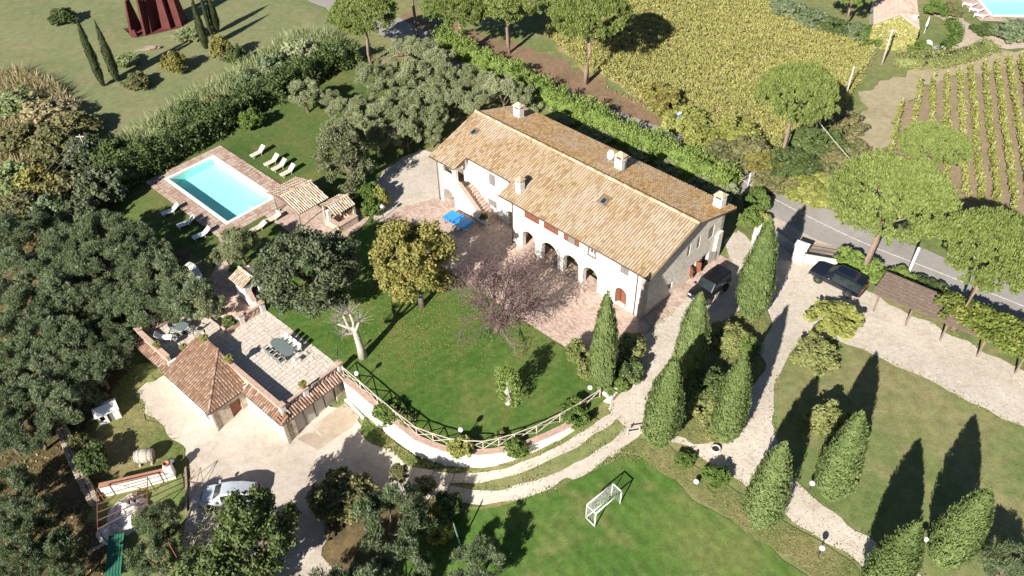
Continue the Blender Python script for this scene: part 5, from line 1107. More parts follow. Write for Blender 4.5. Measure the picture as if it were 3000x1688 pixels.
ar = thing('deck_chair', annw(-.9, 14.9), AT + .8, 'pale reclining garden chair on the left terrace', 'chair'); MB().box(-.3, .3, -.5, .4, .3, .35).build('seat', MT['white'], ar); MB().panel([(-.3, .4, .32), (.3, .4, .32), (.3, .85, .85), (-.3, .85, .85)], .04).build('backrest', MT['white'], ar)
for x in (-.26, .26):
    for y in (-.42, .34): MB().box(x - .02, x + .02, y - .02, y + .02, 0, .3).build('leg', MT['white'], ar)

# goal
gz = GT(1770, 1510)[2] + .05
gp = lambda a, b: G(a, b, gz)
fl, fr, bl, br = gp(1742, 1543), gp(1816, 1479), gp(1716, 1517), gp(1791, 1455)
GO = thing('football_goal', fl, 0, 'small white tubular football goal with net on the grass pitch', 'goal'); q_ = lambda P, z=0: tuple(np.array(P) - fl + np.array([0, 0, z])); gh = 1.68
ex_ = (fr - fl) / np.linalg.norm(fr - fl); dp = (bl - fl); tl, tr_ = fl + dp * .97, fr + dp * .97
for nm, a, b in (('post', q_(fl), q_(fl, gh)), ('post', q_(fr), q_(fr, gh)), ('crossbar', q_(fl, gh), q_(fr, gh)), ('back_top_bar', q_(tl, gh), q_(tr_, gh)), ('side_top_bar', q_(fl, gh), q_(tl, gh)), ('side_top_bar', q_(fr, gh), q_(tr_, gh)), ('back_stay', q_(tl, gh), q_(bl)), ('back_stay', q_(tr_, gh), q_(br)), ('side_bottom_bar', q_(fl, .03), q_(bl, .03)), ('side_bottom_bar', q_(fr, .03), q_(br, .03)), ('back_bottom_bar', q_(bl, .03), q_(br, .03))): MB().tube([a, b], .05 if nm in ('post', 'crossbar', 'back_top_bar', 'side_top_bar') else .035, 8).build(nm, MT['white'], GO, True)
net = MB()
def netgrid(a, b, c, d, n, m):
    a, b, c, d = map(Vector, (a, b, c, d))
    for i in range(n + 1):
        t = i / n; net.tube([a.lerp(b, t), d.lerp(c, t)], .0035, 3, False)
    for j in range(m + 1):
        t = j / m; net.tube([a.lerp(d, t), b.lerp(c, t)], .0035, 3, False)
netgrid(q_(bl), q_(br), q_(tr_, gh), q_(tl, gh), 16, 10); netgrid(q_(tl, gh), q_(tr_, gh), q_(fr, gh), q_(fl, gh), 16, 5); netgrid(q_(fl), q_(bl), q_(tl, gh), q_(fl, gh), 5, 9); netgrid(q_(fr), q_(br), q_(tr_, gh), q_(fr, gh), 5, 9)
net.build('net', MT['white'], GO)

# globe lamps
def globe(px, py, h, label, zabs=None):
    P = GT(px, py, h) if zabs is None else G(px, py, zabs + h)
    z = P[2] if zabs is None else zabs
    t = thing('globe_lamp', (P[0], P[1], z), 0, label, 'lamp', 'white globe garden lamps'); MB().tube([(0, 0, -.1), (0, 0, h - .12)], .035, 6).build('post', MT['iron'], t); MB().lathe([(.07, h - .2), (.1, h - .12)], 8).build('collar', MT['iron'], t)
    MB().lathe([(.02, h - .19), (.13, h - .15), (.19, h - .05), (.2, h + .02), (.17, h + .11), (.1, h + .17), (.02, h + .19)], 14).build('globe', MT['globe'], t, True)
globe(1045, 1094, 1.5, 'white globe lamp by the railing near the garage corner', .06); globe(1350, 1259, 1.5, 'white globe lamp at the bottom of the round lawn', .06); globe(1729, 1136, 1.5, 'white globe lamp between the planter box and tall cypress', .06); globe(1119, 605, 1.6, 'white globe lamp in the green bush beside the yard', 0)
globe(2380, 1416, .7, 'low white globe lamp left of a cypress foot on the meadow'); globe(2712, 1580, 1.2, 'white globe lamp between the two lowest right cypresses'); globe(2409, 1606, 1.2, 'white globe lamp in dry grass left of the gravel path'); globe(2040, 1411, .5, 'small white globe lamp at the edge of the pitch')
def lantern(x, y, z, label):
    t = thing('terrace_lantern', annw(x, y, z), 0, label, 'lamp', 'iron lanterns on the terrace'); MB().tube([(0, 0, 0), (0, 0, 1.0)], .03, 6).build('post', MT['iron'], t); MB().lathe([(.05, 1.0), (.11, 1.25), (.13, 1.27), (.02, 1.38)], 6).build('lantern', MT['iron'], t)
lantern(1.35, 12.15, 0, 'dark iron lantern at the top corner of the hipped roof'); lantern(2.85, 12.45, 0, 'dark iron lantern beside the terrace planter'); lantern(6.6, .72, 1.09, 'dark iron lantern on the terrace end pillar')

# playhouse, barrel, bin
PHo = GT(322, 1222); PH = thing('playhouse', PHo, rad(32), 'small white plastic playhouse on the grass by the olive grove', 'playhouse')
holed('wall', 1.7, 0, 1.15, [(.2, .55, .45, .95, 0), (.75, 1.2, 0, .95, 0)], .05, MT['white'], PH, (-.85, -.6, 0), (1, 0, 0), (0, -1, 0)); MB().box(-.85, -.8, -.55, .6, 0, 1.15).build('wall', MT['white'], PH); MB().box(-.8, .85, .55, .6, 0, 1.15).build('wall', MT['white'], PH)
holed('wall', 1.1, 0, 1.15, [(.3, .75, .4, .9, 0)], .05, MT['white'], PH, (.85, -.55, 0), (0, 1, 0), (1, 0, 0))
fixn(MB().panel([(-.95, -.72, 1.12), (.95, -.72, 1.12), (.95, 0, 1.5), (-.95, 0, 1.5)], .05).build('roof_panel', MT['white'], PH)); fixn(MB().panel([(-.95, .72, 1.12), (-.95, 0, 1.5), (.95, 0, 1.5), (.95, .72, 1.12)], .05).build('roof_panel', MT['white'], PH)); MB().box(-.1, .35, -.5, -.48, .02, .9).build('door', MT['greyshut'], PH)
BRo = GT(432, 1352); BR = thing('wine_barrel', BRo, rad(8), 'large grey wooden barrel lying on a cradle on the grass', 'barrel')
k_st = 18; 
for k in range(k_st):
    a0_, a1_ = 2 * PI * k / k_st + .012, 2 * PI * (k + 1) / k_st - .012; vs = []; prof = [(-.7, .46), (-.35, .56), (0, .6), (.35, .56), (.7, .46)]
    for x, r_ in prof:
        for a in (a0_, a1_): vs.append((x, r_ * math.cos(a), .78 + r_ * math.sin(a)))
    MB().add(vs, [(2 * i, 2 * i + 1, 2 * i + 3, 2 * i + 2) for i in range(4)]).build('stave', MT['palewood'], BR)
for x, r_ in ((-.6, .495), (-.3, .575), (.3, .575), (.6, .495)): MB().lathe([(r_ + .005, x - .03), (r_ + .012, x + .03)], 24, (0, 0, .78), 'x').build('hoop', MT['greyshut'], BR)
for x in (-.66, .66): MB().lathe([(.02, x - .01), (.45, x - .01), (.45, x + .01), (.02, x + .01)], 20, (0, 0, .78), 'x').build('head', MT['wood'], BR)
for x in (-.45, .45): MB().box(x - .07, x + .07, -.5, .5, -.1, .25).build('cradle', MT['palewood'], BR)
bn = thing('flower_pot', GT(507, 1362), 0, 'dark round pot with pale rim beside the small brick pillar', 'pot'); MB().lathe([(.16, 0), (.27, .5), (.3, .52), (.27, .54), (.2, .45)], 14).build('bowl', MT['iron'], bn, True); MB().lathe([(.02, .44), (.24, .46)], 12).build('soil', MT['greyshut'], bn)
# pots on terrace parapets
def pot(name, label, loc, s=1.0):
    t = thing(name, loc, 0, label, 'pot plant', 'potted plants on the terrace'); t.scale = (s, s, s); MB().lathe([(.14, 0), (.2, .3), (.23, .32), (.2, .34), (.15, .3)], 12).build('pot', MT['pot'], t, True); return t

# ================================================================ PERGOLAS, LOWER YARD
pgp = [G(a, b, 0) for a, b in ((2558,913),(2653,954),(2755,997),(2861,1047),(2973,1096),(3085,1145))]
PGd = pgp[4] - pgp[0]; pga = math.atan2(PGd[1], PGd[0]); PGO = pgp[0]; PR = thing('long_pergola', PGO, pga, 'long brown timber pergola with boarded roof beside the gravel road', 'pergola'); Lp = float(np.linalg.norm(pgp[5] - pgp[0])) ; dpp = 2.7
for i in range(6):
    x = float(np.linalg.norm(pgp[i] - pgp[0]))
    for y in (0, dpp):
        MB().box(x - .07, x + .07, y - .07, y + .07, -.3, 1.95).build('post', MT['brownwood'], PR)
    MB().bar((x, -.3, 2.02), (x, dpp + .3, 2.02), .12, .14).build('cross_beam', MT['brownwood'], PR)
for y in (0, dpp): MB().bar((-.5, y, 2.15), (Lp + .4, y, 2.15), .12, .14).build('beam', MT['brownwood'], PR)
nb = 22
for k in range(nb):
    y = -.35 + k * (dpp + .7) / nb; MB().box(-.6, Lp + .5, y, y + (dpp + .7) / nb - .025, 2.225 + .012 * (k % 3), 2.25 + .012 * (k % 3)).build('roof_board', MT['brownwood'], PR)
# brick-capped wall and rusty pipe frame with plastic sheeting
w1, w2 = G(289, 1424, -2.2), G(478, 1380, -2.2); LWp = [w1[:2], (w1[:2] + w2[:2]) / 2, w2[:2]]
wallrun('lower_yard_wall', 'white wall with brick coping below the barrel lawn', LWp, -2.2, -4.2, .3, MT['plaster'], cap=MT['pot'])
cp = thing('brick_pillar', (w2[0] + .3, w2[1] + .25, -3.3), rad(15), 'short white pillar with terracotta pot top at the end of the lower wall', 'pillar'); MB().box(-.3, .3, -.3, .3, -.6, 1.5).build('shaft', MT['plaster'], cp); MB().lathe([(.2, 1.5), (.28, 1.75), (.22, 1.77), (.15, 1.6)], 12).build('pot', MT['pot'], cp)
FRz = -1.55; c1, c2, c3, c4 = G(284, 1432, FRz), G(432, 1398, FRz), G(432, 1475, FRz), G(286, 1550, FRz)
FRm = thing('pipe_frame', c4 + np.array([0, 0, -2.1]), 0, 'rusty pipe frame of an unroofed shed over heaped plastic sheeting', 'frame'); ff = lambda P, z=0: tuple(np.array(P) - (c4 + np.array([0, 0, -2.1])) + np.array([0, 0, z]))
for a, b in ((c1, c2), (c2, c3), (c3, c4), (c4, c1)): MB().tube([ff(a), ff(b)], .035, 6).build('top_pipe', MT['rustiron'], FRm)
for k in range(1, 5):
    t = k / 5; MB().tube([ff(c1 * (1 - t) + c4 * t), ff(c2 * (1 - t) + c3 * t)], .035, 6).build('cross_pipe', MT['rustiron'], FRm)
for c in (c1, c2, c3, c4): MB().tube([ff(c), ff(c, -2.4)], .04, 6).build('upright', MT['rustiron'], FRm)
def heap(name, label, cat, c, rx, ry, h, mat, seed, n=14, rough=.25):
    rng = np.random.default_rng(seed); mb = MB(); g = np.zeros((n, n, 3))
    for i in range(n):
        for j in range(n):
            u, v = 2 * i / (n - 1) - 1, 2 * j / (n - 1) - 1; r_ = min(1, math.hypot(u, v) * .95); g[i, j] = (u * rx * (1 - .2 * abs(v)), v * ry * (1 - .2 * abs(u)), h * (1 - r_ ** 1.5) * (1 + rng.normal(0, rough)) - .15 * (r_ > .95))
    mb.add(g.reshape(-1, 3), [(i * n + j, (i + 1) * n + j, (i + 1) * n + j + 1, i * n + j + 1) for i in range(n - 1) for j in range(n - 1)]); o = mb.build(name, mat); o.location = tuple(float(a) for a in c); return tag(o, label, cat)
hc = (c1 + c2 + c3 + c4) / 4; zg = T1(hc[0], hc[1])
heap('plastic_sheet', 'pale crumpled plastic sheeting heaped inside the rusty pipe frame', 'sheeting', (hc[0] - .2, hc[1], zg), 1.7, 2.0, .9, MT['tarp'], 5); p_ = GT(330, 1560); heap('plastic_sheet', 'white bulging plastic sheet spilling out below the pipe frame', 'sheeting', p_, 1.3, 1.1, .8, MT['tarp'], 6, 14, .12)
p_ = GT(392, 1475); heap('rubbish_pile', 'heap of old boards and scrap under the right side of the pipe frame', 'scrap', p_, 1.0, 1.1, .5, MT['wood'], 7, 12, .5)
gs = GT(345, 1640); GS = thing('green_sheet', gs, rad(12), 'stack of green corrugated plastic panels lying below the plastic sheeting', 'sheets')
for k in range(3):
    mb = MB(); n = 18
    for j in range(n):
        x = -.55 + 1.1 * j / (n - 1); z = .25 + .05 * math.sin(j * 2.0) + .12 * k
        mb.v += [(x, -1.5, z), (x, 1.6, z + .35)]
        if j: m0 = 2 * j; mb.f.append((m0 - 2, m0, m0 + 1, m0 - 1)); mb.r.append(0)
    mb.build('panel', MT['greensheet'], GS, True)
MB().box(-.6, .6, -1.2, 1.2, -.3, .2).build('support', MT['wood'], GS)
LP_ = thing('timber_plank', GT(295, 1600), rad(38), 'pale plank sticking out from under the plastic sheeting', 'plank'); MB().box(-.9, .9, -.12, .12, .02, .08).build('board', MT['palewood'], LP_); MB().box(.5, .75, -.13, .13, .083, .12).build('batten', MT['palewood'], LP_)
# old stone wall between the grove and the lawn: stones are single pieces
SWp = spline(PX([(190,1268),(205,1310),(225,1360),(248,1410),(268,1450),(282,1480)]), 5); SWo = np.r_[SWp[0], T1(*SWp[0])]
SW = thing('dry_stone_wall', SWo, 0, 'old pale dry-stone wall between the olive grove and the barrel lawn', 'wall'); rng = np.random.default_rng(9)
for i in range(len(SWp) - 1):
    a, b = SWp[i], SWp[i + 1]; L = np.linalg.norm(b - a); d = (b - a) / L; z0 = T1(*a) - .3
    for row in range(5):
        for col in range(2):
            for s in (-1, 1):
                w = L / 2; cx = a + d * (col + .5) * w + np.array([-d[1], d[0]]) * s * .2; hh = .26
                q = MB().box(-w / 2 + .02, w / 2 - .02, -.19, .19, 0, hh - .02).build('stone', MT['annex_stone'], SW, bevel=.04); q.location = (cx[0] - SWo[0] + rng.normal(0, .02), cx[1] - SWo[1] + rng.normal(0, .02), z0 + row * hh - SWo[2]); q.rotation_euler = (rng.normal(0, .06), rng.normal(0, .06), math.atan2(d[1], d[0]) + rng.normal(0, .08))
# timber edging, easel frame, fence posts
TE = thing('timber_edging', GT(545, 1372), 0, 'rough timber edging boards along the left side of the forecourt', 'edging'); te = lambda px, py, z=.1: tuple(GT(px, py) - GT(545, 1372) + np.array([0, 0, z]))
for a, b in (((545, 1372), (548, 1430)), ((548, 1432), (546, 1500))): MB().bar(te(*a), te(*b), .16, .22).build('board', MT['wood'], TE)
AF = thing('rebar_tripod', GT(552, 1412), 0, 'thin rusty metal tripod frame standing by the silver car', 'frame'); af = lambda px, py, z: tuple(GT(px, py) + np.array([0, 0, z]) - GT(552, 1412))
for a, b in (((552, 1412, .05), (598, 1392, 1.0)), ((598, 1392, 1.0), (598, 1432, .05)), ((552, 1412, .05), (592, 1430, .3)), ((598, 1392, 1.0), (570, 1440, .05))): MB().tube([af(*a), af(*b)], .025, 5).build('rod', MT['rustiron'], AF)
def post(name, label, base, top_px, r, mat, cat='pole', h=None, group=None, n=7):
    P = GT(*base); h = h or height_to(P, *top_px); t = thing(name, P, 0, label, cat, group); MB().tube([(0, 0, -.3), (0, 0, h)], [r, r * .75], n).build('shaft', mat, t, True); return t, P, h
t, P_, h_ = post('fence_pole', 'thin brown pole standing among bare twigs at the bottom left', (552, 1690), (545, 1560), .05, MT['rustiron'])
MB().tube([(0, 0, h_ * .9), (.05, 0, h_ + .2)], .03, 5).build('tip', MT['rustiron'], t)
t, pa, ha = post('telegraph_pole', 'weathered wooden telegraph pole in front of the ivy-covered house', (2583, 190), (2622, 85), .14, MT['palewood']); MB().box(-.5, .5, -.05, .05, ha - .35, ha - .23).build('cross_arm', MT['palewood'], t)
t, pb2, hb = post('telegraph_pole', 'pale telegraph pole at the corner of the yellow vine field', (2475, 290), (2507, 195), .12, MT['palewood']); MB().tube([(0, .0, hb * .7), (-.8, .5, 0)], .03, 5).build('stay', MT['palewood'], t)
t, pc, hc_ = post('concrete_pole', 'stout white concrete pole beside the road right of the pine trunk', (2657, 812), (2702, 728), .19, MT['white_stone'], n=4); MB().box(-.24, .24, -.24, .24, -.2, .12).build('footing', MT['white_stone'], t)
t, pd, hd_ = post('short_pole', 'short pale post among the brambles below the umbrella pine', (2282, 497), (2292, 452), .12, MT['palewood']); MB().box(-.15, .15, -.15, .15, hd_, hd_ + .06).build('cap', MT['palewood'], t)
t, pe, he_ = post('marker_post', 'thin white marker post at the road edge behind the farmhouse', (2190, 549), (2198, 508), .05, MT['white']); MB().box(-.07, .07, -.02, .02, he_ - .3, he_).build('plate', MT['white'], t)
def wire(name, label, p, q, sag, r=.02):
    p, q = np.array(p, float), np.array(q, float); pts = [tuple((q - p) * i / 14 + np.array([0, 0, -4 * sag * (i / 14) * (1 - i / 14)])) for i in range(15)]; o = MB().tube(pts, r, 4).build(name, MT['palewood']); o.location = tuple(p); return tag(o, label, 'wire')
wire('power_wire', 'overhead wire between the two telegraph poles by the vine field', pa + np.array([0, 0, ha - .2]), pb2 + np.array([0, 0, hb - .1]), .4)
wire('stay_wire', 'pale straight cable slanting down from the umbrella pine over the dusty track', G(2393, 350, 5.5), G(2536, 514, 2.0), .15, .035)
hp1 = GT(279, 500); t = thing('wire_pole', hp1, 0, 'slim pale pole in the thicket carrying two wires', 'pole'); MB().tube([(0, 0, -.3), (0, 0, 4.6)], [.09, .07], 7).build('shaft', MT['palewood'], t); MB().box(-.5, .5, -.05, .05, 4.3, 4.4).build('cross_arm', MT['palewood'], t)
for k, lb in ((-.45, 'upper of the two thin wires crossing the dark thicket on the left'), (.45, 'lower of the two thin wires crossing the dark thicket on the left')): wire('power_wire', lb, hp1 + np.array([k, 0, 4.4]), G(-80, 725, 4.2) + np.array([k * .9, k * .3, 0]), .4, .03)
sg = GT(1982, 386); t = thing('road_sign', sg, rad(25), 'blue and white road sign on a pole seen above the hedge', 'sign'); MB().tube([(0, 0, -.2), (0, 0, 2.6)], .035, 6).build('pole', MT['white'], t); MB().box(-.3, .3, -.06, -.04, 1.7, 2.2).build('panel', MT['bluesign'], t); MB().box(-.33, .33, -.075, -.062, 2.3, 2.55).build('small_panel', MT['white'], t); MB().box(-.25, .25, -.068, -.062, 1.72, 1.8).build('stripe', MT['white'], t)
# pot by the path corner, stones
t = thing('stone_pot', GT(2095, 1322), 0, 'round pale stone pot on the gravel between cypresses', 'pot'); MB().lathe([(.22, -.1), (.38, .2), (.36, .38), (.3, .4), (.28, .3), (.02, .28)], 14).build('bowl', MT['gable_stone'], t, True); MB().lathe([(.02, .27), (.27, .31)], 12).build('soil', MT['dark'], t)
st = thing('stone_trough', GT(1027, 1496), rad(4), 'long pale stone bench block under the trees below the forecourt', 'bench'); MB().box(-.9, .9, -.2, .2, -.2, .35).build('block', MT['white_stone'], st, bevel=.03); MB().box(-.95, .95, -.24, .24, .352, .42).build('top', MT['white_stone'], st)
# netting poles by the lower track
nf = thing('net_fence', GT(1265, 1425), 0, 'leaning grey net fence on poles across the shaded track', 'fence'); nq = lambda px, py, z: tuple(GT(px, py) + np.array([0, 0, z]) - GT(1265, 1425))
for a, b in (((1240, 1440, 0), (1292, 1372, 1.0)), ((1310, 1445, 0), (1340, 1395, .9)), ((1240, 1440, 0), (1285, 1420, .5))): MB().tube([nq(*a), nq(*b)], .035, 5).build('pole', MT['wood'], nf)
tg = thing('tall_green_pole', GT(1350, 1600), 0, 'slim green pole between the autumn vine and the pitch', 'pole'); MB().tube([(0, 0, -.2), (-.35, .25, 2.6)], .06, 6).build('shaft', plain('green_pole', (.12, .22, .18), .5), tg); MB().tube([(-.35, .25, 2.6), (-.4, .3, 2.75)], .03, 5).build('tip', MT['iron'], tg)
# children's climbing frame fence on the far lawn
SWg = thing('lawn_gate', GT(1150, 178), rad(20), 'grey tubular metal gate above a low red wall beyond the pool lawn', 'gate')
for k in range(7): MB().tube([(-1.6 + k * .55, 0, .5), (-1.6 + k * .55, 0, 1.5)], .03, 5).build('bar', MT['rim'], SWg)
for z in (.55, 1.45): MB().tube([(-1.6, 0, z), (1.7, 0, z)], .03, 5).build('rail', MT['rim'], SWg)
wallrun('low_red_wall', 'low terracotta wall at the far end of the pool lawn', [GT(a, b)[:2] for a, b in ((1100,192),(1140,180),(1178,165))], .45, -.2, .4, MT['pot'])

# ================================================================ RUST-RED STEEL SCULPTURE AND FAR BUILDINGS
sheet('sculpture_base', PX([(360,86),(396,113),(440,104),(540,80),(500,62)]), MT['corten'], .08, 0, step=2)
def blade(label, px, w, dep, h, tw, td, rz, lx=0.0, ly=0.0):
    P = GT(*px); t = thing('steel_blade', P, rz, label, 'sculpture', 'rust-red steel blades'); vs = [(-w / 2, 0, 0), (w / 2, 0, 0), (w / 2, dep, 0), (-w / 2, dep, 0), (-tw / 2 + lx, ly, h), (tw / 2 + lx, ly, h), (tw / 2 + lx, ly + td, h), (-tw / 2 + lx, ly + td, h)]
    fixn(MB().add(vs, [(3, 2, 1, 0), (4, 5, 6, 7), (0, 1, 5, 4), (1, 2, 6, 5), (2, 3, 7, 6), (3, 0, 4, 7)]).build('plate', MT['corten'], t)); MB().box(-w / 2 - .1, w / 2 + .1, -.1, dep + .1, -.1, .06).build('foot', MT['corten'], t)
bz = rad(-6)
blade('leftmost rust-red steel blade, short and broad', (383, 103), .4, 2.8, 4.3, .2, .9, bz - .1, 0, 1.2); blade('low stub of rust steel in front of the leftmost blade', (394, 110), .9, .5, 1.0, .6, .3, bz); blade('second rust-red blade from the left, narrow with a pale edge', (424, 106), .4, 3.6, 4.7, .25, .8, bz - .08, 0, .9)
blade('broad rust-red blade in the middle with a wide dark side', (440, 98), .5, 4.4, 6.6, .4, 1.0, bz - .05, -.1, 1.8); blade('tall rust-red blade second from the right', (488, 87), 1.3, 2.6, 7.6, .45, .5, bz, -.2, 1.2); blade('tall rust-red blade at the right end', (520, 79), 1.4, 2.2, 7.3, .45, .5, bz, -.2, 1.0)
pf = thing('wooden_bench_pile', GT(432, 147), rad(10), 'pile of grey weathered timber on the field below the sculpture', 'timber pile'); rng = np.random.default_rng(3)
for k in range(12):
    a = rng.uniform(-.5, .5); x = rng.uniform(-1.2, 1.2); MB().bar((x - .7 * math.cos(a), rng.uniform(-.4, .4), .12 + .09 * (k // 3)), (x + .7 * math.cos(a), rng.uniform(-.4, .4), .2 + .09 * (k // 3)), .16).build('log', MT['wood'], pf)
# far house: gable end covered with creeper
fh = [G(2560, 72, 3.2), G(2693, 87, 3.2)]; dfx = fh[1] - fh[0]; fa = math.atan2(dfx[1], dfx[0]); FW = float(np.linalg.norm(dfx)); fo = fh[0]
FH = thing('far_house', (fo[0], fo[1], 0), fa, 'pinkish tiled house at top right with its gable end covered in creeper', 'house')
MB().box(.3, FW - .3, .4, 11, -.5, 3.1).build('wall', MT['gable_stone'], FH); MB().add([(.3, .4, 3.1), (FW - .3, .4, 3.1), (FW / 2, .4, 4.6), (.3, .7, 3.1), (FW - .3, .7, 3.1), (FW / 2, .7, 4.6)], [(0, 1, 2), (5, 4, 3), (0, 2, 5, 3), (1, 4, 5, 2)]).build('gable', MT['gable_stone'], FH)
tb_ = pieces('far_roof_tile', [(.05, (.3, .19, .14)), (.4, (.42, .3, .235)), (.7, (.5, .4, .33)), (.95, (.4, .33, .27))], nscale=.6, dirt=((.5, .44, .38), .3, .5))
for s, xe in ((1, 0.0), (-1, FW)):
    fixn(MB().panel([(xe, 0, 3.2), (xe, 12, 3.2), (FW / 2, 12, 4.85), (FW / 2, 0, 4.85)], -.1).build('roof_deck', tb_, FH)); mb = MB(); vl = math.hypot(FW / 2, 1.65)
    tile_field(mb, (xe, 0, 3.22) if s < 0 else (xe, 12, 3.22), (0, 1, 0) if s < 0 else (0, -1, 0), (s * FW / 2, 0, 1.65), 44, 12 / 44, .5, .11, 80 + s, span=lambda u: (0, vl)); o = mb.build('roof_tiles', tb_, FH); o['kind'] = 'stuff'
c_ = MB().box(FW - 1.0, FW - .4, 1.6, 2.2, 3.0, 4.3).build('chimney', MT['render'], FH); MB().box(FW - 1.1, FW - .3, 1.5, 2.3, 4.303, 4.45).build('chimney_cap', MT['tile_buff'], c_)
for x in (1.6, 4.2): w_ = MB().box(x, x + .9, .34, .4, 1.2, 2.4).build('window', MT['glass'], FH); MB().box(x - .05, x + .95, .32, .34, 1.1, 1.2).build('sill', MT['white_stone'], w_)
# far pool
fp = [G(a, b, 0) for a, b in ((2852,0),(2907,49),(3080,49),(3080,0))]
sheet('far_pool_deck', PX([(2790,-30),(2830,20),(2870,62),(2960,66),(3100,66),(3100,-30)]), MT['cotto'], .06, 0, step=2, holes=[[G(a, b, 0)[:2] for a, b in ((2845,-25),(2905,47),(3090,49),(3090,-25))]])
FPl = thing('far_pool', G(2905, 47, 0), 0, 'turquoise swimming pool cut off by the top right corner', 'pool'); fq = [G(a, b, 0) - G(2905, 47, 0) for a, b in ((2845, -25), (2905, 47), (3090, 49), (3090, -25))]
MB().add([(*p[:2], .1) for p in fq] + [(*p[:2], -1.2) for p in fq], [(4, 5, 6, 7), (0, 1, 5, 4), (1, 2, 6, 5), (2, 3, 7, 6), (3, 0, 4, 7)]).build('basin', MT['basin'], FPl); MB().add([(*p[:2], .02) for p in fq], [(0, 1, 2, 3)]).build('water', MT['water'], FPl)
for i in range(4):
    a, b = fq[i], fq[(i + 1) % 4]; MB().bar((*a[:2], .1), (*b[:2], .1), .35, .08).build('coping', MT['white_stone'], FPl)
for k, (a, b, lb) in enumerate(((2838, 20, 'white lounger farthest left beside the far pool'), (2858, 36, 'white lounger in the middle beside the far pool'), (2872, 52, 'white lounger at the corner of the far pool deck'))):
    P = GT(a, b); t = thing('white_lounger', P, rad(-35), lb, 'sun lounger', 'loungers by the far pool'); MB().box(-.9, .4, -.33, .33, .3, .36).build('seat', MT['white'], t); MB().panel([(.4, -.33, .32), (.95, -.33, .75), (.95, .33, .75), (.4, .33, .32)], .05).build('backrest', MT['white'], t)
    for x in (-.8, .3): MB().box(x - .03, x + .03, -.3, .3, 0, .3).build('leg', MT['white'], t)
for (a, b, rz_, lb, mt_) in ((2719, 138, 1.2, 'white rowing canoe lying on the far lawn', 'white'), (2738, 148, .3, 'grey-white dinghy on the far lawn beside the hedge', 'greychair'), (2707, 98, 1.3, 'closed white parasol standing by the far house corner', 'white')):
    P = GT(a, b)
    if 'parasol' in lb:
        t = thing('parasol', P, 0, lb, 'parasol'); MB().tube([(0, 0, 0), (0, 0, 2.4)], .03, 6).build('pole', MT['white'], t); MB().lathe([(.04, .9), (.16, 1.1), (.1, 2.0), (.03, 2.35)], 10).build('canopy', MT['white'], t)
    else:
        t = thing('small_boat', P, rz_, lb, 'boat'); n = 9; vs = []
        for i in range(n):
            u = 2 * i / (n - 1) - 1; wv = .42 * math.sqrt(max(0, 1 - abs(u) ** 2.5)) + .02; vs += [(1.3 * u, -wv, .42), (1.3 * u, -wv * .6, .05), (1.3 * u, wv * .6, .05), (1.3 * u, wv, .42)]
        MB().add(vs, [(4 * i + k, 4 * i + 4 + k, 4 * i + 5 + k, 4 * i + 1 + k) for i in range(n - 1) for k in range(3)]).build('hull', MT[mt_], t, True); MB().box(-.1, .1, -.36, .36, .3, .34).build('thwart', MT['palewood'], t)

# ================================================================ TREES AND PLANTS
def ords(n): return ['first', 'second', 'third', 'fourth', 'fifth', 'sixth', 'seventh', 'eighth', 'ninth', 'tenth', 'eleventh', 'twelfth'][n]
# ---- olives
OLC = [crown_multi('olive_crown', 100 + k, (1.6, 1.5, 1.15), 2.35, 26, .45, 8, .27, 62, .27, .048, MT['olive'], 'spray', .8, .6, .45, -.45) for k in range(5)]
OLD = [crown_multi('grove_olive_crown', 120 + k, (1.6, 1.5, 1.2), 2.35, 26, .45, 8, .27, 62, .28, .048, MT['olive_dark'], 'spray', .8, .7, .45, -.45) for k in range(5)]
OLT = [trunkmesh('olive_trunk', MT['bark'], (0, 0, -.2), (.1, .05, 1.5), r0=.17, r1=.12, n=5, spread=1.1, zlo=.55, zhi=1.0, reach=1.2, seed=k) for k in range(2)]
_on = [0]
def olive(px, py, w, label, dark=False, group=None, base=False, tall=1.0):
    k = _on[0]; _on[0] += 1; s = 1.0
    for _ in range(3):
        P = GT(px, py, 0 if base else 2.3 * s * tall); s = w * mpp(P) / 3.75
    rng = np.random.default_rng(500 + k); s *= 1.0
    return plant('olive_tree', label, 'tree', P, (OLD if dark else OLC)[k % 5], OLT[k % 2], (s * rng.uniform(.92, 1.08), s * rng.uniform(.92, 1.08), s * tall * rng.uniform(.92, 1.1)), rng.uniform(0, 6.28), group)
# the left grove, in rows named by what they are level with
ROWS = [('level with the shaded loungers', [(25,700,140),(110,690,130),(190,720,130),(300,690,150),(385,735,150),(455,735,110)]),
        ('level with the curved white wall', [(40,800,150),(130,790,140),(215,800,140),(300,790,150),(385,800,140),(470,790,140),(545,860,160)]),
        ('level with the brick path', [(20,890,140),(105,890,150),(190,880,140),(275,880,140),(350,880,130),(430,900,150),(510,910,110)]),
        ('level with the left terrace', [(30,985,150),(115,985,150),(205,1000,150),(285,985,130),(345,1010,120)]),
        ('level with the hipped roof', [(25,1080,150),(110,1080,150),(200,1085,150),(285,1085,140)]),
        ('level with the white playhouse', [(25,1175,150),(110,1175,150),(190,1180,150),(262,1170,90)]),
        ('level with the lying barrel', [(20,1275,140),(100,1265,140)]),
        ('at the bottom left corner', [(25,1430,150),(110,1500,130),(40,1540,150),(150,1620,140),(60,1650,150),(200,1680,120)])]
for where, row in ROWS:
    for i, (a, b, w) in enumerate(row): olive(a, b, w, 'olive in the left grove %s, %s from the left edge' % (where, ords(i)), True, 'olives of the left grove')
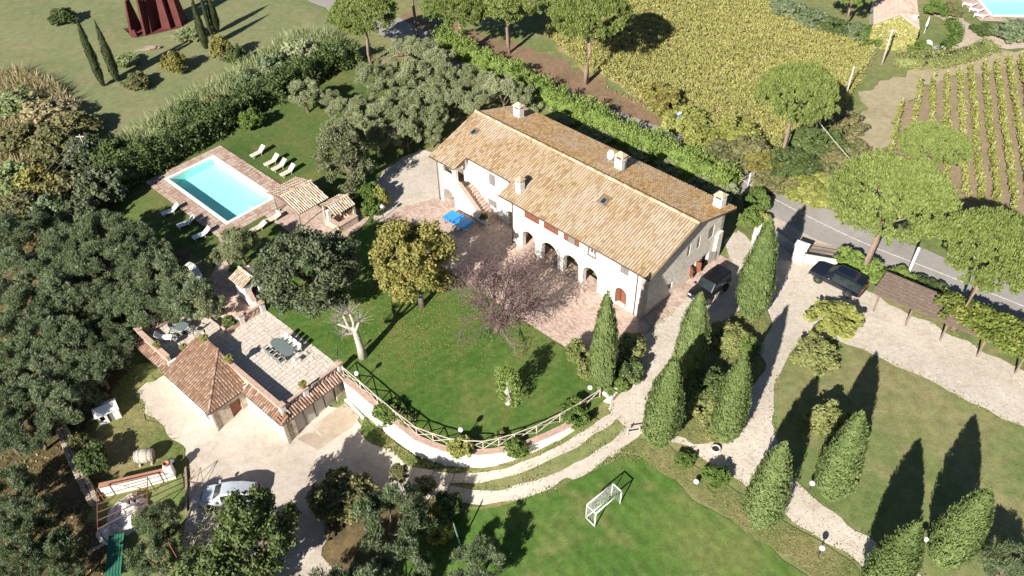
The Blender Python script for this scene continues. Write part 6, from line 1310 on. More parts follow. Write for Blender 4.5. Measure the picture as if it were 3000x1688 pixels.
# the olives behind the pool and the house
UP = [('at the far fence of the pool lawn', [(1085,225,95),(1195,140,95),(1245,150,90),(1290,185,100)]), ('in the back row of the olive clump', [(1140,205,80),(1215,215,100),(1300,245,100),(1365,235,100),(1425,250,95),(1475,275,100),(1530,285,80)]), ('in the second row of the olive clump', [(1125,280,105),(1190,265,105),(1255,285,105),(1330,290,100),(1395,300,95)]),
      ('in the third row of the olive clump', [(1000,330,95),(1060,325,100),(1130,340,100),(1195,340,105),(1270,345,95)]), ('in the front row of the olive clump', [(985,400,105),(1050,390,105),(1115,400,105),(1190,400,90),(1265,395,70)])]
for where, row in UP:
    for i, (a, b, w) in enumerate(row): olive(a, b, w, 'silvery olive %s, %s from the left' % (where, ords(i)), False, 'olives behind the pool lawn')
olive(890, 275, 100, 'lone pale olive on the far pool lawn left of the clump'); olive(962, 290, 70, 'small olive between the lone olive and the olive clump')
olive(700, 720, 120, 'olive overhanging the brick path below the pool corner'); olive(660, 745, 80, 'small olive beside the start of the brick path'); olive(600, 900, 120, 'olive leaning over the back balustrade of the left terrace')
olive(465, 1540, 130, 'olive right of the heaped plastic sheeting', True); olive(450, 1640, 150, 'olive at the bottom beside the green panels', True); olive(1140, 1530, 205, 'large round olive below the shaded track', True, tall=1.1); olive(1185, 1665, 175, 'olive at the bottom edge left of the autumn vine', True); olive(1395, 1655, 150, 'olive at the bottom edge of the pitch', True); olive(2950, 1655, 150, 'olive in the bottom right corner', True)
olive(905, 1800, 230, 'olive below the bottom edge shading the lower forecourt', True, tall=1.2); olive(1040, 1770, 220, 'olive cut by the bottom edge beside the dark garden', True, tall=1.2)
# ---- cypresses
CYP = [crown_cypress('cypress_crown', 200 + k, 10, 1.2, 760, 20, MT['cypress']) for k in range(5)]
CYF = crown_cypress('far_cypress_crown', 210, 10, 1.2, 400, 14, MT['cypress_far'])
CYT = trunkmesh('cypress_trunk', MT['bark'], (0, 0, -.3), (0, 0, 3.0), r0=.14, r1=.08, n=0, spread=.1, zlo=.5, zhi=1, reach=.1)
CY = [((1762,1143),(1777,835),80,'tall cypress between the farmhouse corner and the round lawn'),((2195,927),(2238,632),100,'large cypress standing before the entrance gate'),((2010,1098),(2064,855),92,'cypress at the drive edge with a shadow falling on it'),((1925,1302),(1976,1038),105,'broad cypress beside the small timber barrier'),
      ((2120,1284),(2184,1013),98,'pale green cypress at the right edge of the planted island'),((2220,1529),(2304,1279),120,'cypress left of the gravel path beside the pitch'),((2430,1452),(2538,1204),118,'cypress alone on the meadow right of the gravel path'),((2572,1742),(2687,1524),135,'cypress cut by the bottom edge between gravel path ends'),((2757,1642),(2898,1430),128,'rightmost leaning cypress near the bottom right corner')]
for i, (b, tp_, w, lb) in enumerate(CY):
    P = GT(*b); h = height_to(P, *tp_); r_ = w * mpp(P) / 2 / 1.1; plant('cypress', lb, 'tree', P, CYP[i % 5], CYT, (r_ / 1.05 * (1, .96, 1.03, .98, 1.02)[i % 5], r_ / 1.05 * (.97, 1.03, .96, 1, 1.02)[i % 5], h / 10), i * 1.3, 'cypresses along the drives', lean=((.012, -.02, .018, -.01, .022)[i % 5], (-.015, .018, .01, -.02, .012)[i % 5]))
for i, (b, tp_, w, lb) in enumerate([((303,254),(226,40),27,'leftmost tall thin cypress on the far field'),((346,241),(277,55),27,'thin cypress beside the leftmost one on the far field'),((605,144),(560,-15),26,'thin cypress left of the round yellow tree'),((620,105),(597,-30),14,'slimmest far cypress behind the yellow tree'),((638,96),(608,-35),26,'far cypress cut by the top edge behind the yellow tree')]):
    P = GT(*b); h = height_to(P, *tp_); r_ = w * mpp(P) / 2; plant('slender_cypress', lb, 'tree', P, CYF, CYT, (r_ / 1.12, r_ / 1.12, h / 10), i * 2.1, 'slender cypresses on the far field')
# ---- umbrella pines
PIN = [crown_pine('pine_crown', 300 + k, 4.5, 7.2, 2.6, 330, 17, MT['pine'], .3, .115) for k in range(3)]
PTR = [trunkmesh('pine_trunk', MT['pinebark'], (0, 0, -.3), (.15, 0, 8.0), r0=.3, r1=.2, n=13, spread=3.1, zlo=.68, zhi=.98, reach=1.5, seed=31 + k) for k in range(2)]
def pine(base, crown_w, top, label, k, hs=None, group='umbrella pines'):
    P = GT(*base); h = height_to(P, *top); s = crown_w * mpp(P + np.array([0, 0, h * .85])) / 9.2
    return plant('umbrella_pine', label, 'tree', P, PIN[k % 3], PTR[k % 2], (s, s, h / 9.9), k * 1.9, group)
pine((1085,190), 195, (1072,2), 'umbrella pine with a dense round crown beside the far pool lawn gate', 0); pine((1352,170), 200, (1340,-28), 'umbrella pine with an ivy-covered trunk at the hedge end', 1); pine((1490,158), 215, (1497,-40), 'shadowy umbrella pine behind the red earth strip', 2)
pine((1716,246), 235, (1716,-20), 'big umbrella pine with a bare straight trunk at the vine field edge', 3); pine((2285,490), 230, (2352,212), 'pale umbrella pine rising from the brambles below the vine field', 4); pine((2690,545), 195, (2755,392), 'low pale umbrella pine at the corner of the vineyard rows', 5)
pine((2525,812), 350, (2612,505), 'largest umbrella pine beside the parked navy car', 6); pine((2795,965), 300, (2925,655), 'umbrella pine cut by the right edge above the pergola', 7); pine((1222,108), 160, (1215,-120), 'bare-trunked pine with its crown above the top edge', 8); pine((2470,90), 150, (2500,-60), 'spreading pine left of the far creeper house', 9)
# ---- broadleaves
OAKC = crown_multi('oak_crown', 400, (3.6, 3.5, 2.9), 4.7, 100, .9, 8, .48, 32, .26, .17, MT['oak'], 'leaf', zmin=-.7, shell=.7); OAKT = trunkmesh('oak_trunk', MT['bark'], (0, 0, -.2), (.2, 0, 4), r0=.35, r1=.2, n=7, spread=2.6, zlo=.5, zhi=1, reach=2.0, seed=5)
plant('holm_oak', 'big round dark green oak beside the terrace hut', 'tree', GT(925, 905), OAKC, OAKT)
MAPC = crown_multi('maple_crown', 401, (3.05, 2.95, 2.9), 5.6, 75, .85, 8, .46, 32, .26, .19, MT['maple'], 'leaf', zmin=-.8, shell=.72); MAPT = trunkmesh('maple_trunk', MT['bark'], (0, 0, -.2), (0, 0, 5), r0=.26, r1=.15, n=7, spread=2.4, zlo=.45, zhi=1, reach=1.8, seed=6)
plant('autumn_maple', 'round tree in yellow-brown autumn leaf on the lawn', 'tree', np.array([*G(1235, 898, .06)]), MAPC, MAPT)
BUS = {}
def bushmesh(kind, k): 
    key = (kind, k)
    if key not in BUS: BUS[key] = crown_multi(kind + '_bush', 700 + 13 * k + len(kind), (.82, .82, .74), .8, 34, .26, 5, .2, 30, .18, .11, MT[kind], 'leaf', zmin=-.5, shell=.5)
    return BUS[key]
_bn = [0]
BT = trunkmesh('shrub_stem', MT['bark'], (0, 0, -.2), (0, 0, .7), r0=.07, r1=.04, n=4, spread=.5, zlo=.3, zhi=1, reach=.5, seed=8)
def bush(px, py, w, h, kind, label, name='shrub', group=None, base=False, z=None, cat='shrub'):
    """px,py: middle of the crown in the photo (or its foot); w in photo pixels, h in metres"""
    k = _bn[0]; _bn[0] += 1
    P = (GT(px, py, 0 if base else h * .55)) if z is None else G(px, py, z + (0 if base else h * .55))
    if z is not None: P = np.array([P[0], P[1], z])
    s = w * mpp(P) / 2.05; return plant(name, label, cat, P, bushmesh(kind, k % 3), BT, (s, s, h / 1.85), k * 1.7, group, 'foliage', 'stem')
# tall evergreen by the pool house and its green neighbours
LAC = crown_multi('bay_crown', 410, (1.95, 1.9, 3.0), 4.1, 50, .5, 8, .36, 40, .3, .1, MT['bay'], 'spray', .6, .8, .45, -.9)
plant('bay_tree', 'tall grey-green evergreen tree behind the barbecue', 'tree', GT(1030, 562), LAC, OAKT, (1.18, 1.18, 1.0)); bush(1085, 560, 75, 2.4, 'green', 'bright green bush between tall evergreen and globe lamp'); bush(1115, 575, 50, 2.2, 'vine', 'yellow-green bush beside the globe lamp near the yard'); bush(1088, 605, 65, 2.0, 'green', 'leafy green bush at the lawn corner by the barbecue')
# pollarded trunk on the lawn
rng = np.random.default_rng(12); mb = MB(); B0 = np.array([0, 0, -.1])
mb.tube([(0, 0, -.1), (-.05, 0, 1.2), (-.12, 0, 2.4), (-.3, .05, 3.5)], [.4, .3, .26, .2], 9)
tips = []
for e in ((-1.5, .1, 3.9), (-.95, .3, 4.7), (-.4, .2, 4.9), (.3, 0, 4.2), (-1.2, -.3, 3.0)):
    s_ = np.array([-.22, .03, 2.6 + .6 * rng.random()]); e = np.array(e); mb.tube([s_, (s_ + e) / 2 + rng.normal(0, .1, 3), e], [.17, .13, .09], 6); tips.append(e)
me = mb.mesh('pollard_trunk'); me.materials.append(MT['palebark']); me.polygons.foreach_set('use_smooth', [True] * len(me.polygons)); tw = MB()
for e in tips:
    for _ in range(45):
        d = rng.normal(0, 1, 3); d[2] = abs(d[2]) + .5; d /= np.linalg.norm(d); L = rng.uniform(.6, 1.3); tw.tube([e, e + d * L * .5, e + d * L + rng.normal(0, .08, 3)], [.016, .012, .007], 3, False)
tm = tw.mesh('pollard_twigs'); tm.materials.append(MT['twig']); plant('pollard_tree', 'pale pollarded dead tree trunk with twiggy stubs on the lawn', 'tree', G(1063, 1046, .06), tm, me, cname='twigs')
# leafless purple tree before the portico
def bare_tree(seed, h, spread, r0, levels=5):
    rng = np.random.default_rng(seed); mb = MB(); ends = []
    def grow(p, d, L, r, lv):
        q = p + d * L; m = (p + q) / 2 + rng.normal(0, .05 * L, 3); mb.tube([p, m, q], [r, r * .85, r * .68], 7 if lv < 2 else (4 if lv < 4 else 3), lv == 0)
        if lv >= levels: ends.append(q); return
        for k in range(3 if lv < 2 else rng.integers(2, 4)):
            nd = d + rng.normal(0, spread, 3); nd[2] = nd[2] * .7 + .22; nd /= np.linalg.norm(nd); grow(q, nd, L * rng.uniform(.62, .85), max(r * .6, .012), lv + 1)
    for k in range(3): pass
    grow(np.array([0, 0, -.1]), np.array([.02, 0, 1.0]), h * .24, r0, 0); return mb, np.array(ends)
def fan_tree(seed, counts, lens, radii, up):
    rng = np.random.default_rng(seed); mb = MB(); ends = []
    def grow(pt, d, lv):
        L = lens[lv] * rng.uniform(.8, 1.2); q = pt + d * L; m = (pt + q) / 2 + rng.normal(0, .04 * L, 3); r = radii[lv]; mb.tube([pt, m, q], [r, r * .85, max(.008, r * .6)], 7 if lv < 2 else 4 if lv == 2 else 3, False)
        if lv + 1 >= len(counts): ends.append(q); return
        for k in range(counts[lv + 1]):
            if lv == 0: az = 2 * PI * k / counts[1] + rng.uniform(-.3, .3); el = rng.uniform(.35, 1.15); nd = np.array([math.cos(az) * math.cos(el), math.sin(az) * math.cos(el), math.sin(el)])
            else: nd = d + rng.normal(0, .42, 3); nd[2] += up
            grow(q if k < counts[lv + 1] * .6 or lv == 0 else m, nd / np.linalg.norm(nd), lv + 1)
    for k in range(counts[0]): grow(np.array([0, 0, -.1]), np.array([.04, 0, 1.0]), 0)
    return mb, np.array(ends)
mb, ends = fan_tree(21, (1, 9, 5, 5, 4), (1.3, 2.0, 1.5, 1.1, .8), (.2, .09, .045, .022, .013), .12); me = mb.mesh('bare_branches'); me.materials.append(MT['purpletwig']); rng = np.random.default_rng(22)
nn = 9000; w_ = np.clip(.25 + .12 * ends[:, 2] + .1 * ends[:, 0], .03, None); idx = rng.choice(len(ends), nn, p=w_ / w_.sum()); C = ends[idx] + rng.normal(0, .24, (nn, 3)); pm = leafmesh('purple_leaves', C, randdir(rng, nn), randdir(rng, nn), .14, .075, rng.random(nn), MT['purple'])
BTp = G(1452, 970, .06); sxy = 4.05 / np.percentile(np.linalg.norm(ends[:, :2], axis=1), 90); bt = plant('purple_tree', 'nearly leafless tree with purple-grey twigs before the portico', 'tree', BTp, pm, me, (sxy, sxy, 6.6 / ends[:, 2].max()), .4)
# small ivy-grown stump on the lawn
iv = crown_blob('ivy_crown', 415, (.75, .7, 1.9), 2.2, 60, .36, 44, .26, .07, MT['hedge'], 'spray', .5, .4, .7, .5, .6, -.9); mb = MB().tube([(0, 0, -.1), (.1, 0, .6), (-.05, 0, 1.3), (0, 0, 2.6)], [.3, .26, .24, .15], 8); mb.tube([(0, 0, .9), (.35, .1, 1.8)], [.12, .06], 6); me = mb.mesh('white_stump'); me.materials.append(MT['palebark']); plant('ivy_stump', 'white tree stump overgrown with green creeper on the round lawn', 'stump', G(1488, 1182, .06), iv, me, cname='creeper')
# ---- shrubs
SH = [(1695,1030,80,2.3,'shrub','olive-green shrub left of the tall cypress by the courtyard'),(1720,1085,60,1.6,'shrub','small grey-green shrub at the lawn edge left of the tall cypress'),(1850,1010,90,2.6,'shrub','yellowish shrub against the drive right of the tall cypress'),(1835,1075,100,2.4,'laurel','dark shrub mass at the foot of the tall cypress'),(1800,1125,80,1.4,'green','low green shrub behind the slatted planter'),
      (2085,1130,130,2.4,'laurel','large dark glossy shrub between two cypresses on the island'),(2065,1185,90,1.8,'shrub','grey-green shrub below the large dark island shrub'),(2130,985,120,1.8,'shrub','loose shrub behind the large gate cypress'),(2180,1000,90,1.5,'green','green shrub on the upper planted island'),(2100,1245,110,1.2,'shrub','low dry shrub at the lower end of the planted island'),
      (2455,930,150,2.2,'vine','wide yellow-green bush at the gravel road corner'),(2395,1030,130,2.2,'shrub','round mottled bush at the corner of the meadow'),(2430,1215,130,2.6,'shrub','tall leafy shrub in front of a cypress shadow on the meadow'),(2100,1390,80,1.6,'green','round clipped green bush by the gravel path end'),(2010,1345,60,1.0,'green','small green bush below the broad cypress'),
      (2495,755,90,1.9,'hedge','glossy hedge bush left of the big pine trunk'),(2560,790,110,1.9,'hedge','glossy hedge bush right of the big pine trunk'),(2640,815,100,1.6,'hedge','hedge bush beside the white concrete pole'),(2720,845,110,1.4,'laurel','dark hedge bush right of the concrete pole'),
      (180,45,75,2.3,'laurel','dark round bush alone on the far field'),(640,135,65,4.0,'maple','round yellow tree on the far field'),(690,160,55,3.0,'laurel','dark bush right of the round yellow tree'),(505,180,75,2.8,'maple','mottled yellow bush on the far field above the reeds'),(400,235,90,2.0,'bramble','brown-green bush below the thin cypresses'),(365,175,75,1.5,'reed','pale green bush right of the thin cypresses'),(560,95,90,1.5,'reed','pale grey-green bush below the steel blades'),
      (690,325,80,2.4,'laurel','dark laurel at the corner of the pool hedge'),(735,345,75,2.6,'green','round green laurel bulging from the pool hedge'),
      (1140,1202,95,1.6,'green','climbing rose bush hanging over the white retaining wall'),(1195,1232,60,1.3,'shrub','pale flowering bush on the railing above the retaining wall'),(1350,1305,80,2.0,'vine','yellow-green bush at the lowest globe lamp'),(1515,1310,75,1.5,'green','green bush at the bottom right of the railing'),(1470,1280,50,1.2,'shrub','thin dry bush on the railing beside the green one'),(1685,1205,95,1.8,'green','full green bush on the railing near the planter'),
      (1010,1440,170,3.0,'bramble','big brownish shrub at the corner of the shaded track'),(960,1480,90,2.5,'laurel','dark shrub left of the pale stone block'),(1245,1420,70,.9,'bramble','low dark scrub on the shaded track'),(1170,1385,60,.8,'bramble','small dark scrub between track and retaining wall'),(1285,1500,70,2.2,'maple','yellow autumn vine on a support beside the pitch'),(1290,1555,80,2.0,'vine','green-yellow bush below the autumn vine'),(1310,1480,90,2.0,'laurel','dark bush behind the autumn vine'),
      (270,1345,110,2.2,'laurel','dark green bush on the barrel lawn beside the stone wall'),(230,1295,70,1.8,'bramble','bush at the top of the dry-stone wall'),(420,1520,70,1.6,'bramble','brown scrub right of the rusty pipe frame'),
      (1555,300,80,1.6,'olive','silvery shrub behind the left chimney'),(1650,350,70,1.3,'olive','silvery shrub below the hedge behind the house'),(1725,382,65,1.2,'olive','silvery shrub in the shade strip behind the roof ridge'),(1770,400,65,1.2,'olive','silvery shrub left of the middle chimney'),(1880,445,75,1.3,'olive','silvery shrub right of the middle chimney'),(1960,485,80,1.3,'olive','silvery shrub below the hedge toward the gate'),(2060,535,85,1.4,'olive','silvery shrub at the lower end of the back hedge'),(2125,560,85,1.6,'olive','last silvery shrub behind the right chimney'),
      (2215,585,80,2.6,'green','bright green bush behind the farmhouse gable corner'),(2195,640,70,2.0,'green','lower bright green bush behind the farmhouse'),(2232,640,55,1.5,'vine','yellow plant on the wall end behind the gable')]
for a, b, w, h, k, lb in SH: bush(a, b, w, h, k, lb, z=-.55 if 'retaining' in lb or 'railing' in lb or 'lowest globe' in lb else None)
# big dark tree at the bottom and neighbours
DTC = crown_multi('persimmon_crown', 420, (2.1, 2.0, 2.5), 4.0, 44, .65, 8, .4, 36, .26, .17, MT['laurel'], 'leaf', zmin=-.8)
plant('dark_leafy_tree', 'tall dark leafy tree hiding the rear of the silver car', 'tree', GT(790, 1672), DTC, OAKT, (1.0, 1.0, 1.28)); plant('dark_leafy_tree', 'dark shrubby tree at the bottom edge below the silver car', 'tree', GT(655, 1775), DTC, OAKT, (1.1, 1.1, .75), 2.0); bush(850, 1500, 50, 2.0, 'shrub', 'sunlit sprig of bush right of the dark leafy tree')
mb, ends = bare_tree(33, 4, .7, .07, 4); me = mb.mesh('dry_branches'); me.materials.append(MT['twig']); rng = np.random.default_rng(5); C = ends[rng.integers(0, len(ends), 300)] + rng.normal(0, .2, (300, 3)); lm = leafmesh('dry_leaves', C, randdir(rng, 300), randdir(rng, 300), .15, .07, rng.random(300), MT['bramble'])
plant('dry_bush', 'bare twiggy bush in front of the silver car', 'shrub', GT(590, 1560), lm, me, (1.3, 1.3, .9), tname='branches'); plant('dry_bush', 'bare twiggy bush at the bottom edge beside the brown pole', 'shrub', GT(585, 1680), lm, me, (1.5, 1.5, .9), 2.2, tname='branches')
# thicket top left: single trees one can tell apart
TH = [(40,300,130,3.2,'reed','pale reedy bush at the left edge above the thicket'),(130,330,150,3.4,'dryreed','tan bramble mound at the left of the thicket'),(210,360,130,3.0,'bramble','mottled bramble mound below the thin cypresses'),(60,400,160,3.5,'bramble','brown-green bramble mound at the left edge'),(165,430,150,4.0,'bramble','dense bramble tree in the middle of the thicket'),(255,440,130,4.0,'oak','dark thicket tree beside the wire pole'),(330,450,120,3.6,'laurel','dark thicket tree nearest the pool hedge'),
      (40,520,150,4.0,'reed','pale green thicket tree at the left edge below the brambles'),(120,540,140,4.0,'maple','yellow-brown thicket tree below the wires'),(205,540,140,4.5,'bramble','olive-brown thicket tree under the wires'),(290,540,140,4.5,'oak','darkest thicket tree beside the pool lawn corner'),(60,610,140,4.0,'bramble','dark thicket tree at the left edge under the wires'),(150,620,130,4.0,'olive_dark','grey thicket tree under the lower wire'),(240,620,120,3.6,'oak','dark thicket tree at the left end of the pool lawn')]
for a, b, w, h, k, lb in TH: bush(a, b, w, h, k, lb, name='thicket_tree', cat='tree', group='thicket on the left')
# rounder bushes that break up the reed belt
for a, b, w, h, k, lb in [(395,455,85,2.6,'olive_dark','grey-green bush at the lower end of the reed belt'),(475,395,80,2.8,'reed','pale rounded bush in the lower reed belt'),(560,330,90,3.0,'laurel','dark bush in the middle of the reed belt'),(625,300,75,2.6,'bramble','brownish bush in the reed belt above the pool'),(720,235,95,3.0,'olive_dark','grey bush in the upper reed belt'),(800,190,100,3.4,'olive_dark','tall grey bush near the upper end of the reed belt'),(875,150,110,3.6,'olive','silvery bush at the upper end of the reed belt'),(930,190,80,3.0,'green','bright green bush below the umbrella pine at the reed belt end'),(845,225,80,2.6,'hedge','yellow-green bush between reeds and pool lawn')]: bush(a, b, w, h, k, lb, group='bushes in the reed belt')
# brambles between road and vine field
BRs = [(2110,455,130,2.0,'bramble','tangled brambles by the road behind the marker post'),(2070,410,110,2.0,'vine','yellow brambles above the hedge behind the farmhouse'),(1960,300,100,2.4,'maple','orange autumn bush at the vine field corner'),(1920,270,70,2.0,'maple','orange bush left of the autumn bush at the vine field'),(2010,350,100,2.0,'vine','yellow-green bush beside the road sign'),(2190,440,120,2.4,'bramble','mottled bramble bush left of the umbrella pine trunk'),(2150,390,110,2.2,'vine','yellow bramble bush at the bottom of the vine field'),(2330,480,130,2.6,'laurel','dark green bush right of the short pale post'),(2400,420,140,2.8,'laurel','dark green bush under the pale umbrella pine'),(2460,360,120,2.0,'bramble','reddish-brown bush at the edge of the dusty track'),(2450,480,140,2.4,'bramble','wide brown-green bush beside the slanting cable'),(2370,545,150,1.8,'vine','yellow-green brambles along the road verge'),(2450,570,110,1.6,'shrub','scrubby bush on the verge left of the largest pine'),(2270,530,110,1.6,'bramble','tangled bush on the upper road verge'),(2240,470,100,2.0,'maple','yellowish bush left of the short pale post'),(2500,430,90,1.6,'bramble','dry bush on the bank of the dusty track')]
for a, b, w, h, k, lb in BRs: bush(a, b, w * 1.25, h * 1.25, k, lb, group='brambles above the road')
# far right bushes round the creeper house
FRb = [(2310,20,110,2.2,'olive_dark','grey bush at the top edge of the vine field'),(2390,55,110,2.2,'olive_dark','grey-green bush along the top of the vine field'),(2450,75,90,2.0,'laurel','dark bush left of the creeper house'),(2520,90,90,2.2,'olive_dark','grey bush under the spreading pine'),(2565,100,90,2.4,'green','dark green bush at the creeper house corner'),(2690,135,75,1.4,'green','low round clipped bush right of the telegraph pole'),(2740,20,70,2.2,'green','green bush right of the creeper house roof'),(2970,85,110,2.6,'olive_dark','grey round bush below the far pool'),(2880,85,70,1.2,'laurel','dark bush beside the far drive'),(2790,25,80,1.6,'bramble','rough bush above the far drive')]
for a, b, w, h, k, lb in FRb: bush(a, b, w, h, k, lb, group='bushes round the creeper house')
hedge('clipped_hedge', 'curved clipped green hedge around the far lawn', PX([(2775,72),(2800,95),(2795,120),(2775,140),(2758,150)]), 1.2, 1.2, MT['green'], 61, per=24); hedge('far_verge_hedge', 'shaggy low hedge along the far drive', PX([(2620,185),(2700,195),(2780,185),(2850,165),(2900,145)]), 2.6, 1.2, MT['shrub'], 62, per=22)
# creeper on the far house gable
rng = np.random.default_rng(8); n = 1500; u = rng.random(n) * FW; z = rng.random(n) * (3.2 + 1.4 * (1 - np.abs(u / FW * 2 - 1))); C = np.stack([u, rng.uniform(.05, .38, n), z], 1); o = link('creeper', leafmesh('creeper', C, randdir(rng, n), unit(np.array([0, -1, .3]) + rng.normal(size=(n, 3)) * .4), .4, .3, rng.random(n), MT['yellowvine']), FH)
# ---- hedges
hedge('tall_hedge', 'long bright green hedge between the road and the back of the farmhouse', PX([(1292,137),(1370,177),(1450,222),(1540,268),(1640,322),(1750,374),(1850,428),(1950,473),(2050,518),(2140,567)]), 2.0, 2.5, MT['hedge'], 51, per_m=8, per=36, rc=.5, mode='spray', up=.7, L=.32, W=.12)
hedge('pool_hedge', 'dark laurel hedge shading the upper end of the pool', PX([(330,560),(400,520),(480,475),(560,430),(640,385),(700,345),(760,310),(830,285),(890,250),(950,215),(1000,195),(1040,180)]), 2.6, 3.0, MT['laurel'], 52, per_m=7, per=34, rc=.6, L=.3, W=.2)
iv2 = crown_blob('ivy_column', 416, (.5, .5, 1.9), 1.9, 40, .3, 40, .24, .12, MT['hedge'], 'leaf', .5, .2, .9, .4, .6, -1); o = link('ivy', iv2); o.location = tuple(GT(1352, 171) + np.array([0, 0, 0.2])); tag(o, 'ivy climbing the trunk of the pine at the hedge end', 'ivy')
# ---- reeds, vines, grasses
REEDP = PX([(300,470),(380,420),(470,360),(560,300),(640,260),(720,215),(800,160),(880,110),(960,120),(1000,150),(960,190),(880,235),(800,270),(720,310),(640,360),(560,405),(470,450),(400,500),(330,540)])
o = link('reed_bed', blades('reed_bed', REEDP, 13000, 2.1, .15, MT['reed'], 71, .42)); stuff(o, 'band of pale green giant reeds behind the pool hedge', 'reeds')
o = link('dry_reeds', blades('dry_reeds', PX([(-60,230),(60,215),(170,260),(230,330),(240,400),(150,460),(60,520),(-60,560)]), 6500, 1.7, .15, MT['dryreed'], 72, .6)); stuff(o, 'tan dry reeds covering the thicket at the left edge', 'reeds')
VF = PX([(1600,100),(1640,-60),(2130,-60),(2290,40),(2450,110),(2560,165),(2520,235),(2480,300),(2400,400),(2250,440),(2100,420),(1950,350),(1880,300),(1780,230),(1700,200)])
rng = np.random.default_rng(73); bb = np.array(VF); P = rng.uniform(bb.min(0), bb.max(0), (14000, 2)); P = P[pip(P, VF)]
row = np.array([math.cos(-.55), math.sin(-.55)]); nr = np.array([-row[1], row[0]]); tt = P @ nr; P = P + nr * (np.round(tt / 1.7) * 1.7 - tt)[:, None] * .55
c = np.stack([P[:, 0], P[:, 1], T(P[:, 0], P[:, 1]) + .6 + rng.normal(0, .14, len(P))], 1); r_ = rng.uniform(.28, .6, len(P))
o = link('vine_field', leafmesh('vine_field', *clumped(rng, c, np.stack([r_, r_, r_ * .6], 1), 15, .3, .15, 'spray', .6, .9, .5), MT['yellowvine'])); stuff(o, 'overgrown field of yellowing vines beyond the road', 'vines')
VR = [((2635,322),(2594,500)),((2690,257),(2652,500)),((2727,247),(2712,535)),((2766,237),(2768,562)),((2805,231),(2820,588)),((2836,216),(2867,600)),((2876,206),(2914,610)),((2912,201),(2963,625)),((2948,191),(3015,640)),((2982,183),(3065,650)),((3012,176),(3110,660))]
for i, (a, b) in enumerate(VR):
    pa_, pb_ = GT(*a)[:2], GT(*b)[:2]; L = np.linalg.norm(pb_ - pa_); d = (pb_ - pa_) / L; rng = np.random.default_rng(800 + i); k = int(L / .28); s = np.linspace(0, L, k) + rng.normal(0, .1, k); xy = pa_ + d * s[:, None] + rng.normal(0, .1, (k, 2)); z0 = T(xy[:, 0], xy[:, 1]); o3 = np.array([pa_[0], pa_[1], T1(*pa_)])
    cen = np.vstack([np.stack([xy[:, 0], xy[:, 1], z0 + .75 + rng.normal(0, .15, k)], 1), np.stack([xy[:, 0], xy[:, 1], z0 + 1.2 + rng.normal(0, .12, k)], 1)]) - o3
    t = thing('vine_row', o3, 0, 'trained vine row in the right vineyard, %s from its left end' % ords(i), 'vine row', 'rows of the right vineyard'); link('leaves', leafmesh('vine_row_leaves', *clumped(rng, cen, np.full((len(cen), 3), .26), 15, .24, .17, 'leaf', .8, .4, .7), MT['vine']), t)
    for q in np.arange(0, L, 5.0):
        e = pa_ + d * q; MB().tube([(e[0] - o3[0], e[1] - o3[1], -.2), (e[0] - o3[0], e[1] - o3[1], 1.6)], .05, 5).build('stake', MT['palewood'], t)
# climber over the pergola
rng = np.random.default_rng(90); k = 520; x = 4.2 + (Lp + 1 - 4.2) * rng.random(k) ** .8; y = rng.uniform(-.5, dpp + 2.0, k); keep = (y > .9 - (x - 5.5) * .33) | (rng.random(k) < .1); x, y = x[keep], y[keep]
cen = np.stack([x, y, 2.35 + .35 * rng.random(len(x)) - np.where(y > dpp + .3, (y - dpp) * .7, 0)], 1); o = link('climber', leafmesh('pergola_climber', *clumped(rng, cen, np.full((len(cen), 3), .48), 34, .28, .2, 'leaf', .8, .6, .7), MT['wisteria'])); o.location = tuple(PGO); o.rotation_euler = (0, 0, pga); tag(o, 'yellow-green wisteria spreading over the long timber pergola', 'climber')
# terrace pots and planter
for (x, y, z, sc, lb) in ((-2.15, 13.7, .83, 1.0, 'potted plant on the left terrace parapet'), (.8, 11.2, .86, 1.1, 'bushy pot on the terrace parapet above the hipped roof peak'), (.8, 7.6, .86, 1.2, 'bushy pot half way along the terrace parapet'), (3.0, .72, 1.09, 1.0, 'potted plant on the middle pillar above the garage doors'), (-.6, 12.6, 0, 1.0, 'potted plant on the left terrace behind the hipped roof')):
    t = pot('potted_plant', lb, annw(x, y, z), sc); q = link('foliage', bushmesh('vine', 0), t); q.location = (0, 0, .25); q.scale = (.34, .34, .3)
q = plant('planter_shrub', 'bright green shrub growing in the brick terrace planter', 'shrub', annw(3.55, 11.9, .4), bushmesh('green', 1), BT, (.6, .45, .5), AT, cname='foliage', tname='stem')
q = plant('stair_shrub', 'small dark bush at the foot of the outside stair', 'shrub', hw(7.0, .35, .7), bushmesh('laurel', 0), BT, (.4, .4, .45), cname='foliage', tname='stem')
def grassy(name, px, n, h, w, kind, label, seed, lean=.4, clump=0): stuff(link(name, blades(name, PX(px), n, h, w, MT[kind], seed, lean, clump)), label, 'grass')
grassy('verge_grass', [(1480,1470),(1700,1390),(1850,1300),(1950,1310),(2080,1410),(2270,1520),(2480,1650),(2600,1740),(2450,1740),(2200,1560),(1920,1370),(1800,1350),(1600,1450)], 6000, .16, .08, 'tuft', 'tall rough grass between the pitch and the gravel path', 81)
grassy('island_grass', [(2150,920),(2240,910),(2240,1010),(2190,1190),(2130,1290),(2060,1300),(1990,1262),(1900,1290),(1900,1200),(2000,1060)], 4000, .2, .08, 'tuft', 'rough grass under the cypresses of the island', 82)
grassy('bank_grass', [(1760,255),(1900,325),(2080,450),(2250,530),(2420,610),(2400,570),(2250,480),(2080,420),(1900,300)], 3500, .45, .1, 'tuft', 'dry roadside grass below the vine field', 83)
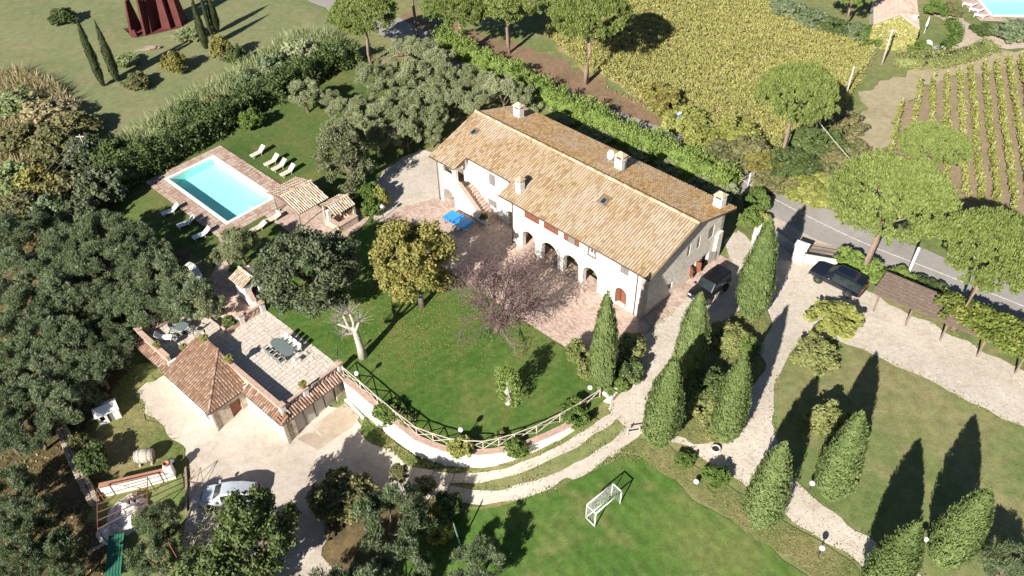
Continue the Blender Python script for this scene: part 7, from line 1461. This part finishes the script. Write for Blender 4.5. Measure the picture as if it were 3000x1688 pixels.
grassy('grove_grass', [(-60,650),(350,640),(560,780),(380,980),(390,1110),(240,1250),(280,1480),(330,1720),(-60,1720)], 9000, .3, .1, 'tuft', 'rough grass under the olives of the left grove', 84, clump=.6)
grassy('wall_grass', [(1062,1228),(1140,1290),(1216,1335),(1310,1362),(1290,1385),(1200,1362),(1110,1308),(1060,1262)], 1500, .25, .08, 'green', 'green grass at the foot of the white retaining wall', 85)

# grass creeping in along the edges of gravel and paving; fallen leaves under the maple
def edge_tufts(polys, n_per_m, h, w, mat, seed, spread=.18):
    rng = np.random.default_rng(seed); C = []
    for pi, poly in enumerate(polys):
        Q = []
        for i in range(len(poly)):
            a, b = np.array(poly[i][:2]), np.array(poly[(i + 1) % len(poly)][:2]); L = np.linalg.norm(b - a); k = rng.poisson(L * n_per_m); t = rng.random(k)[:, None]; Q.append(a + (b - a) * t + rng.normal(0, spread, (k, 2)))
        Q = np.vstack(Q)
        for pj, other in enumerate(polys):
            if pj != pi: Q = Q[~pip(Q, other)]
        C.append(Q)
    P = np.vstack(C); P = P[(np.sin(P[:, 0] * 1.1) + np.cos(P[:, 1] * 1.3 + P[:, 0] * .4) + rng.normal(0, .6, len(P))) > -.3]; k = len(P); hh = h * rng.uniform(.5, 1.4, k); D = unit(np.stack([rng.normal(0, .5, k), rng.normal(0, .5, k), np.ones(k)], 1))
    return leafmesh('edge_grass', np.stack([P[:, 0], P[:, 1], T(P[:, 0], P[:, 1]) + .05], 1) + D * (hh / 2)[:, None], D, randdir(rng, k), hh, w, rng.random(k), mat)
TRK = [ribbon(spline(PX([(1905,1110),(1855,1172),(1760,1247),(1640,1321),(1500,1380),(1390,1402),(1290,1400)])), .85), ribbon(spline(PX([(1935,1180),(1880,1240),(1780,1325),(1650,1398),(1500,1448),(1390,1458),(1290,1440)])), 1.15)]
o = link('edge_grass', edge_tufts([smooth_poly(PX(DRIVE_PX)), smooth_poly(PX(FORE))] + TRK, 16, .15, .08, MT['tuft'], 91)); stuff(o, 'short grass creeping over the edges of the gravel drives', 'grass')
rng = np.random.default_rng(92); n = 2600; cm = G(1235, 898, .06); P = cm[:2] + np.array([-.6, -1.5]) + rng.normal(0, 3.6, (n, 2)); P = P[pip(P, LAWN)]; n = len(P); N = unit(np.array([0, 0, 1]) + rng.normal(0, .3, (n, 3)))
o = link('fallen_leaves', leafmesh('fallen_leaves', np.stack([P[:, 0], P[:, 1], np.full(n, .085)], 1), unit(np.cross(N, randdir(rng, n))), N, .13, .1, rng.random(n), MT['maple'])); stuff(o, 'yellow fallen leaves scattered on the lawn under the maple', 'leaves')
rng = np.random.default_rng(93); n = 3200; DP = PX(DRIVE_PX); bb = np.array(DP); P = rng.uniform(bb.min(0), bb.max(0), (n * 4, 2)); P = P[pip(P, DP)][:n]; n = len(P); N = unit(np.array([0, 0, 1]) + rng.normal(0, .4, (n, 3)))
o = link('loose_stones', leafmesh('loose_stones', np.stack([P[:, 0], P[:, 1], T(P[:, 0], P[:, 1]) + .07], 1), unit(np.cross(N, randdir(rng, n))), N, rng.uniform(.05, .16, n), rng.uniform(.05, .12, n), rng.random(n), MT['annex_stone'])); stuff(o, 'loose stones and litter scattered over the gravel drive', 'stones')
